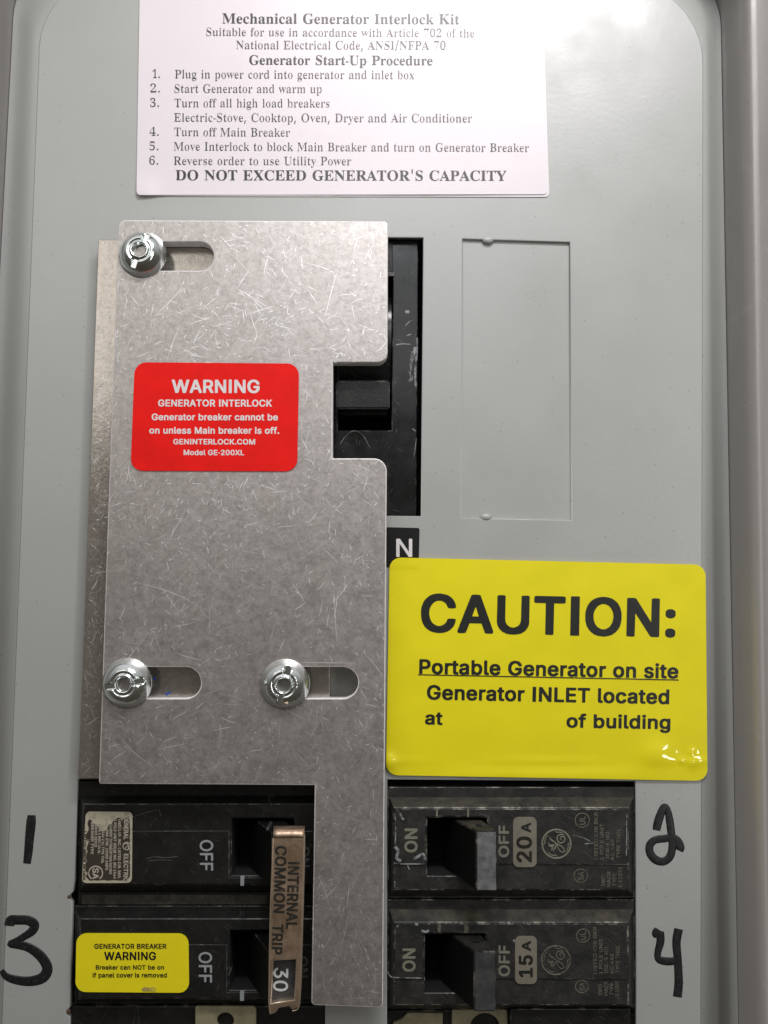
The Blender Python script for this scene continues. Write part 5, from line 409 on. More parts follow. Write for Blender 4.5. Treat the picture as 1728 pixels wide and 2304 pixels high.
"d":[178,[63,-4,-14,6,-10,7,-10,12,-8,16,-4,18,0,34,6,24,6,12,12,14,10,7,14,6,12,-1,11,-6,11,-9,15,1,1,2,0,52,-3,10,-3,6,-8,3,-6,0,-4,3,0,2,1,2,3,1,50,-1,2,-2,0,-190,4,-8,9,-4,3,-4,-2,-3,-8,-2,-14,0,-4,-2,-8,-1,-16,-5,-2,1,1,2,3,1,2,3,0,12,-2,3,-6,0,-10,-5,-10,-10,-6,-3,-10,-4],[67,15,4,-1,18,0,6,3,8,2,9,12,3,7,0,75,-3,8,-3,6,-12,7,-30,-1,-4,-2,-4,-4,-6,-13,-2,-9,0,-12,-2,-6,0,-28,2,-6,0,-10,6,-20,6,-6]],
"e":[144,[67,-4,-20,9,-14,14,-6,8,-8,20,-2,12,0,32,8,26,10,13,6,7,10,7,12,6,6,2,12,0,8,-2,13,-7,14,-14,6,-10,4,-12,1,-8,2,-6,0,-10,-1,-2,-3,-1,-74,0,-2,-3,0,-10,4,-20,6,-12,6,-6,10,-6,8,-3,24,0,10,6,12,13,3,0,3,-4,-6,-8,-9,-6,-9,-10,-10,-7,-20,-8],[49,93,4,-1,46,0,3,1,1,2,0,26,-3,10,-3,6,-4,4,-4,1,-24,0,-4,-3,-6,-6,-4,-10,-2,-10,0,-18]],
"f":[102,[17,0,-2,3,1,4,11,4,3,4,1,8,2,6,0,100,-2,3,-15,1,-1,12,2,2,12,1,3,3,1,34,6,14,8,9,10,8,16,6,12,1,12,-3,9,-5,5,-4,7,-12,0,-16,-7,-12,-6,-1,-3,1,-7,14,0,6,6,14,0,4,-2,2,-24,1,-4,-1,-6,-8,0,-8,-2,-6,0,-38,4,-3,22,-1,2,-2,0,-10,-2,-3,-24,0,-2,-3,0,-98,2,-6,0,-7,2,-3,8,-6,12,-2,2,-4,-1,-2,-3,-1]],
"g":[157,[65,-68,-22,4,-14,6,-14,13,-2,8,2,8,4,6,8,6,9,4,0,2,-13,12,-4,6,0,16,4,8,10,10,8,6,10,4,2,2,-14,8,-12,12,-8,14,-2,12,0,6,4,16,12,16,18,10,14,5,20,0,22,-6,36,-1,2,-2,-1,-14,-20,-2,0,-2,6,-12,2,-8,1,-14,-5,-14,-5,-8,-8,-8,-7,-4,-11,-5,-10,-2,-28,0,-6,-2,-9,-7,-3,-6,2,-6,8,-5,38,0,6,-2,14,0,8,-2,13,-7,10,-10,5,-16,0,-8,-3,-16,-4,-6,-6,-6,-19,-11,-22,-6,-12,0,-6,-2],[57,-55,4,-1,34,0,6,2,8,0,8,3,8,6,6,8,1,8,-1,5,-2,3,-4,2,-14,3,-68,0,-4,-1,-6,-4,-4,-6,0,-14,8,-8,4,-2],[61,61,4,-1,22,0,8,5,5,10,1,8,2,6,0,24,-2,6,0,6,-3,8,-9,9,-26,0,-8,-5,-4,-6,-2,-10,0,-8,-2,-6,2,-26,6,-16]],
"h":[183,[17,0,-2,3,1,4,7,2,6,4,1,2,3,12,0,166,-3,10,-5,6,-7,2,-1,4,1,2,3,1,40,-1,2,-2,0,-84,0,-2,10,-1,6,2,8,8,8,7,10,5,8,2,8,0,11,-5,8,-6,6,-10,5,-16,0,-92,4,-10,4,-4,7,-2,1,-4,-1,-2,-3,-1,-54,0,-3,1,-1,2,1,4,7,2,2,2,4,8,0,98,-3,8,-5,4,-20,1,-10,-2,-6,-3,-8,-8,-4,-8,0,-82,2,-12,6,-6,7,-2,1,-2,-1,-4,-3,-1]],
"i":[95,[17,0,-2,3,1,4,7,2,6,4,4,12,0,98,-3,12,-3,4,-9,2,-1,4,1,2,3,1,42,-1,2,-2,0,-128,4,-6,9,-4,1,-4,-1,-2,-3,-1],[45,174,-6,5,-6,8,-2,8,0,6,2,8,6,7,6,6,6,0,8,-8,5,-9,1,-12,-5,-10,-7,-8,-2,-1]],
"j":[100,[13,-68,-16,8,-8,6,-8,11,0,16,8,12,8,0,5,-6,3,-6,0,-8,-6,-14,0,-4,4,-3,22,0,4,1,5,6,3,8,0,170,-3,6,-3,4,-10,2,-3,2,-1,2,1,2,3,1,46,-1,2,-2,0,-168,-3,-10,-6,-12,-12,-12,-19,-9,-8,-2],[47,174,-10,11,-4,14,2,10,4,6,12,8,5,-2,6,-6,4,-6,3,-8,0,-4,-5,-12,-9,-10,-2,-1]],
"k":[172,[17,0,-2,3,1,4,7,2,6,4,4,12,0,168,-3,12,-5,4,-7,2,-1,4,1,2,3,1,40,-1,2,-2,0,-131,4,-2,14,1,10,10,4,8,16,16,11,14,1,4,-1,2,-5,3,-10,1,-2,4,2,2,48,1,3,-1,1,-4,-2,-3,-8,0,-14,-7,-14,-16,-15,-16,-2,-6,7,-12,44,-62,6,-8,11,-6,1,-4,-1,-2,-3,-1,-58,0,-2,3,1,4,7,1,3,3,1,6,-3,6,-32,46,-13,1,-4,-1,-4,-4,-2,-4,0,-34,2,-12,4,-4,9,-4,1,-2,-1,-4,-3,-1]],
"l":[96,[17,0,-2,3,1,4,7,2,6,4,4,12,0,168,-3,12,-3,4,-9,2,-1,4,1,2,3,1,42,-1,2,-2,0,-198,4,-6,9,-4,1,-4,-1,-2,-3,-1]],
"m":[266,[17,0,-2,3,1,4,7,2,6,4,1,2,3,12,0,96,-3,10,-2,4,-9,4,-2,2,0,2,2,2,42,0,2,-2,0,-14,0,-2,4,-1,12,1,6,8,10,8,10,5,8,2,6,0,15,-7,5,-5,6,-10,2,-2,10,0,6,2,14,12,6,5,14,5,8,0,10,-4,11,-11,6,-14,3,-12,0,-92,4,-8,11,-4,1,-4,-2,-3,-56,0,-3,1,-1,2,1,4,9,4,4,8,0,98,-3,8,-1,2,-8,3,-18,0,-8,-2,-8,-5,-6,-6,-2,-4,0,-94,4,-8,9,-4,1,-2,-1,-4,-3,-1,-52,0,-3,1,-1,2,1,4,9,4,3,4,3,10,0,82,-2,6,-1,8,-3,6,-6,3,-18,0,-6,-2,-4,0,-6,-3,-6,-6,-4,-8,0,-90,4,-10,11,-4,1,-2,-1,-4,-3,-1]],
"n":[183,[17,0,-2,3,1,4,7,2,6,4,1,2,3,12,0,96,-4,13,-10,5,-2,4,1,2,3,1,40,-1,2,-2,0,-12,0,-2,4,-1,12,0,10,11,12,7,10,4,10,0,6,-2,13,-9,6,-10,5,-16,0,-92,4,-10,4,-4,7,-2,1,-2,-1,-4,-3,-1,-54,0,-3,1,-1,2,1,4,7,2,2,2,4,8,0,98,-3,8,-5,4,-24,1,-5,-1,-7,-4,-8,-8,-4,-8,0,-82,2,-12,6,-6,7,-2,1,-2,-1,-4,-3,-1]],
"o":[162,[73,-4,-10,3,-18,10,-12,12,-6,8,-6,12,-4,16,0,34,4,16,8,16,18,17,18,10,10,2,12,0,16,-5,14,-9,10,-10,9,-13,6,-16,3,-12,0,-26,-3,-12,-6,-16,-9,-14,-10,-10,-14,-8,-14,-5],[65,7,4,-1,24,0,4,1,5,4,4,6,5,14,0,18,2,6,0,36,-2,6,0,16,-5,18,-5,8,-10,5,-20,0,-8,-3,-6,-7,-4,-7,-2,-10,0,-10,-2,-6,0,-54,2,-6,0,-10,2,-10,4,-8]],
"p":[178,[17,-66,-2,3,1,2,9,4,5,6,1,8,2,6,0,156,-4,16,-2,3,-8,3,-2,4,1,2,3,1,38,-1,2,-2,0,-14,0,-2,4,-1,4,0,12,7,10,10,18,8,4,0,16,-7,12,-9,9,-14,6,-14,5,-20,0,-26,-5,-20,-6,-16,-9,-14,-6,-6,-8,-5,-14,-6,-8,0,-8,3,-10,6,-6,6,-1,2,3,1,24,0,6,3,7,8,7,22,0,14,2,6,0,14,-2,6,0,16,-2,9,-3,7,-5,10,-12,5,-14,0,-10,-6,-8,-1,-4,-4,-6,-14,0,-74,4,-10,9,-10,-11,-1,-2,-3,0,-40,2,-6,0,-10,2,-6,4,-4,4,-2,10,-2,2,-4,-1,-2,-3,-1]],
"q":[174,[93,-66,-2,3,1,4,11,1,6,3,3,4,2,6,1,54,-2,3,-14,0,-15,-11,-15,-5,-12,2,-16,9,-6,6,-10,14,-6,16,-2,12,0,28,2,12,4,12,12,19,14,14,12,8,20,6,14,-5,22,-13,12,0,4,1,2,2,9,12,7,3,2,-1,0,-4,-6,-12,0,-186,2,-4,4,-4,9,-2,1,-4,-1,-2,-3,-1],[71,15,4,-1,22,0,12,7,6,12,0,86,-5,14,-13,8,-22,1,-8,-3,-10,-10,-6,-20,0,-8,-2,-6,0,-38,2,-6,0,-8,6,-18,6,-6]],
"r":[138,[17,0,-2,3,1,4,7,2,6,4,4,12,0,98,-3,12,-3,4,-9,2,-1,2,1,4,3,1,40,-1,2,-2,0,-20,2,-3,4,0,8,1,6,8,16,15,10,5,9,0,9,-9,4,-7,-1,-16,-9,-12,-2,-1,-5,1,-6,10,-5,6,-16,1,-6,-2,-4,0,-2,-1,-8,-10,-2,-8,0,-84,2,-4,4,-4,15,-4,1,-2,-1,-4,-3,-1]],
"s":[138,[19,-4,-1,3,1,4,5,2,1,2,0,10,-5,10,-2,12,0,8,1,2,2,1,4,-1,7,-24,5,-8,4,-4,10,-5,34,0,6,3,4,4,4,8,-1,10,-5,10,-8,6,-36,18,-6,4,-12,12,-6,16,0,16,6,16,10,12,16,8,8,2,4,0,8,-3,18,-4,10,0,6,7,4,0,3,-4,-1,-2,-6,-2,0,-2,0,-8,4,-10,2,-10,0,-6,-2,-3,-4,0,-3,3,-5,18,-4,8,-6,4,-8,3,-28,0,-6,-3,-4,-4,-4,-8,0,-6,2,-6,8,-8,39,-20,7,-5,11,-11,7,-20,0,-10,-2,-10,-5,-12,-5,-8,-7,-6,-19,-9,-12,0,-22,8,-14,-1,-8,-7]],
"t":[110,[55,-4,-10,4,-4,3,-6,6,-4,10,0,112,-2,3,-11,1,-1,8,1,2,19,18,4,5,10,11,9,22,5,3,4,-2,1,-3,-7,-20,0,-29,4,-2,24,-1,2,-2,0,-8,-1,-2,-3,-1,-24,0,-2,-3,0,-102,4,-8,4,-1,18,1,10,13,5,-1,1,-2,0,-2,-5,-8,-7,-2,-4,-6,-11,-10,-15,-7]],
"u":[180,[57,-4,-12,5,-6,6,-8,16,-2,10,0,94,-4,10,-4,3,-6,1,-2,2,0,2,2,2,42,1,3,-1,1,-2,0,-116,4,-6,6,-5,24,0,4,-1,-8,-10,-12,-7,-10,-4],[113,-4,-2,1,1,2,3,2,2,4,0,10,-2,3,-12,1,12,10,2,4,0,92,-5,12,-3,2,-8,2,-3,2,-1,2,1,2,3,1,46,-1,2,-2,0,-120,2,-6,13,-6,1,-4,-2,-3,-26,-2]],
"v":[147,[69,-4,-2,3,0,16,-3,8,-13,30,-25,64,-9,18,-4,4,-6,2,-2,2,1,4,3,1,58,0,3,-1,1,-2,-1,-2,-11,-4,-4,-4,0,-4,22,-62,4,-8,6,-1,3,1,2,4,26,64,0,8,-1,2,-10,3,-2,3,1,2,3,1,28,-1,2,-2,-1,-2,-7,-6,-1,-2,-2,-8,-25,-62,-2,-4,-4,-1,-3,-3,-15,-36,-2,-24,-2,-1]],
"w":[208,[59,-4,-2,5,0,16,-9,24,-34,88,-3,6,-10,8,1,4,3,1,50,0,3,-1,1,-2,-1,-4,-7,-2,-4,-6,0,-2,4,-14,18,-48,2,-4,4,-1,6,0,2,1,9,24,3,4,6,3,7,17,-8,22,-3,4,-9,4,-1,2,2,2,56,1,3,-1,1,-2,-2,-4,-8,-2,-4,-4,0,-6,18,-59,4,-2,5,1,3,4,23,58,-1,8,-9,4,0,4,3,1,22,0,3,-1,0,-4,-6,-4,-4,-16,-20,-50,-3,-5,-6,-1,-4,-10,-14,-36,-1,-18,-2,-6,-5,-1,-2,0,-2,3,1,20,-2,6,-21,66,-2,3,-4,0,-2,-1,-3,-2,-11,-26,-6,-2,-2,-4,-16,-40,-2,-22,-2,-1]],
"x":[153,[11,0,-2,3,1,4,9,4,4,3,24,33,6,6,5,2,7,10,-9,16,-32,50,-5,6,-9,4,-1,2,1,4,3,1,58,-1,2,-2,-1,-2,-9,-4,-2,-2,0,-5,14,-25,4,-6,4,-1,8,0,2,2,21,27,3,6,1,2,-1,2,-8,1,-5,3,0,4,3,1,32,0,3,-1,0,-4,-9,-4,-4,-4,-10,-14,-16,-20,-6,-2,-4,-4,-4,-6,0,-2,4,-8,38,-60,6,-8,9,-6,0,-4,-3,-1,-60,0,-2,3,1,4,7,1,5,3,0,10,-19,31,-2,2,-6,0,-4,-1,-5,-6,-23,-32,0,-3,2,-2,11,-3,1,-2,-1,-4,-3,-1]],
"y":[144,[21,-67,-14,12,-4,14,2,10,6,8,4,3,6,-1,7,-10,1,-12,2,-4,4,-1,12,1,8,10,7,14,5,16,2,10,-1,10,-4,10,-5,10,-35,88,-7,14,-4,4,-7,2,-1,2,1,4,3,1,58,0,3,-1,1,-4,-2,-3,-8,0,-6,-3,0,-8,24,-66,2,-4,6,-1,4,1,4,10,18,50,5,16,-1,3,-2,2,-9,1,-1,2,1,4,3,1,26,-1,2,-4,-1,-2,-5,-2,-2,-2,-6,-20,-21,-56,-1,-3,-6,-1,-6,-16,-8,-24,-2,-18,-2,-10,-10,-25,-8,-10,-8,-5,-7,-8,-15,-9]],
"z":[140,[15,0,-2,5,4,10,68,120,0,2,-4,1,-34,0,-12,-3,-4,-3,-4,-7,-6,-20,-6,-1,-3,1,0,4,4,16,5,10,0,10,2,2,4,1,94,0,3,-1,1,-6,-5,-10,-57,-100,-9,-18,5,-1,34,0,10,3,6,3,6,7,9,24,5,3,2,-1,1,-2,-1,-8,-2,-8,-6,-14,0,-10,-3,-8,-3,-1]]
}
}
BASE = {'sans_bold': -24, 'sans': -12, 'serif_bold': 1, 'serif': 4}
CAP = {'sans_bold': 536, 'sans': 512, 'serif_bold': 436, 'serif': 429}
def glyph(font, ch):
    """advance and outlines; each outline is a start point followed by steps"""
    g = GLYPHS[font][ch]; lp = []
    for s in g[1:]:
        x = y = 0; l = []
        for i in range(0, len(s), 2):
            x += s[i]; y += s[i + 1]; l.append((x * 2, y * 2))
        lp.append(l)
    return g[0] * 2, lp

FILLED = {}
def filled(font, ch):
    """the glyph as faces, each letter filled once"""
    if (font, ch) not in FILLED:
        adv, lp = glyph(font, ch)
        me = curve_mesh([[(a / 1000, (b - BASE[font]) / 1000) for a, b in l] for l in lp])
        FILLED[font, ch] = (adv, [(v.co.x * 1000, v.co.y * 1000) for v in me.vertices], [tuple(p.vertices) for p in me.polygons])
        bpy.data.meshes.remove(me)
    return FILLED[font, ch]

def text(s, font, p0, p1, h, z, mat, parent, name='text_line', spacing=0, zf=None, space=None):
    """one printed line; p0, p1: where its base line starts and ends in the photo, h: height of its capitals"""
    sp = space or {'sans_bold': 215, 'sans': 250, 'serif_bold': 215, 'serif': 215}[font]
    x = 0; V = []; Fc = []; k = 0
    for ch in s:
        if ch == ' ': x += sp; continue
        adv, gv, gf = filled(font, ch)
        n = len(V); V += [(a + x, b, k) for a, b in gv]; Fc += [tuple(i + n for i in f) for f in gf]
        x += adv + spacing + (20 if font == 'sans_bold' else 0); k = 1 - k
    x0 = min(v[0] for v in V); x1 = max(v[0] for v in V)
    d = Vector((p1[0] - p0[0], p1[1] - p0[1])); up = Vector((d.y, -d.x)).normalized()
    P = Vector(p0); m = h / CAP[font]; out = []
    for a, b, k in V:
        q = P + d * ((a - x0) / (x1 - x0)) + up * (b * m)
        out.append(U(q.x, q.y, z + .06 * k + (zf(q.x, q.y) if zf else 0)))
    me = mesh_of(out, Fc)
    return link(name, me, mat, parent)

def sheet(name, corners, r, z, mat, parent=None, thick=3.0, zf=None, nx=24, ny=24):
    """a stuck-on label: rounded sheet through four photo corners (TL, TR, BR, BL), with thickness and a form of its own"""
    TL, TR, BR, BL = [Vector(c) for c in corners]
    w = ((TR - TL).length + (BR - BL).length) / 2; h = ((BL - TL).length + (BR - TR).length) / 2
    ts = []
    for k in range(7): ts.append(r * (1 - math.cos(k / 6 * math.pi / 2)))
    mid = [r + (h - 2 * r) * (k + 1) / (ny + 1) for k in range(ny)]
    ts = ts + mid + [h - t for t in ts[::-1]]
    verts = []
    for t in ts:
        e_ = 0
        if t < r: e_ = r - math.sqrt(max(0, r * r - (r - t) ** 2))
        if t > h - r: e_ = r - math.sqrt(max(0, r * r - (t - h + r) ** 2))
        for k in range(nx + 1):
            s = e_ + (w - 2 * e_) * k / nx
            q = TL.lerp(TR, s / w).lerp(BL.lerp(BR, s / w), t / h)
            verts.append(U(q.x, q.y, z + (zf(q.x, q.y) if zf else 0)))
    N = nx + 1; nt = len(verts); faces = []
    lo = [v - Vector((0, 0, thick / 1000)) for v in verts]
    for j in range(len(ts) - 1):
        for i in range(nx):
            faces.append((j * N + i, (j + 1) * N + i, (j + 1) * N + i + 1, j * N + i + 1))
    nf = len(faces); top2 = [v.copy() for v in verts]
    rim = [i for i in range(N)] + [j * N + nx for j in range(1, len(ts))] + [(len(ts) - 1) * N + i for i in range(nx - 1, -1, -1)] + [j * N for j in range(len(ts) - 2, 0, -1)]
    for a, b in zip(rim, rim[1:] + rim[:1]): faces.append((a + 2 * nt, b + 2 * nt, b + nt, a + nt))
    me = mesh_of(verts + lo + top2, faces)
    for p in me.polygons[:]: p.use_smooth = p.index < nf
    return link(name, me, mat, parent)

# ---------------------------------------------------------------- materials
class N:
    def __init__(s, name):
        s.m = bpy.data.materials.new(name); s.m.use_nodes = True
        s.t = s.m.node_tree; s.b = s.t.nodes['Principled BSDF']
        s.tc = s.t.nodes.new('ShaderNodeTexCoord').outputs['Object']
    def n(s, typ, ins=None, **kw):
        x = s.t.nodes.new(typ)
        for k, v in kw.items(): setattr(x, k, v)
        for k, v in (ins or {}).items():
            if isinstance(v, bpy.types.NodeSocket): s.t.links.new(v, x.inputs[k])
            else: x.inputs[k].default_value = v
        return x
    def noise(s, scale, detail=4, rough=.55, vec=None, dist=0):
        return s.n('ShaderNodeTexNoise', {'Vector': vec or s.tc, 'Scale': scale, 'Detail': detail, 'Roughness': rough, 'Distortion': dist}).outputs['Fac']
    def rng(s, v, a, b, c=0., d=1.):
        return s.n('ShaderNodeMapRange', {'Value': v, 'From Min': a, 'From Max': b, 'To Min': c, 'To Max': d}).outputs[0]
    def math(s, op, a, b=0.):
        return s.n('ShaderNodeMath', {0: a, 1: b}, operation=op, use_clamp=False).outputs[0]
    def mix(s, f, a, b):
        x = s.t.nodes.new('ShaderNodeMix'); x.data_type = 'RGBA'
        for k, v in ((0, f), (6, a), (7, b)):
            if isinstance(v, bpy.types.NodeSocket): s.t.links.new(v, x.inputs[k])
            else: x.inputs[k].default_value = v if k == 0 else tuple(v) + ((1,) if len(v) == 3 else ())
        return x.outputs[2]
    def set(s, **kw):
        for k, v in kw.items():
            k = {'color': 'Base Color', 'rough': 'Roughness', 'metal': 'Metallic', 'coat': 'Coat Weight', 'coatr': 'Coat Roughness', 'spec': 'Specular IOR Level', 'normal': 'Normal'}[k]
            if isinstance(v, bpy.types.NodeSocket): s.t.links.new(v, s.b.inputs[k])
            else: s.b.inputs[k].default_value = (tuple(v) + (1,)) if isinstance(v, tuple) else v
        return s
    def bump(s, h, dist, strength=1.0):
        return s.set(normal=s.n('ShaderNodeBump', {'Height': h, 'Distance': dist, 'Strength': strength}).outputs[0])
    def streaks(s, angle, length, width, keep, thr=.22, seed=0., warp=.012):
        """thin short scratches of one direction"""
        wv = s.n('ShaderNodeTexNoise', {'Vector': s.tc, 'Scale': 9.0 + seed % 5, 'Detail': 1.0}).outputs['Color']
        v = s.n('ShaderNodeVectorMath', {0: wv, 1: (warp, warp, 0)}, operation='MULTIPLY').outputs[0]
        v = s.n('ShaderNodeVectorMath', {0: s.tc, 1: v}, operation='ADD').outputs[0]
        v = s.n('ShaderNodeMapping', {'Vector': v, 'Rotation': (0, 0, angle), 'Location': (seed, seed * .37, 0)}).outputs[0]
        v = s.n('ShaderNodeVectorMath', {0: v, 1: (1000 / length, 1000 / width, 0)}, operation='MULTIPLY').outputs[0]
        vo = s.n('ShaderNodeTexVoronoi', {'Vector': v, 'Scale': 1.0}, voronoi_dimensions='2D')
        c = s.n('ShaderNodeSeparateColor', {0: vo.outputs['Color']})
        on = s.math('GREATER_THAN', c.outputs[0], 1 - keep)
        amp = s.rng(c.outputs[1], 0, 1, .25, 1)
        return s.math('MULTIPLY', s.math('MULTIPLY', s.rng(vo.outputs['Distance'], thr, thr * .35), on), amp)

def grime(m, scale, lo, hi): return m.rng(m.noise(scale, 5, .6), lo, hi)

def mat_paint(name, base, rough=.34):
    m = N(name)
    d = m.rng(m.noise(3.2, 5, .6), .3, .75)
    c = m.mix(d, tuple(x * .97 for x in base), tuple(x * 1.03 for x in base))
    sp = m.n('ShaderNodeTexVoronoi', {'Vector': m.tc, 'Scale': 26.0}, voronoi_dimensions='2D')
    cs = m.n('ShaderNodeSeparateColor', {0: sp.outputs['Color']})
    spot = m.math('MULTIPLY', m.rng(sp.outputs['Distance'], .055, .02), m.math('GREATER_THAN', cs.outputs[0], .88))
    c = m.mix(m.math('MULTIPLY', spot, .6), c, (.12, .10, .085))
    sc = m.streaks(1.1, 90, 2.2, .10, .2, 3.1, .05)
    c = m.mix(m.math('MULTIPLY', sc, .25), c, (.62, .62, .60))
    m.set(color=c, rough=m.rng(m.noise(7, 4), .3, .7, rough - .07, rough + .08), spec=.75)
    return m.bump(m.noise(95, 3, .55), .0009, .3).m

def mat_alu(name, base=(.51, .475, .458), dark=.74, rough=.42, scr=1.0):
    m = N(name)
    mot = m.rng(m.noise(85, 5, .72, dist=.5), .38, .62)
    big = m.rng(m.noise(11, 5, .65), .35, .7)
    c = m.mix(mot, tuple(x * dark for x in base), tuple(x * 1.13 for x in base))
    c = m.mix(m.math('MULTIPLY', big, .35), c, (base[0] * .84, base[1] * .82, base[2] * .76))
    gr = m.rng(m.noise(230, 3, .65), .35, .75)
    c = m.mix(m.math('MULTIPLY', gr, .30), c, tuple(x * 1.35 for x in base))
    pit = m.rng(m.noise(70, 4, .75, dist=1.5), .62, .74)
    c = m.mix(m.math('MULTIPLY', pit, .4), c, (.18, .17, .155))
    m.set(color=c, metal=.84, rough=m.rng(m.noise(30, 4, .6), .3, .7, rough - .05, rough + .07), spec=.5)
    return m.bump(m.noise(110, 5, .65), .0009, .35).m

def mat_black(name, base=.013, dust=.5, rough=.38, tint=(.075, .07, .06), scr=.3, bmp=.0015):
    m = N(name)
    d = m.math('MULTIPLY', m.rng(m.noise(22, 6, .7), .42, .75), dust)
    c = m.mix(d, (base, base, base * .98), tint)
    sp = m.math('MULTIPLY', m.rng(m.noise(330, 2, .5), .70, .78), m.rng(m.noise(14, 3, .6), .45, .6))
    c = m.mix(m.math('MULTIPLY', sp, .5 * min(1, dust * 1.6)), c, (.22, .21, .19))
    s = m.math('MAXIMUM', m.streaks(.5, 60, 3, .12, .2, 5, .06), m.streaks(1.9, 45, 3, .10, .2, 9, .06))
    c = m.mix(m.math('MULTIPLY', s, scr), c, (.30, .30, .29))
    m.set(color=c, rough=m.rng(m.noise(18, 4, .6), .3, .7, rough - .05, rough + .14), spec=.4)
    return m.bump(m.noise(210, 3, .6), bmp, .4).m

def mat_wear(name, base=(.017, .017, .016), hi=(.33, .31, .26), lo_=.50, hi_=.62):
    m = N(name)
    c = m.mix(m.rng(m.noise(34, 6, .7), lo_, hi_), base, hi)
    return m.set(color=c, rough=.5).m

def mat_plain(name, base, rough=.5, metal=0., coat=0., coatr=.05, var=.06, scale=20, spec=.5):
    m = N(name)
    c = m.mix(m.rng(m.noise(scale, 4, .6), .3, .7), tuple(x * (1 - var) for x in base), tuple(min(1, x * (1 + var)) for x in base))
    return m.set(color=c, rough=rough, metal=metal, coat=coat, coatr=coatr, spec=spec).m

def mat_print(name, base, under, wear=.15, scale=60, lo_=.62, hi_=.74, rough=.5, coat=0., coatr=.1):
    """ink that has flaked here and there"""
    m = N(name)
    f = m.math('MULTIPLY', m.rng(m.noise(scale, 5, .7), lo_, hi_), wear)
    c = m.mix(f, base, under)
    return m.set(color=c, rough=rough, coat=coat, coatr=coatr).m

M = {}
M['paint'] = mat_paint('grey_green_enamel', (.405, .414, .396))
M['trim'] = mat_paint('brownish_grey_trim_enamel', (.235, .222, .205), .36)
M['alu'] = mat_alu('scratched_aluminium')
M['label_black'] = mat_plain('black_sticker', (.008, .008, .008), .55, spec=.25)
M['alu2'] = mat_alu('smoother_aluminium', (.50, .46, .42), .86, .17, .7)
for k_, v_ in enumerate(((.56, .54, .52), (.72, .70, .69), (.92, .91, .91))):
    mm = N('bright_scratch'); mm.set(color=v_, metal=.8, rough=.48); M['scr%d' % k_] = mm.m
M['edge'] = mat_plain('filed_aluminium_edge', (.80, .78, .77), .5, .2, var=.1, scale=60)
M['zinc'] = mat_plain('zinc_plated_steel', (.84, .89, .89), .13, 1.0, var=.08, scale=30)
M['zincd'] = mat_plain('dull_thread_steel', (.42, .40, .38), .35, 1.0, var=.25, scale=80)
M['black'] = mat_black('dusty_black_phenolic', .016, .55, .42)
M['blackd'] = mat_black('clean_black_phenolic', .0085, .15, .36, scr=.22)
M['gloss'] = mat_black('glossy_black_moulding', .010, .22, .14, (.06, .06, .062), .4, .00012)
M['void'] = mat_plain('dark_hollow', (.006, .006, .006), .8)
M['pitch'] = mat_plain('shaded_black_handle_side', (.0035, .0035, .0035), .6, spec=.2)  # handle sides: their shade is put into this near-black colour
M['wear'] = mat_wear('worn_black_edge')
M['wears'] = mat_wear('lightly_worn_black_edge', (.012, .012, .012), (.16, .15, .13), .52, .66)
M['dust_lit'] = mat_wear('olive_dust_or_lit_flank', (.018, .017, .014), (.068, .064, .044), .38, .68)  # dust on the ledges; on the handle flank, overhead light put into colour
M['grip'] = mat_wear('worn_grey_handle_tip', (.085, .087, .09), (.22, .22, .22), .38, .66)
M['gripd'] = mat_wear('rubbed_black_handle_tip', (.026, .026, .027), (.075, .075, .075), .36, .72)
M['yellow'] = mat_plain('yellow_vinyl', (.90, .79, .006), .5, 0, .8, .05, .03, 9, .3)
M['yellow2'] = mat_plain('yellow_vinyl_small', (.92, .79, .008), .45, 0, .3, .12, .05, 14)
M['red'] = mat_plain('red_vinyl', (.86, .006, .003), .6, 0, .0, .2, .09, 14, .22)
M['white'] = mat_plain('white_laminate', (.79, .728, .758), .5, 0, .40, .30, .012, 9)
M['inkb'] = mat_plain('black_ink', (.010, .012, .008), .45, 0, .3, .06)
M['inkw'] = mat_plain('white_ink', (.78, .74, .74), .5)
M['inks'] = mat_plain('grey_black_toner', (.040, .038, .052), .5, 0, .45, .28, .25, 30)
M['inksb'] = mat_plain('black_toner', (.014, .014, .020), .5, 0, .45, .28, .25, 30)
m = N('black_marker')
m.set(color=m.mix(m.rng(m.noise(120, 4, .7), .50, .9), (.010, .010, .011), (.05, .051, .055)), rough=m.rng(m.noise(30, 3), .3, .7, .28, .5))
M['marker'] = m.m
M['cream'] = mat_print('cream_pad_print', (.215, .205, .155), (.12, .11, .09), .8, 70, .55, .75)
M['pill'] = mat_print('beige_rating_paint', (.215, .195, .15), (.14, .125, .095), .6, 30, .45, .7)
M['creamd'] = mat_print('faded_pad_print', (.13, .12, .09), (.03, .03, .025), .9, 80, .48, .66)
M['whitep'] = mat_print('white_pad_print', (.33, .355, .355), (.16, .16, .16), .5, 80)
M['white30'] = mat_print('white_number_paint', (.60, .63, .63), (.2, .2, .2), .4, 80)
M['dimp'] = mat_print('grubby_white_print', (.10, .10, .095), (.03, .03, .03), .8, 90, .5, .7)
M['rate'] = mat_print('aged_rating_label', (.50, .45, .34), (.16, .13, .08), .9, 26, .52, .68)
M['rated'] = mat_print('brown_rating_ink', (.045, .036, .026), (.28, .25, .17), .9, 30, .60, .70)
M['ratet'] = mat_print('cream_rating_ink', (.50, .46, .37), (.10, .09, .06), .8, 70, .55, .7)
M['tan'] = mat_print('yellowed_plastic', (.27, .245, .15), (.09, .08, .05), .8, 16, .45, .75)
m = N('bronze_plate')
c = m.mix(m.rng(m.noise(16, 5, .7), .35, .68), (.36, .245, .155), (.64, .48, .355))
c = m.mix(m.math('MULTIPLY', m.streaks(1.5, 30, 3, .25, .24, 2, .04), .5), c, (.8, .66, .55))
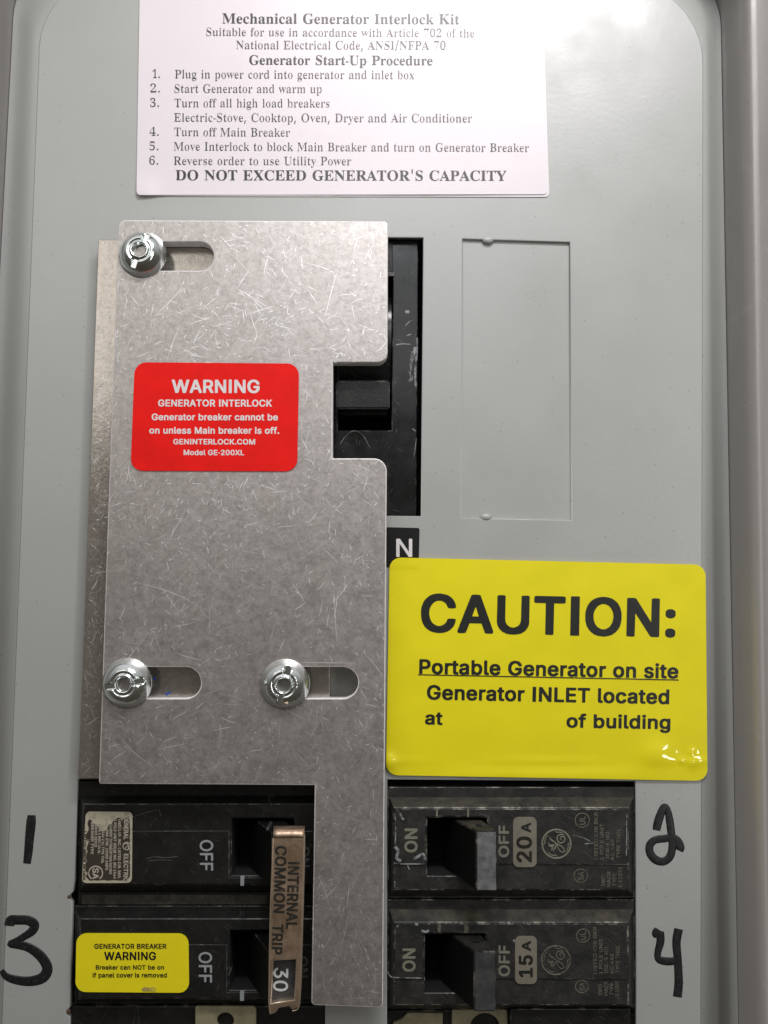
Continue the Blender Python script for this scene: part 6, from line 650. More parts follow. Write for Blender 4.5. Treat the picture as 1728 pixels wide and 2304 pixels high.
m.set(color=c, metal=.85, rough=m.rng(m.noise(40, 4), .3, .7, .34, .5)); m.bump(m.noise(80, 4, .7), .002, .5)
M['bronze'] = m.m
M['bronzee'] = mat_plain('polished_bronze_edge', (.78, .64, .50), .3, .9)
M['stamp'] = mat_print('dark_stamped_letter', (.018, .017, .014), (.20, .14, .09), .6, 60, .56, .72)
M['rust'] = mat_plain('brown_grime', (.10, .055, .03), .8, var=.4, scale=90)
M['scuff'] = mat_print('grey_scuff', (.30, .31, .32), (.035, .035, .035), 1.0, 55, .46, .60)
# ---------------------------------------------------------------- the box behind the cover
box('enclosure_interior', -420, -420, 2150, 2700, -420, -240, M['void'], None, 0)
tag(bpy.data.objects['enclosure_interior'], kind='structure')

# ---------------------------------------------------------------- dead front cover
cover = thing('panel_cover', 1230, 700, 0, 'grey green enamelled cover sheet of the electrical panel, with cutouts and handwritten numbers', 'panel cover')
FLAT = [(94, -62, 175), (1583, -40, 185), (1577, 2700, 0), (-12, 2700, 0)]
SEAM = [(38, -118, 165), (1619, -100, 165), (1668, 2700, 0), (-108, 2700, 0)]
flat = arc_poly(FLAT, 14); seam = arc_poly(SEAM, 14)
left_hole = [(176, 1753), (733, 1754), (730, 2600), (148, 2600)]
right_hole = [(872, 1754), (1429, 1758), (1434, 2600), (870, 2600)]
main_hole = [(690, 533), (952, 534.5), (947, 1161), (690, 1159)]
# little bites broken out of the sheet beside the breakers
left_hole = [(176, 1753), (733, 1754), (730, 2600), (150, 2600), (157, 2290), (152, 2282), (150, 2274), (158, 2266), (163, 2030), (158, 2024), (157, 2014), (165, 2006), (168, 1980)]
knock = [(1041, 537), (1282, 544.5), (1286, 1170), (1038, 1165)]
slab('cover_sheet', flat, -14, 0, M['paint'], cover, [left_hole, right_hole, main_hole, knock], 2.2, 2)
# the flanks that fall away towards the seam
vs_, fs_ = [], []; K = 8; n = len(flat)
for k in range(K + 1):
    t = k / K
    for a, b in zip(flat, seam):
        pa = U(a[0], a[1], 0); pb = U(b[0], b[1], -30)
        q = pa.lerp(pb, t); q.z = (-1.2 - 29 * (.5 - .5 * math.cos(math.pi * min(1, t * 1.0)))) / 1000 if t > 0 else -.0012
        vs_.append(q)
for k in range(K):
    for i in range(n):
        fs_.append((k * n + i, k * n + (i + 1) % n, (k + 1) * n + (i + 1) % n, (k + 1) * n + i))
me = mesh_of(vs_, [f[::-1] for f in fs_]); smooth(me)
link('cover_flange', me, M['paint'], cover)
# knockout held by two tabs
ko = slab('knockout', [(1030, 527), (1292, 534), (1296, 1180), (1028, 1175)], -19, -8, M['paint'], cover, (), 0, 1)
for x, y in ((1098, 539.5), (1094, 1163.5)):
    b = bmesh.new(); bmesh.ops.create_uvsphere(b, u_segments=20, v_segments=10, radius=1)
    me = bpy.data.meshes.new('m'); b.to_mesh(me); b.free(); smooth(me)
    o = link('knockout_tab', me, M['paint'], None)
    for v in me.vertices: v.co = Vector((v.co.x * .013, v.co.y * .0085, v.co.z * .006 - .003)) + U(x, y, 0)
    o.parent = ko
# handwriting
def digit(lines, w=12.5): stroke('handwritten_number', lines, w, 0.2, M['marker'], cover, .06)
digit([[(71, 1834, .8), (70, 1850, 1), (66.5, 1885, .95), (64, 1915, .9), (60.5, 1943, .8)]], 21)
digit([[(21, 2083, 1), (24, 2071, 1), (40, 2070, .95), (63, 2071, .95), (77, 2080, 1), (73, 2094, .9), (55, 2107, .75), (36, 2118, .7), (24, 2124, .75), (30, 2124.5, .8), (62, 2131, .9), (88, 2148, 1), (105, 2172, 1.05), (104, 2190, 1.1), (90, 2203, 1.05), (62, 2208, .95), (32, 2204, .85), (13, 2196, .7), (4, 2183, .5)]], 21)
digit([[(1477, 1868, .95), (1480, 1852, 1.05), (1486, 1833, 1.0), (1494, 1816, .85), (1502, 1823, .8), (1507, 1848, .95), (1511, 1880, .95), (1513, 1903, .95), (1508, 1926, .95), (1494, 1938, .95), (1476, 1935, 1), (1463, 1920, 1), (1462, 1902, .95), (1474, 1890, .9), (1494, 1887, .9), (1513, 1885, .9), (1525, 1893, 1), (1530, 1907, 1.1), (1528, 1914, .9)]], 18)
digit([[(1481, 2108, 1.0), (1479, 2100, 1.35), (1483, 2092, 1.1)], [(1485, 2096, 1), (1486, 2118, 1), (1480, 2143, .85), (1481, 2157, .85), (1492, 2162, .95), (1510, 2163, .95), (1524, 2159, .8)],
       [(1527, 2090, 1.1), (1522, 2120, 1.05), (1525, 2160, 1), (1527, 2210, 1.05), (1524, 2243, 1.1)]], 17.5)
# grime lumps on the broken edges
for x, y, r in ((156, 2018, 4), (155, 2276, 5)):
    b = bmesh.new(); bmesh.ops.create_icosphere(b, subdivisions=2, radius=r / 1000)
    for v in b.verts: v.co *= 1 + .35 * noise.noise(v.co * 300); v.co.z *= .5
    me = bpy.data.meshes.new('m'); b.to_mesh(me); b.free(); smooth(me)
    for v in me.vertices: v.co += U(x, y, 0)
    link('grime_lump', me, M['rust'], cover)

# ---------------------------------------------------------------- raised frame round the cover
frame = thing('panel_door_surround', 1700, 1200, 0, 'raised grey door frame around the cover sheet with a rounded bright lip', 'door frame')
prof = [(-1.5, -60), (-1.5, 70), (-1, 96), (4, 110), (13, 118), (24, 119), (80, 118), (160, 100)]
ctr = Vector((0, 0, 0)); base = [U(x, y, -30) for x, y in arc_poly(SEAM, 14)]
nrm = []
n = len(base)
for i in range(n):
    d = (base[(i + 1) % n] - base[i - 1]); d.z = 0
    nn = Vector((-d.y, d.x, 0)).normalized()
    if nn.dot(base[i] - Vector((0, .1, 0))) < 0: nn = -nn
    nrm.append(nn)
vs_, fs_ = [], []
for off, z in prof:
    for p, q in zip(base, nrm):
        w = p + q * ((off + 3) / 1000); w.z = z / 1000; vs_.append(w)
for k in range(len(prof) - 1):
    for i in range(n): fs_.append((k * n + i, k * n + (i + 1) % n, (k + 1) * n + (i + 1) % n, (k + 1) * n + i))
me = mesh_of(vs_, [f[::-1] for f in fs_]); smooth(me)
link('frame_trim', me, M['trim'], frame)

# ---------------------------------------------------------------- main breaker behind its opening
mb = thing('main_breaker', 905, 850, -25, 'tall black main breaker in the upper opening, partly covered by the metal plate', 'circuit breaker')
ring_o = [(700, 543), (941, 543), (937, 1175), (700, 1175)]
ring_i = [(765, 620), (884, 620), (881, 968), (760, 968)]
slab('breaker_face', ring_o, -120, -24, M['gloss'], mb, [ring_i], 2.5, 1, edge_mat=M['wears'])
box('upper_inset', 770, 546, 884, 612, -60, -21, M['blackd'], mb, 1)
slab('white_line', [(868, 612), (887, 612), (887, 621), (868, 621)], -23, -21, M['dimp'], mb, (), 0)
slab('lower_groove', [(871, 1092), (875, 1092), (875, 1160), (871, 1160)], -23.8, -23.2, M['void'], mb, (), 0)
# drum of the handle
vs_, fs_ = [], []; y0 = U(820, 790, -150).y; R_ = .135
xa, xb = U(766, 790, -60).x, U(880, 790, -60).x; cz = -.165
for k in range(33):
    a = math.pi * k / 32
    for x in (xa, xb): vs_.append((x, y0 + R_ * 1.28 * math.cos(a), cz + R_ * math.sin(a)))
for k in range(32): fs_.append((2 * k, 2 * k + 1, 2 * k + 3, 2 * k + 2))
me = mesh_of(vs_, fs_); smooth(me); link('handle_drum', me, M['gloss'], mb)
hd = box('handle', 757, 856, 877, 920, -70, 30, M['blackd'], mb, 4, M['wears'], (0, 10), 2)
box('handle_rib', 764, 922, 872, 934, -70, -30, M['blackd'], mb, 2, None)
stroke('scuff_mark', [[(765, 1000, .4), (775, 985, .8), (790, 971, 1), (806, 971, 1), (820, 984, 1), (828, 1000, .6), (833, 1006, .3)]], 2.2, -23.5, M['scuff'], mb, .1)
for pts, w in (([(925, 820), (931, 800), (934, 780)], 7), ([(891, 776), (905, 774), (924, 775)], 3.5), ([(912, 733), (921, 724), (930, 720)], 2),
               ([(912, 702), (921, 702)], 8), ([(938, 760), (937, 800), (934, 840), (936, 870)], 6), ([(922, 835), (926, 850), (921, 858)], 7), ([(928, 790), (924, 812), (925, 835)], 6), ([(912, 757), (924, 752)], 3),
               ([(928, 965), (936, 970)], 3), ([(931, 1030), (934, 1010), (937, 985)], 2)):
    stroke('scuff_mark', [pts], w, -23.6, M['scuff'], mb, .05)

# ---------------------------------------------------------------- two-pole and single-pole breakers
def pole(root, x0, x1, ys, cav, ends, step, zface=22, flip=False, dust=True):
    """ys: outer top, slope top, face top, face bottom, slope bottom, outer bottom (photo); cav: hole; step: raised field"""
    ya, yb, yc, yd, ye, yf = ys; l, r = ends
    zs = -6
    bm = bmesh.new()
    def ring(xa, ya_, xb, yb_, z): return [bm.verts.new(U(x, y, z)) for x, y in ((xa, yb_), (xb, yb_), (xb, ya_), (xa, ya_))]
    o1 = ring(x0, ya, x1, yf, zs); o0 = [bm.verts.new(Vector((v.co.x, v.co.y, -.2))) for v in o1]
    s = ring(x0 + 3, yb, x1 - 3, ye, zs); f = ring(x0 + l, yc, x1 - r, yd, zface)
    h = ring(cav[0], cav[1], cav[2], cav[3], zface); h0 = [bm.verts.new(Vector((v.co.x, v.co.y, -.11))) for v in h]
    def strip(a, b, mi):
        for i in range(4):
            g = bm.faces.new((a[i], a[(i + 1) % 4], b[(i + 1) % 4], b[i])); g.material_index = mi[i] if isinstance(mi, (list, tuple)) else mi
    strip(o0, o1, 0); strip(o1, s, [0, 0, 0, 0])
    strip(s, f, [0, 0, 2 if dust == 'top' else 0, 0])
    strip(f, h, 0); strip(h, h0, 3); g = bm.faces.new(h0); g.material_index = 3
    if dust == 'bottom': 
        for g in bm.faces: pass
    ed = [e_ for e_ in bm.edges if (e_.verts[0] in f and e_.verts[1] in f) or (e_.verts[0] in o1 and e_.verts[1] in o1) or (e_.verts[0] in h and e_.verts[1] in h)]
    bmesh.ops.bevel(bm, geom=ed, offset=.0016, segments=1, affect='EDGES', material=1)
    bmesh.ops.recalc_face_normals(bm, faces=bm.faces[:])
    me = bpy.data.meshes.new('m'); bm.to_mesh(me); bm.free()
    dk = root.get('dark')
    link('breaker_case', me, [M['blackd'] if dk else M['black'], M['wears'] if dk else M['wear'], M['dust_lit'], M['void']], root)
    if step:
        slab('raised_field', step, zface - .5, zface + 3, M['blackd'] if dk else M['black'], root, (), 1.3, 1, edge_mat=M['wears'] if dk else M['wear'])

def handle(root, base, tip, zt, mt, side, edge, z0=-40, name='handle', upper=None):
    """base/tip: x0, y0, x1, y1 as seen in the photo at heights 20 and zt"""
    vs_ = []
    for (x0, y0, x1, y1), z in ((base, 10), (tip, zt)):
        vs_ += [U(x, y, z) for x, y in ((x0, y1), (x1, y1), (x1, y0), (x0, y0))]
    lo = []
    for i in range(4):
        d = (vs_[i] - vs_[i + 4]); k = (z0 - 10) / (10 - zt)
        lo.append(vs_[i] + d * k)
    bm = bmesh.new(); V = [bm.verts.new(v) for v in lo + vs_[4:]]
    t = bm.faces.new(V[4:]); t.material_index = 1
    bm.faces.new(V[:4][::-1])
    for i in range(4):
        g = bm.faces.new((V[i], V[(i + 1) % 4], V[4 + (i + 1) % 4], V[4 + i]))
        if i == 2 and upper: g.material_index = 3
    bmesh.ops.bevel(bm, geom=[e_ for e_ in bm.edges if e_.verts[0] in V[4:] or e_.verts[1] in V[4:]], offset=.0025, segments=2, affect='EDGES', material=2)
    bmesh.ops.recalc_face_normals(bm, faces=bm.faces[:])
    me = bpy.data.meshes.new('m'); bm.to_mesh(me); bm.free()
    return link(name, me, [side, mt, edge] + ([upper] if upper else []), root)

def ellipse(cx, cy, rx, ry, n=28, rot=0):
    return [(cx + rx * math.cos(2 * math.pi * k / n) * math.cos(rot) - ry * math.sin(2 * math.pi * k / n) * math.sin(rot), cy + rx * math.cos(2 * math.pi * k / n) * math.sin(rot) + ry * math.sin(2 * math.pi * k / n) * math.cos(rot)) for k in range(n)]

def ringmark(root, cx, cy, r, w, z, mat, name='emblem', gap=None):
    if gap is None: stroke(name, [ellipse(cx, cy, r - w / 2, r - w / 2, 24)], w, z, mat, root, .08, 2, True, 1)
    else:
        a0, a1 = gap; stroke(name, [[(cx + (r - w / 2) * math.cos(a0 + (a1 - a0) * k / 20), cy + (r - w / 2) * math.sin(a0 + (a1 - a0) * k / 20)) for k in range(21)]], w, z, mat, root, .08, 2, False, 1)

def monogram(root, cx, cy, s, z, mat):
    """round script emblem; drawn strokes in a 0..380 field turned with the breaker"""
    def P(pts): return [(cx + (x - 615) * s, cy + (y - 880) * s, *r) for x, y, *r in pts]
    ringmark(root, cx, cy, 190 * s, 22 * s, z, mat)
    L = [P([(700, 770, .6), (655, 765), (625, 795), (628, 840), (665, 868), (705, 855), (722, 820), (705, 790, .9), (675, 790, .8), (662, 812, .7), (680, 832, .6)]),
         P([(530, 795, .7), (548, 830, 1.1), (590, 855, 1), (610, 885, 1), (600, 925, 1.2), (570, 965, .8)]),
         P([(515, 860, .5), (530, 905, 1.5), (560, 905, 1.9), (585, 890, 1.2)]),
         P([(590, 862, .8), (640, 890, 1), (695, 925, .9), (710, 965, .8), (690, 985, .8), (655, 965, .7), (632, 925, .7), (625, 890, .8)]),
         P([(548, 960, .5), (562, 935, 1.1), (575, 905, 1)])]
    stroke('emblem', L, 17 * s, z, mat, root, .08, 4, False, 1)
    C = [P([(600, 712, .6), (620, 735, 1), (660, 733, 1), (690, 748, .9), (715, 775, .5)]), P([(785, 870, .5), (762, 880, 1), (762, 925, 1), (745, 960, .8), (715, 985, .5)]),
         P([(625, 1045, .5), (612, 1022, 1), (570, 1022, 1), (530, 1005, .8), (508, 975, .5)]), P([(445, 890, .5), (470, 875, 1), (470, 835, 1), (487, 795, .8), (515, 770, .5)])]
    stroke('emblem', C, 13 * s, z, mat, root, .08, 3, False, 1)

def certmark(root, cx, cy, r, z, mat, s, up):
    ringmark(root, cx, cy, r, r * .17, z, mat)
    d = Vector(up); b = Vector((-d.y, d.x))      # reading direction
    a = Vector((cx, cy)) - d * r * .42
    text(s, 'sans_bold', a - b * r * .58, a + b * r * .58, r * .8, z, mat, root, 'certification_mark')

def amp_breaker(dy, amps, ys, cav, base, tip, tipmat, tipside, pill, gex, marks, onp, offp, ulp, csap, lab, label, ticks, inkm, small):
    root = thing('circuit_breaker', 1150, ys[2], 0, label, 'circuit breaker', None)
    x0, x1 = 873, 1428
    st = ys[6]
    xs0, xs1 = 886, 1414
    fy = ys[2]
    step = [(xs0 + 2, fy + 3), (xs1 - 2, fy + 4), (xs1 - 2, st + 2), (cav[2] + 3, st), (cav[2] + 3, cav[1] - 3), (cav[0] - 3, cav[1] - 3), (cav[0] - 3, st), (xs0 + 2, st)]
    pole(root, x0, x1, ys[:6], cav, (13, 14), step, dust='top')
    h = handle(root, base, tip, 118, tipmat, tipside, M['wears'], upper=M['dust_lit'] if tipmat == M['grip'] else M['black'])  # upper flank paler than the sides: light from above painted in
    # round hole moulded in the upper flank of the handle
    c0 = [U(x, y, z) for x, y, z in lab]
    b = bmesh.new(); vv = []
    ctr_ = (c0[0] + c0[1] + c0[2] + c0[3]) / 4; ux = (c0[1] - c0[0]) / 2; uy = (c0[3] - c0[0]) / 2
    nn = ux.cross(uy).normalized(); nn = nn if nn.y > 0 else -nn
    for k in range(24): vv.append(b.verts.new(ctr_ + nn * .0025 + ux * .48 * math.cos(k * math.pi / 12) + uy * .42 * math.sin(k * math.pi / 12)))
    b.faces.new(vv); me = bpy.data.meshes.new('m'); b.to_mesh(me); b.free()
    o = link('pin_hole', me, M['void'], None); o.parent = h
    z = 25.6
    slab('rating_field', arc_poly([(pill[0], pill[1], 12), (pill[2], pill[1], 12), (pill[2], pill[3], 12), (pill[0], pill[3], 12)], 5), 25, 25.7, M['pill'], root, (), 0)
    for s, p0, p1, hh in amps: text(s, 'sans_bold', p0, p1, hh, 26.2, M['inkb'], root, 'rating')
    monogram(root, gex[0], gex[1], .18, z, inkm)
    text('ON', 'sans_bold', *onp, z, M['cream'], root, 'switch_mark')
    text('OFF', 'sans_bold', *offp, z, M['cream'], root, 'switch_mark')
    certmark(root, ulp[0], ulp[1], ulp[2], z, small, 'UL', (-1, 0))
    certmark(root, csap[0], csap[1], csap[2], 22.6, small, 'SA', (-1, 0))
    for s, x, ya_, yb_, hh, zz in marks: text(s, 'sans_bold', (x, ya_), (x, yb_), hh, zz, small, root)
    for xa, ya_, xb, yb_ in ticks: slab('index_mark', [(xa, ya_), (xb, ya_), (xb, yb_), (xa, yb_)], 25, 25.6, inkm, root, (), 0)
    return root

amp_breaker(0, [('20', (1197, 1940), (1197, 1882), 35), ('A', (1195, 1873), (1195, 1851), 22.5)],
    (1771, 1794, 1817, 2002, 2016, 2021, 1944), (961, 1840, 1096, 1971), (1021, 1844, 1084, 1966), (1071.5, 1869, 1118.5, 2005), M['grip'], M['pitch'],
    (1154.5, 1838, 1207.5, 1951), (1252, 1899), 
    [('LISTED CIR BKR', 1345, 1934, 1828, 8.5, 25.6), ('1 POLE UNIT', 1358, 1935, 1853, 8.5, 25.6), ('ISSUE NO', 1371, 1931, 1872, 8.5, 25.6), ('AC-440', 1382, 1936, 1889, 8.5, 25.6), ('TYPE THQL', 1396, 1931, 1864, 9, 25.6),
     ('SWD', 1362, 1995, 1968, 9, 22.6), ('HACR', 1374, 1996, 1961, 9, 22.6), ('TYPE', 1387, 1994, 1965, 9, 22.6), ('E-11592', 1400, 1996, 1951, 9, 22.6)],
    ((939.5, 1918), (939.5, 1864), 29.5), ((1145.5, 1929), (1145.5, 1857), 24), (1310, 1846, 17.5), (1306.5, 1971, 16.5),
    [(1058, 1854.5, 55), (1088, 1854.5, 55), (1096, 1862, 88), (1066, 1862, 88)],
    'black single-pole 20 amp breaker with grey worn handle tip, beside the handwritten 2', [(981, 1819, 985, 1837), (1051.5, 1820, 1055, 1838)], M['cream'], M['creamd'])
amp_breaker(0, [('15', (1199, 2199), (1199, 2149), 32), ('A', (1195, 2140), (1195, 2117), 21)],
    (2024, 2046, 2075, 2261, 2268, 2270, 2202), (956, 2101, 1092, 2234), (1015, 2102, 1082, 2228), (1066.5, 2140, 1117, 2276), M['gripd'], M['pitch'],
    (1159, 2106, 1208, 2214), (1250.5, 2161),
    [('LISTED CIR BKR', 1343, 2192, 2085, 8.5, 25.6), ('1 POLE UNIT', 1356, 2192, 2112, 8.5, 25.6), ('ISSUE NO', 1368, 2189, 2130, 8.5, 25.6), ('AC-440', 1381, 2191, 2146, 8.5, 25.6), ('TYPE THQL', 1394, 2189, 2127, 9, 25.6),
     ('SWD', 1355, 2240, 2215, 9, 22.6), ('HACR', 1368, 2240, 2208, 9, 22.6), ('TYPE', 1380, 2239, 2212, 9, 22.6), ('E-11592', 1393, 2240, 2207, 9, 22.6)],
    ((935, 2186.5), (935, 2134), 29.5), ((1147.5, 2197), (1147.5, 2127), 26), (1312, 2105.5, 16), (1309, 2220, 15.5),
    [(1053, 2113, 42), (1083, 2113, 42), (1092, 2125, 75), (1062, 2125, 75)],
    'black single-pole 15 amp breaker with dark handle tip, beside the handwritten 4', [(985, 2077, 992, 2098), (1044.5, 2078, 1054, 2099)], M['creamd'], M['creamd'])

# scuffs of dust and paint on the faces of the right hand breakers
root = [o for o in bpy.data.objects if o.name.startswith('circuit_breaker')]
for pts, w in (([(892, 1822), (900, 1832), (908, 1845)], 5), ([(889, 1835), (890, 1870), (889, 1900)], 3), ([(888, 1905), (896, 1915), (892, 1930), (902, 1938)], 7), ([(930, 1932), (940, 1928), (952, 1922), (956, 1935)], 6), ([(886, 1942), (905, 1944), (955, 1944)], 2.5),
               ([(1290, 1879), (1312, 1885), (1328, 1893)], 1.4), ([(1316, 1899), (1334, 1897)], 2.5), ([(888, 1982), (888, 1997), (895, 1997)], 3), ([(917, 1947), (921, 1957)], 2.2), ([(1410, 1832), (1410, 1880), (1409.5, 1925)], 2)):
    stroke('scuff_mark', [pts], w, 25.2, M['scuff'], root[0], .03)
for pts, w in (([(948, 2094), (958, 2097), (965, 2093)], 5), ([(934, 2079), (941, 2081)], 5), ([(1106, 2078), (1114, 2078)], 5), ([(893, 2084), (896, 2085)], 4), ([(1185, 2078), (1192, 2079)], 5), ([(872, 2185), (880, 2198), (900, 2200), (948, 2201)], 2.5), ([(1159, 2115), (1156, 2117), (1168, 2116)], 4)):
    stroke('scuff_mark', [pts], w, 25.2, M['scuff'], root[1], .03)

# ---- the two-pole breaker on the left
tp = thing('circuit_breaker', 430, 2000, 0, 'black two-pole 30 amp breaker with labels, beside the handwritten 1 and 3', 'circuit breaker')
tp['dark'] = 1
pole(tp, 176, 735, (1759, 1790, 1809, 1991, 2008, 2036), (521, 1841, 662, 1970), (13, 12),
     [(190, 1870), (516, 1869), (516, 1975), (668, 1975), (668, 1870), (716, 1870), (716, 1989), (190, 1989)])
pole(tp, 168, 735, (2038, 2050, 2067, 2247, 2254, 2258), (516, 2093, 658, 2228), (13, 12),
     [(184, 2126), (511, 2125), (511, 2233), (664, 2233), (664, 2126), (716, 2126), (716, 2245), (184, 2245)])
del tp['dark']
slab('dusty_ledge', [(186, 2013), (600, 2014), (600, 2035), (184, 2035)], -6, -5, M['dust_lit'], tp, (), .3)
h1 = handle(tp, (578, 1846, 640, 1965), (611, 1871, 676, 2000), 112, M['blackd'], M['pitch'], M['wears'])
h2 = handle(tp, (573, 2100, 636, 2222), (604, 2142, 672, 2264), 112, M['gripd'], M['pitch'], M['wears'])
text('OFF', 'sans', (449.5, 1890), (449.5, 1959), 30, 25.6, M['whitep'], tp, 'switch_mark')
text('OFF', 'sans', (447, 2142), (447, 2211), 30, 25.6, M['whitep'], tp, 'switch_mark')
text('ON', 'sans', (672, 1905), (672, 1951), 25, 25.6, M['dimp'], tp, 'switch_mark')
text('ON', 'sans', (668, 2152), (668, 2199), 25, 25.6, M['dimp'], tp, 'switch_mark')
slab('index_mark', [(541, 1971), (550, 1971), (549, 1993), (541, 1993)], 22, 26.3, M['whitep'], tp, (), 0)
slab('index_mark', [(540, 2230), (549, 2230), (549, 2252), (540, 2252)], 22, 26.3, M['whitep'], tp, (), 0)
for pts, w in (([(330, 1932), (350, 1928), (372, 1930), (400, 1927)], 1.6), ([(335, 1937), (360, 1935), (385, 1936)], 1.2), ([(300, 1838), (330, 1828), (355, 1822)], 1.2), ([(358, 1822), (362, 1836)], 1.2), ([(514, 2195), (520, 2180), (522, 2176)], 2)):
    stroke('scuff_mark', [pts], w, 22.6 if pts[0][1] < 1860 else 25.4, M['dimp'], tp, .05)

# ---- bronze tie across both handles
tie = thing('handle_tie', 645, 2060, 118, 'bronze coloured handle tie stamped with letters across the two-pole breaker', 'handle tie')
bar = [(614, 1884), (684.5, 1882), (684, 1950), (680, 2090), (676, 2230), (673, 2266, 6), (656, 2272, 4), (651, 2264), (628, 2268), (620, 2279), (607, 2284, 3), (605, 2260), (606, 2200), (610, 2040)]
win = [(615, 2162), (666, 2159), (662, 2250), (610, 2258)]
slab('tie_plate', arc_poly(bar), 98, 128, M['bronze'], tie, [win], 2.0, 2, edge_mat=M['bronzee'])
vs_, fs_ = [], []
pf = [(1886, 128), (1880, 128.5), (1875, 127), (1870, 123.5), (1866, 118), (1863, 111), (1861, 102), (1858, 80)]
for y, z in pf:
    for k in range(9): vs_.append(U(614.5 + 69.5 * k / 8 + (1886 - y) * .05, y + .25 * math.sin(k), z))
for j in range(len(pf) - 1):
    for i in range(8): fs_.append((j * 9 + i, (j + 1) * 9 + i, (j + 1) * 9 + i + 1, j * 9 + i + 1))
me = mesh_of(vs_, [f[::-1] for f in fs_]); smooth(me); bend = link('bent_end', me, M['bronze'], tie)
m_ = bend.modifiers.new('thickness', 'SOLIDIFY'); m_.thickness = .006; m_.offset = -1
for x0_, x1_ in ((608, 613.5), (674, 679)):
    pass
stroke('rim', [[(613.5, 1886), (612, 1950), (608, 2060), (605.5, 2200), (605, 2255), (608, 2281)]], 2.6, 128, M['bronzee'], tie, .6)
stroke('rim', [[(684, 1884), (683.5, 1960), (680, 2090), (675.5, 2235), (671, 2268), (658, 2275)]], 2.6, 128, M['bronzee'], tie, .6)
text('COMMON', 'sans_bold', (619.5, 1903), (614.5, 2054), 26, 128.7, M['stamp'], tie, 'stamped_letters')
text('TRIP', 'sans_bold', (613, 2079), (610, 2147), 25, 128.7, M['stamp'], tie, 'stamped_letters')
text('INTERNAL', 'sans_bold', (648, 1939), (643, 2090), 26, 128.7, M['stamp'], tie, 'stamped_letters')
text('30', 'sans', (616, 2177), (614.5, 2230), 33, 112.8, M['white30'], tp, 'rating')
box('tie_pin', 598, 1863, 606, 1871, 40, 100, M['gripd'], tie, 2)

# ---- breakers that only just come into the picture at the bottom
lb = thing('circuit_breaker', 450, 2290, 0, 'top edge of the next black breaker below the small yellow sticker', 'circuit breaker')
slab('breaker_case', [(160, 2264), (735, 2264), (735, 2520), (150, 2520)], -200, -8, M['blackd'], lb, (), 2, 1, edge_mat=M['wears'])
slab('moulded_ridge', [(300, 2268), (312, 2268), (314, 2330), (298, 2330)], -8, -4, M['blackd'], lb, (), 1, 1, edge_mat=M['wears'])
slab('yellowed_insert', arc_poly([(439, 2265, 3), (576, 2265, 9), (578, 2500), (439, 2500)]), -8, 2, M['tan'], lb, [ellipse(507, 2297, 19, 18)], 1.5, 1)
rb = thing('circuit_breaker', 1150, 2290, 0, 'top edge of the next breaker with yellowed inserts below the 15 amp breaker', 'circuit breaker')
slab('breaker_case', [(873, 2273), (1428, 2273), (1430, 2520), (873, 2520)], -200, -20, M['blackd'], rb, (), 2, 1, edge_mat=M['wears'])
slab('yellowed_insert', [(918, 2280), (996, 2281), (996, 2500), (880, 2500), (885, 2302), (905, 2293)], -20, -9, M['tan'], rb, (), 1.5, 1)
slab('yellowed_insert', [(1017, 2272), (1142, 2273), (1146, 2500), (1017, 2500)], -20, -9, M['tan'], rb, [ellipse(1091, 2312, 33, 32)], 1.5, 1)
slab('moulded_ridge', [(1148, 2270), (1418, 2270), (1418, 2330), (1148, 2330)], -20, 4, M['blackd'], rb, (), 2, 1, edge_mat=M['wears'])

# ---------------------------------------------------------------- interlock: back plate, sliding front plate, three domed nuts
bp = slab('mounting_plate', arc_poly([(221, 539, 3), (870, 539), (742, 700), (742, 1752), (175, 1752, 3), (193, 1304)]), 1, 38, M['alu2'], None, (), 1.5, 1)
# its real outline: a strip with a foot; the notch lets the main breaker stand free
bpy.data.objects.remove(bp)
bp = slab('mounting_plate', arc_poly([(221, 539, 3), (672, 541, 3), (676, 1180), (742, 1184), (742, 1752, 3), (175, 1752, 3), (193, 1304)]), 1, 38, M['alu2'], None, (), 1.5, 1)
tag(bp, 'narrow aluminium mounting plate showing left of the big scratched plate', 'metal plate')
ZP = 76
plate_pts = [(267, 495, 16), (873, 497.5, 9), (872, 815, 24), (749, 815, 2), (748, 1031, 2), (870.5, 1031, 29), (866, 1700), (862, 2268, 10), (700, 2262, 10), (708, 1767, 2), (222, 1764, 6), (243, 1150)]
def slot(x0, x1, y, r): return arc_poly([(x0, y - r, r * .99), (x1, y - r, r * .99), (x1, y + r, r * .99), (x0, y + r, r * .99)], 10)
fp = slab('sliding_plate', arc_poly(plate_pts, 8), 42, ZP, M['alu'], None, [slot(300, 481, 576, 32.5), slot(262, 452, 1536, 35), slot(620, 805.5, 1536, 35)], 2.4, 2, edge_mat=M['edge'])
tag(fp, 'large scratched aluminium interlock plate with three slots and a notch', 'metal plate')
for x, y in ((378, 1560), (345, 1528), (372, 1563)):
    stroke('blue_ink_speck', [[(x, y), (x + 3, y - 2), (x + 5, y + 1)]], 4, 38.3, mat_plain('blue_ink', (.03, .09, .5)), bp, .05)

def inside(x, y, poly):
    c = False
    for i in range(len(poly)):
        (x0, y0), (x1, y1) = poly[i - 1][:2], poly[i][:2]
        if (y0 > y) != (y1 > y) and x < (x1 - x0) * (y - y0) / (y1 - y0) + x0: c = not c
    return c

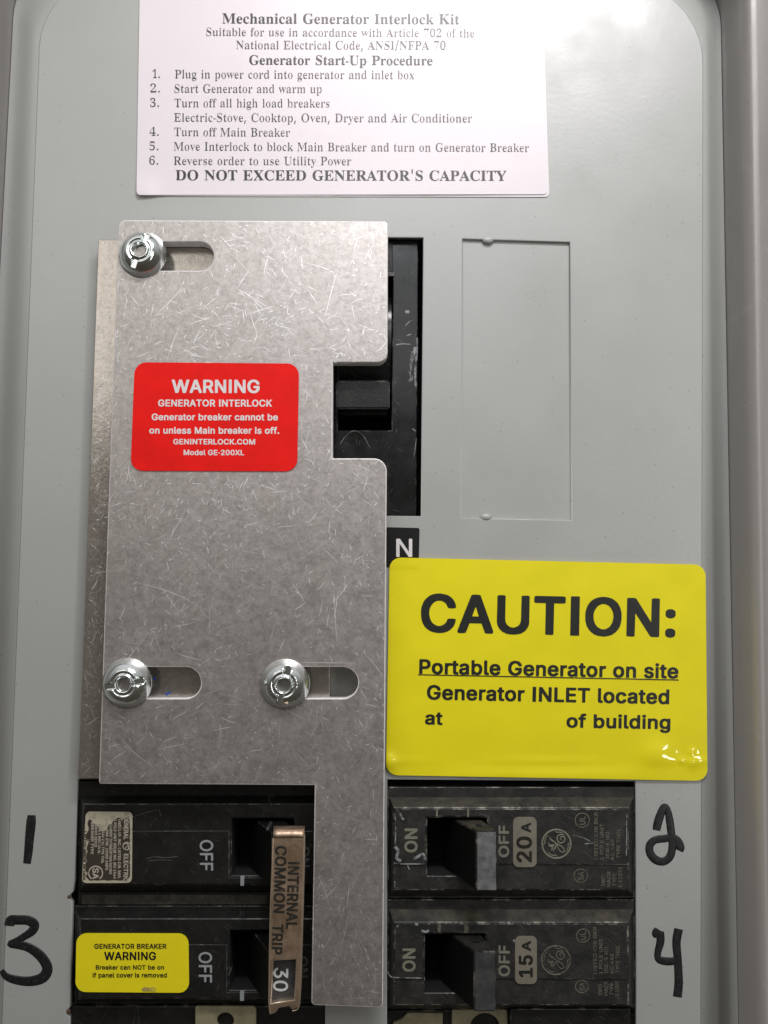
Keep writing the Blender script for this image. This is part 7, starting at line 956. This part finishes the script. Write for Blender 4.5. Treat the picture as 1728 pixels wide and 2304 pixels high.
def scratches(parent, outline, holes, z, n, seed, dirs=None, kmax=140):
    """hair-fine scratches in the metal: each a thin curved sliver, wide in the middle, pointed at the ends"""
    rd = random.Random(seed); V = []; Fc = []; mi = []
    xs = [p[0] for p in outline]; ys = [p[1] for p in outline]; made = 0
    clus = [(rd.uniform(min(xs), max(xs)), rd.uniform(min(ys), max(ys)), rd.uniform(20, 90), rd.uniform(0, math.pi)) for _ in range(70)]
    py_ = lambda y: y < 1150
    while made < n:
        if rd.random() < .45:
            c = rd.choice(clus); x = rd.gauss(c[0], c[2]); y = rd.gauss(c[1], c[2]); a = rd.gauss(c[3], .35)
        else:
            x = rd.uniform(min(xs), max(xs)); y = rd.uniform(min(ys), max(ys)); a = rd.uniform(0, math.pi) if rd.random() < .5 else rd.gauss(rd.choice((.75, 2.2, 1.5)), .3)
        L = min(kmax, 4 + rd.expovariate(1 / 8.0) + (rd.expovariate(1 / 26.0) if rd.random() < .13 else 0))
        s = rd.random() ** (2.2 if py_(y) else 3.6)
        w = (.55 + .9 * s) * (1 if L > 12 else 1.25); cur = rd.gauss(0, .0035) * (1 + 25 / L) * .6
        pts = []; px, py = x, y; ns = 3 if L < 30 else 7
        for k in range(ns + 1):
            pts.append((px, py, a)); px += math.cos(a) * L / ns; py += math.sin(a) * L / ns; a += cur * L / ns + rd.gauss(0, .03)
        if not all(inside(p[0], p[1], outline) and not any(inside(p[0], p[1], h_) for h_ in holes) for p in (pts[0], pts[len(pts) // 2], pts[-1])): continue
        zz = z + rd.uniform(.05, .35); b = len(V)
        for k, (px, py, aa) in enumerate(pts):
            ww = w * (.15 + .85 * math.sin(math.pi * (k + .3) / (ns + .6))) / 2; nx_, ny_ = -math.sin(aa) * ww, math.cos(aa) * ww
            V += [U(px + nx_, py + ny_, zz), U(px - nx_, py - ny_, zz)]
        for k in range(ns): Fc.append((b + 2 * k, b + 2 * k + 1, b + 2 * k + 3, b + 2 * k + 2)); mi.append(0 if s < .38 else 1 if s < .72 else 2)
        made += 1
    o = link('scratches', mesh_of(V, Fc, mi), [M['scr0'], M['scr1'], M['scr2']], None)
    o.parent = parent
    o['kind'] = 'stuff'
    return o
red_area = [(303, 815), (673, 818), (668.5, 1060.5), (293.5, 1059)]
PO = [p[:2] for p in plate_pts]
scratches(fp, PO, [red_area] + [slot(300, 483, 576, 35), slot(262, 455, 1536, 38), slot(620, 808, 1536, 38)], ZP, 7500, 5)
scratches(bp, [(223, 542), (262, 542), (240, 1300), (218, 1750), (178, 1750), (196, 1304)], [], 38, 420, 8, kmax=30)

def dome_nut(x, y, th, label, first=[]):
    root = thing('domed_nut', x, y, ZP, label, 'nut', 'domed nuts holding the interlock plate')
    if not first:
        prof = [(0, 14), (13.5, 14), (14, 15), (14.5, 31), (17, 33.5), (20, 33), (21.5, 30), (23, 29.2), (25, 31), (28, 31.5), (34, 28.3), (41, 22), (46, 15.5), (50, 8.5), (52.5, 3.2), (53.6, 1), (53.4, .3)]
        nt = 160; vs_ = []; fs_ = []
        rr = []
        for (r0, z0), (r1, z1) in zip(prof[1:], prof[2:]):
            k = max(1, int((r1 - r0) / 1.5)); rr += [(r0 + (r1 - r0) * i / k, z0 + (z1 - z0) * i / k) for i in range(k)]
        rr.append(prof[-1])
        for r, z in rr:
            for i in range(nt):
                a = 2 * math.pi * i / nt; px, py = r * math.cos(a), r * math.sin(a)
                d = abs(py); zz = z
                if 19 < r < 49.5: zz = z - max(0, z - 20.5) * min(1, max(0, (7.6 - d) / 1.2))
                vs_.append((px / 1000, py / 1000, zz / 1000))
        for j in range(len(rr) - 1):
            for i in range(nt): fs_.append((j * nt + i, (j + 1) * nt + i, (j + 1) * nt + (i + 1) % nt, j * nt + (i + 1) % nt))
        me = mesh_of(vs_, fs_); smooth(me); me.materials.append(M['zinc'])
        b = bmesh.new(); 
        bmesh.ops.create_circle(b, cap_ends=True, segments=32, radius=.0145)
        for v in b.verts: v.co.z = .020 + .001 * noise.noise(v.co * 900)
        me2 = bpy.data.meshes.new('m'); b.to_mesh(me2); b.free(); me2.materials.append(M['zincd'])
        first += [me, me2]
    for nm, me in (('dome', first[0]), ('stud_end', first[1])):
        o = bpy.data.objects.new(nm, me); col.objects.link(o); o.parent = root
    root.rotation_euler = (0, 0, th)
    return root
dome_nut(321, 573, math.radians(68), 'domed slotted nut at the top left corner of the scratched plate')
dome_nut(286, 1537, math.radians(10), 'domed slotted nut at the lower left, its slot lying almost level')
dome_nut(641, 1539, math.radians(76), 'domed slotted nut in the middle slot, right of the lower left one')

# ---------------------------------------------------------------- labels
lab = thing('instruction_label', 770, 220, 2, 'white instruction label with black serif lettering at the top of the cover', 'label')
def curl(x, y):
    z = 0
    z += 5 * math.exp(-((x - 320) ** 2 / 900 + (y - 432) ** 2 / 900))
    z += .5 * math.sin(x / 120) * math.exp(-((y - 440) / 60) ** 2)
    for bx, by in ((1006, 290), (1193, 280), (1010, 350), (1190, 300), (1168, 345)): z += 1.0 * math.exp(-((x - bx) ** 2 + (y - by) ** 2) / 28)
    return z
sheet('label_backing', [(316, -60), (1222, 14), (1236, 443), (312, 441)], 10, 2.0, M['white'], lab, 1.2)
sheet('label_sheet', [(315, -60), (1216, 8), (1231, 437), (307, 438.5)], 9, 4.2, M['white'], lab, 1.2, curl, 60, 60)
Z1 = lambda v: v * .6631
def L1(s, font, x0, x1, b0, b1, h, mat): text(s, font, (200 + Z1(x0), Z1(b0)), (200 + Z1(x1), Z1(b1)), Z1(h), 4.9, mat, lab, zf=curl)
L1('Mechanical Generator Interlock Kit', 'serif_bold', 452, 1257, 79, 82, 34, M['inksb'])
L1('Suitable for use in accordance with Article 702 of the', 'serif', 398, 1308, 121, 126, 27, M['inks'])
L1('National Electrical Code, ANSI/NFPA 70', 'serif', 500, 1210, 166, 168, 28, M['inks'])
L1('Generator Start-Up Procedure', 'serif_bold', 544, 1166, 219, 221, 32, M['inksb'])
for s, x0, x1, b0, b1 in (('1.', 216, 241, 264, 264), ('Plug in power cord into generator and inlet box', 292, 1104, 265, 268), ('2.', 209, 241, 313, 313), ('Start Generator and warm up', 290, 790, 314, 315),
                          ('3.', 208, 238, 362, 362), ('Turn off all high load breakers', 290, 816, 363, 364), ('Electric-Stove, Cooktop, Oven, Dryer and Air Conditioner', 289, 1300, 412, 415),
                          ('4.', 206, 237, 460, 460), ('Turn off Main Breaker', 289, 682, 461, 463), ('5.', 206, 236, 509, 509), ('Move Interlock to block Main Breaker and turn on Generator Breaker', 288, 1493, 510, 515),
                          ('6.', 205, 235, 558, 558), ('Reverse order to use Utility Power', 288, 890, 559, 560)):
    L1(s, 'serif', x0, x1, b0, b1, 28, M['inks'])
L1("DO NOT EXCEED GENERATOR'S CAPACITY", 'serif_bold', 294, 1417, 611, 613, 34, M['inksb'])

rl = thing('red_warning_label', 484, 938, ZP + 1, 'red warning label with white lettering on the scratched plate', 'label')
sheet('label_sheet', [(303, 815), (673, 818), (668.5, 1060.5), (293.5, 1059)], 27, ZP + 2.5, M['red'], rl, 2)
def L5(s, x0, x1, b, h): text(s, 'sans_bold', (150 + x0 * .3014, 440 + b * .3014), (150 + x1 * .3014, 440.4 + b * .3014), h * .3014, ZP + 2.9, M['inkw'], rl)
L5('WARNING', 785, 1440, 1474, 101); L5('GENERATOR INTERLOCK', 683, 1533, 1575, 53); L5('Generator breaker cannot be', 635, 1577, 1678, 51)
L5('on unless Main breaker is off.', 617, 1587, 1778, 51); L5('GENINTERLOCK.COM', 795, 1407, 1858, 42); L5('Model GE-200XL', 873, 1325, 1938, 41)

nl = thing('letter_sticker', 905, 1220, 1, 'small black sticker with a white letter N, above the big yellow label', 'sticker')
sheet('sticker_sheet', [(868, 1186), (944, 1188), (942, 1277), (868, 1276)], 4, 1.4, M['label_black'], nl, 1)
text('N', 'sans', (891.5, 1253), (927.5, 1253), 41, 1.8, M['inkw'], nl, 'printed_letter')

cl = thing('caution_label', 1230, 1500, 2, 'big yellow caution label with large black lettering right of the scratched plate', 'label')
def wav(x, y):
    z = 0
    z += 2.5 * math.exp(-((y - 1744) / 16) ** 2) * (.5 - .5 * math.cos((x - 869) / 722 * 2 * math.pi))
    z += 6.5 * math.exp(-((x - 876) ** 2 / 190 + (y - 1716) ** 2 / 340))
    z += 5.0 * math.exp(-((x - 1478) ** 2 / 1500 + (y - 1698) ** 2 / 900))
    z += 2.2 * math.exp(-((x - 1558) ** 2 + (y - 1718) ** 2) / 160) + 1.5 * math.exp(-((x - 1556) ** 2 + (y - 1692) ** 2) / 90) + 1.2 * math.exp(-((x - 1533) ** 2 + (y - 1712) ** 2) / 40)
    z += 1.2 * math.exp(-((y - 1712) / 10) ** 2) * (.5 + .5 * math.sin(x / 60)) * (1 if x > 880 else 0)
    z += .9 * math.exp(-max(0, abs(x - 906) - 36) ** 2 / 12) * math.exp(-max(0, y - 1276) ** 2 / 12)
    z += 1.0 * noise.noise(Vector((x / 80, y / 80, 1)))
    return z
sheet('label_sheet', [(876.5, 1254), (1587.5, 1270.5), (1592, 1757), (868.5, 1744)], 26, 5.0, M['yellow'], cl, 3, wav, 200, 140)
def L4(s, x0, x1, b0, b1, h): text(s, 'sans_bold', (828 + x0 * .5425, 1200 + b0 * .5425), (828 + x1 * .5425, 1200 + b1 * .5425), h * .5425, 5.7, M['inkb'], cl, zf=wav)
L4('CAUTION:', 218, 1274, 411, 433, 163); L4('Portable Generator on site', 212, 1287, 583, 603, 62); L4('Generator INLET located', 244, 1249, 690, 709, 62)
L4('at', 236, 309, 793, 795, 56); L4('of building', 823, 1254, 806, 813, 58)
slab('underline', [(828 + 207 * .5425, 1200 + 584 * .5425), (828 + 1289 * .5425, 1200 + 606 * .5425), (828 + 1289 * .5425, 1200 + 610 * .5425), (828 + 207 * .5425, 1200 + 588 * .5425)], 4.5, 6.0, M['inkb'], cl, (), 0)

yl = thing('breaker_warning_label', 296, 2168, 24, 'small yellow generator breaker warning label on the black two-pole breaker', 'label')
sheet('label_sheet', [(172, 2100), (424, 2100.5), (425.5, 2234), (169.5, 2232)], 23, 27, M['yellow2'], yl, 2)
def L2(s, x0, x1, b, h): text(s, 'sans_bold', (x0 * .5425, 1720 + b * .5425), (x1 * .5425, 1720 + b * .5425), h * .5425, 27.5, M['inkb'], yl)
L2('GENERATOR BREAKER', 391, 690, 765, 21.5); L2('WARNING', 432, 647, 812, 35); L2('Breaker can NOT be on', 397, 680, 851, 19); L2('if panel cover is removed', 384, 692, 884, 20)
slab('rubbed_spot', [(318, 2226), (325, 2220), (336, 2222), (345, 2219), (352, 2224), (350, 2232), (335, 2230), (322, 2231)], 27.2, 27.8, mat_print('rubbed_grey_spot', (.40, .33, .10), (.75, .6, .03), 1, 60, .4, .6), yl, (), 0)

gl = thing('rating_label', 242, 1906, 24, 'worn brown and cream rating label with turned lettering on the left breaker', 'label')
sheet('label_sheet', [(193, 1826), (298, 1827), (296.5, 1986.5), (184, 1987)], 10, 27, M['rate'], gl, 1.5)
rg = [(197, 1838), (205, 1832)]
rnd = random.Random(4)
fld = []
for x in range(200, 292, 5): fld.append((x, 1842 + (26 * math.exp(-((x - 230) / 22) ** 2)) + rnd.uniform(-5, 5) - (8 if x > 275 else 0)))
for y in range(1846, 1976, 6): fld.append((292 + rnd.uniform(-1, 1), y))
fld.append((286, 1981))
for x in range(278, 200, -7): fld.append((x, 1981 + rnd.uniform(-1, 1)))
for y in range(1972, 1850, -7): fld.append((199 + rnd.uniform(-4, 3) - (y - 1850) * .04, y))
slab('printed_field', fld, 26.5, 27.5, M['rated'], gl, (), 0)
def LG(s, x, y0, y1, h, nm='text_line'): text(s, 'sans_bold', (x, y0), (x - 1, y1), h, 28.1, M['ratet'], gl, nm)
LG('GENERAL', 279, 1837, 1889, 10.5); LG('ELECTRIC', 278.5, 1921, 1984, 10.5)
ringmark(gl, 285, 1904, 9.5, 2, 28.1, M['ratet']); stroke('emblem', [[(279, 1900), (284, 1897), (288, 1902), (283, 1907), (281, 1911)], [(286, 1899), (290, 1904), (288, 1910)]], 2, 28.1, M['ratet'], gl, .08)
for s, x, y0, y1 in (('UND. LAB. INC. LISTED CIR. BKR.', 266, 1843, 1977), ('2 POLE UNIT ISSUE NO. MC-1564', 256, 1843, 1977), ('CURRENT INTERRUPTING RATING', 246.5, 1852, 1967), ('RMS SYM. 10000 AMPS', 238, 1866, 1958), ('120/240 V AC TYPE THQL', 229, 1856, 1943), ('60/75 C WIRE CU-AL', 221, 1852, 1921), ('SERVICE DEVICE', 213, 1852, 1906), ('BREAKER TYPE', 205, 1850, 1922)):
    LG(s, x, y0, y1, 6.2)
text('LISTED MADE IN USA', 'sans_bold', (189, 1870), (186, 1980), 6, 28.1, M['rated'], gl)
ringmark(gl, 215, 1965, 17, 3, 28.2, M['ratet'], gap=(math.radians(125), math.radians(415)))
text('SA', 'sans_bold', (208, 1953), (208, 1978), 14, 28.2, M['ratet'], gl, 'certification_mark')
for o in bpy.data.objects:
    if o.type == 'MESH': o.data.name = o.name
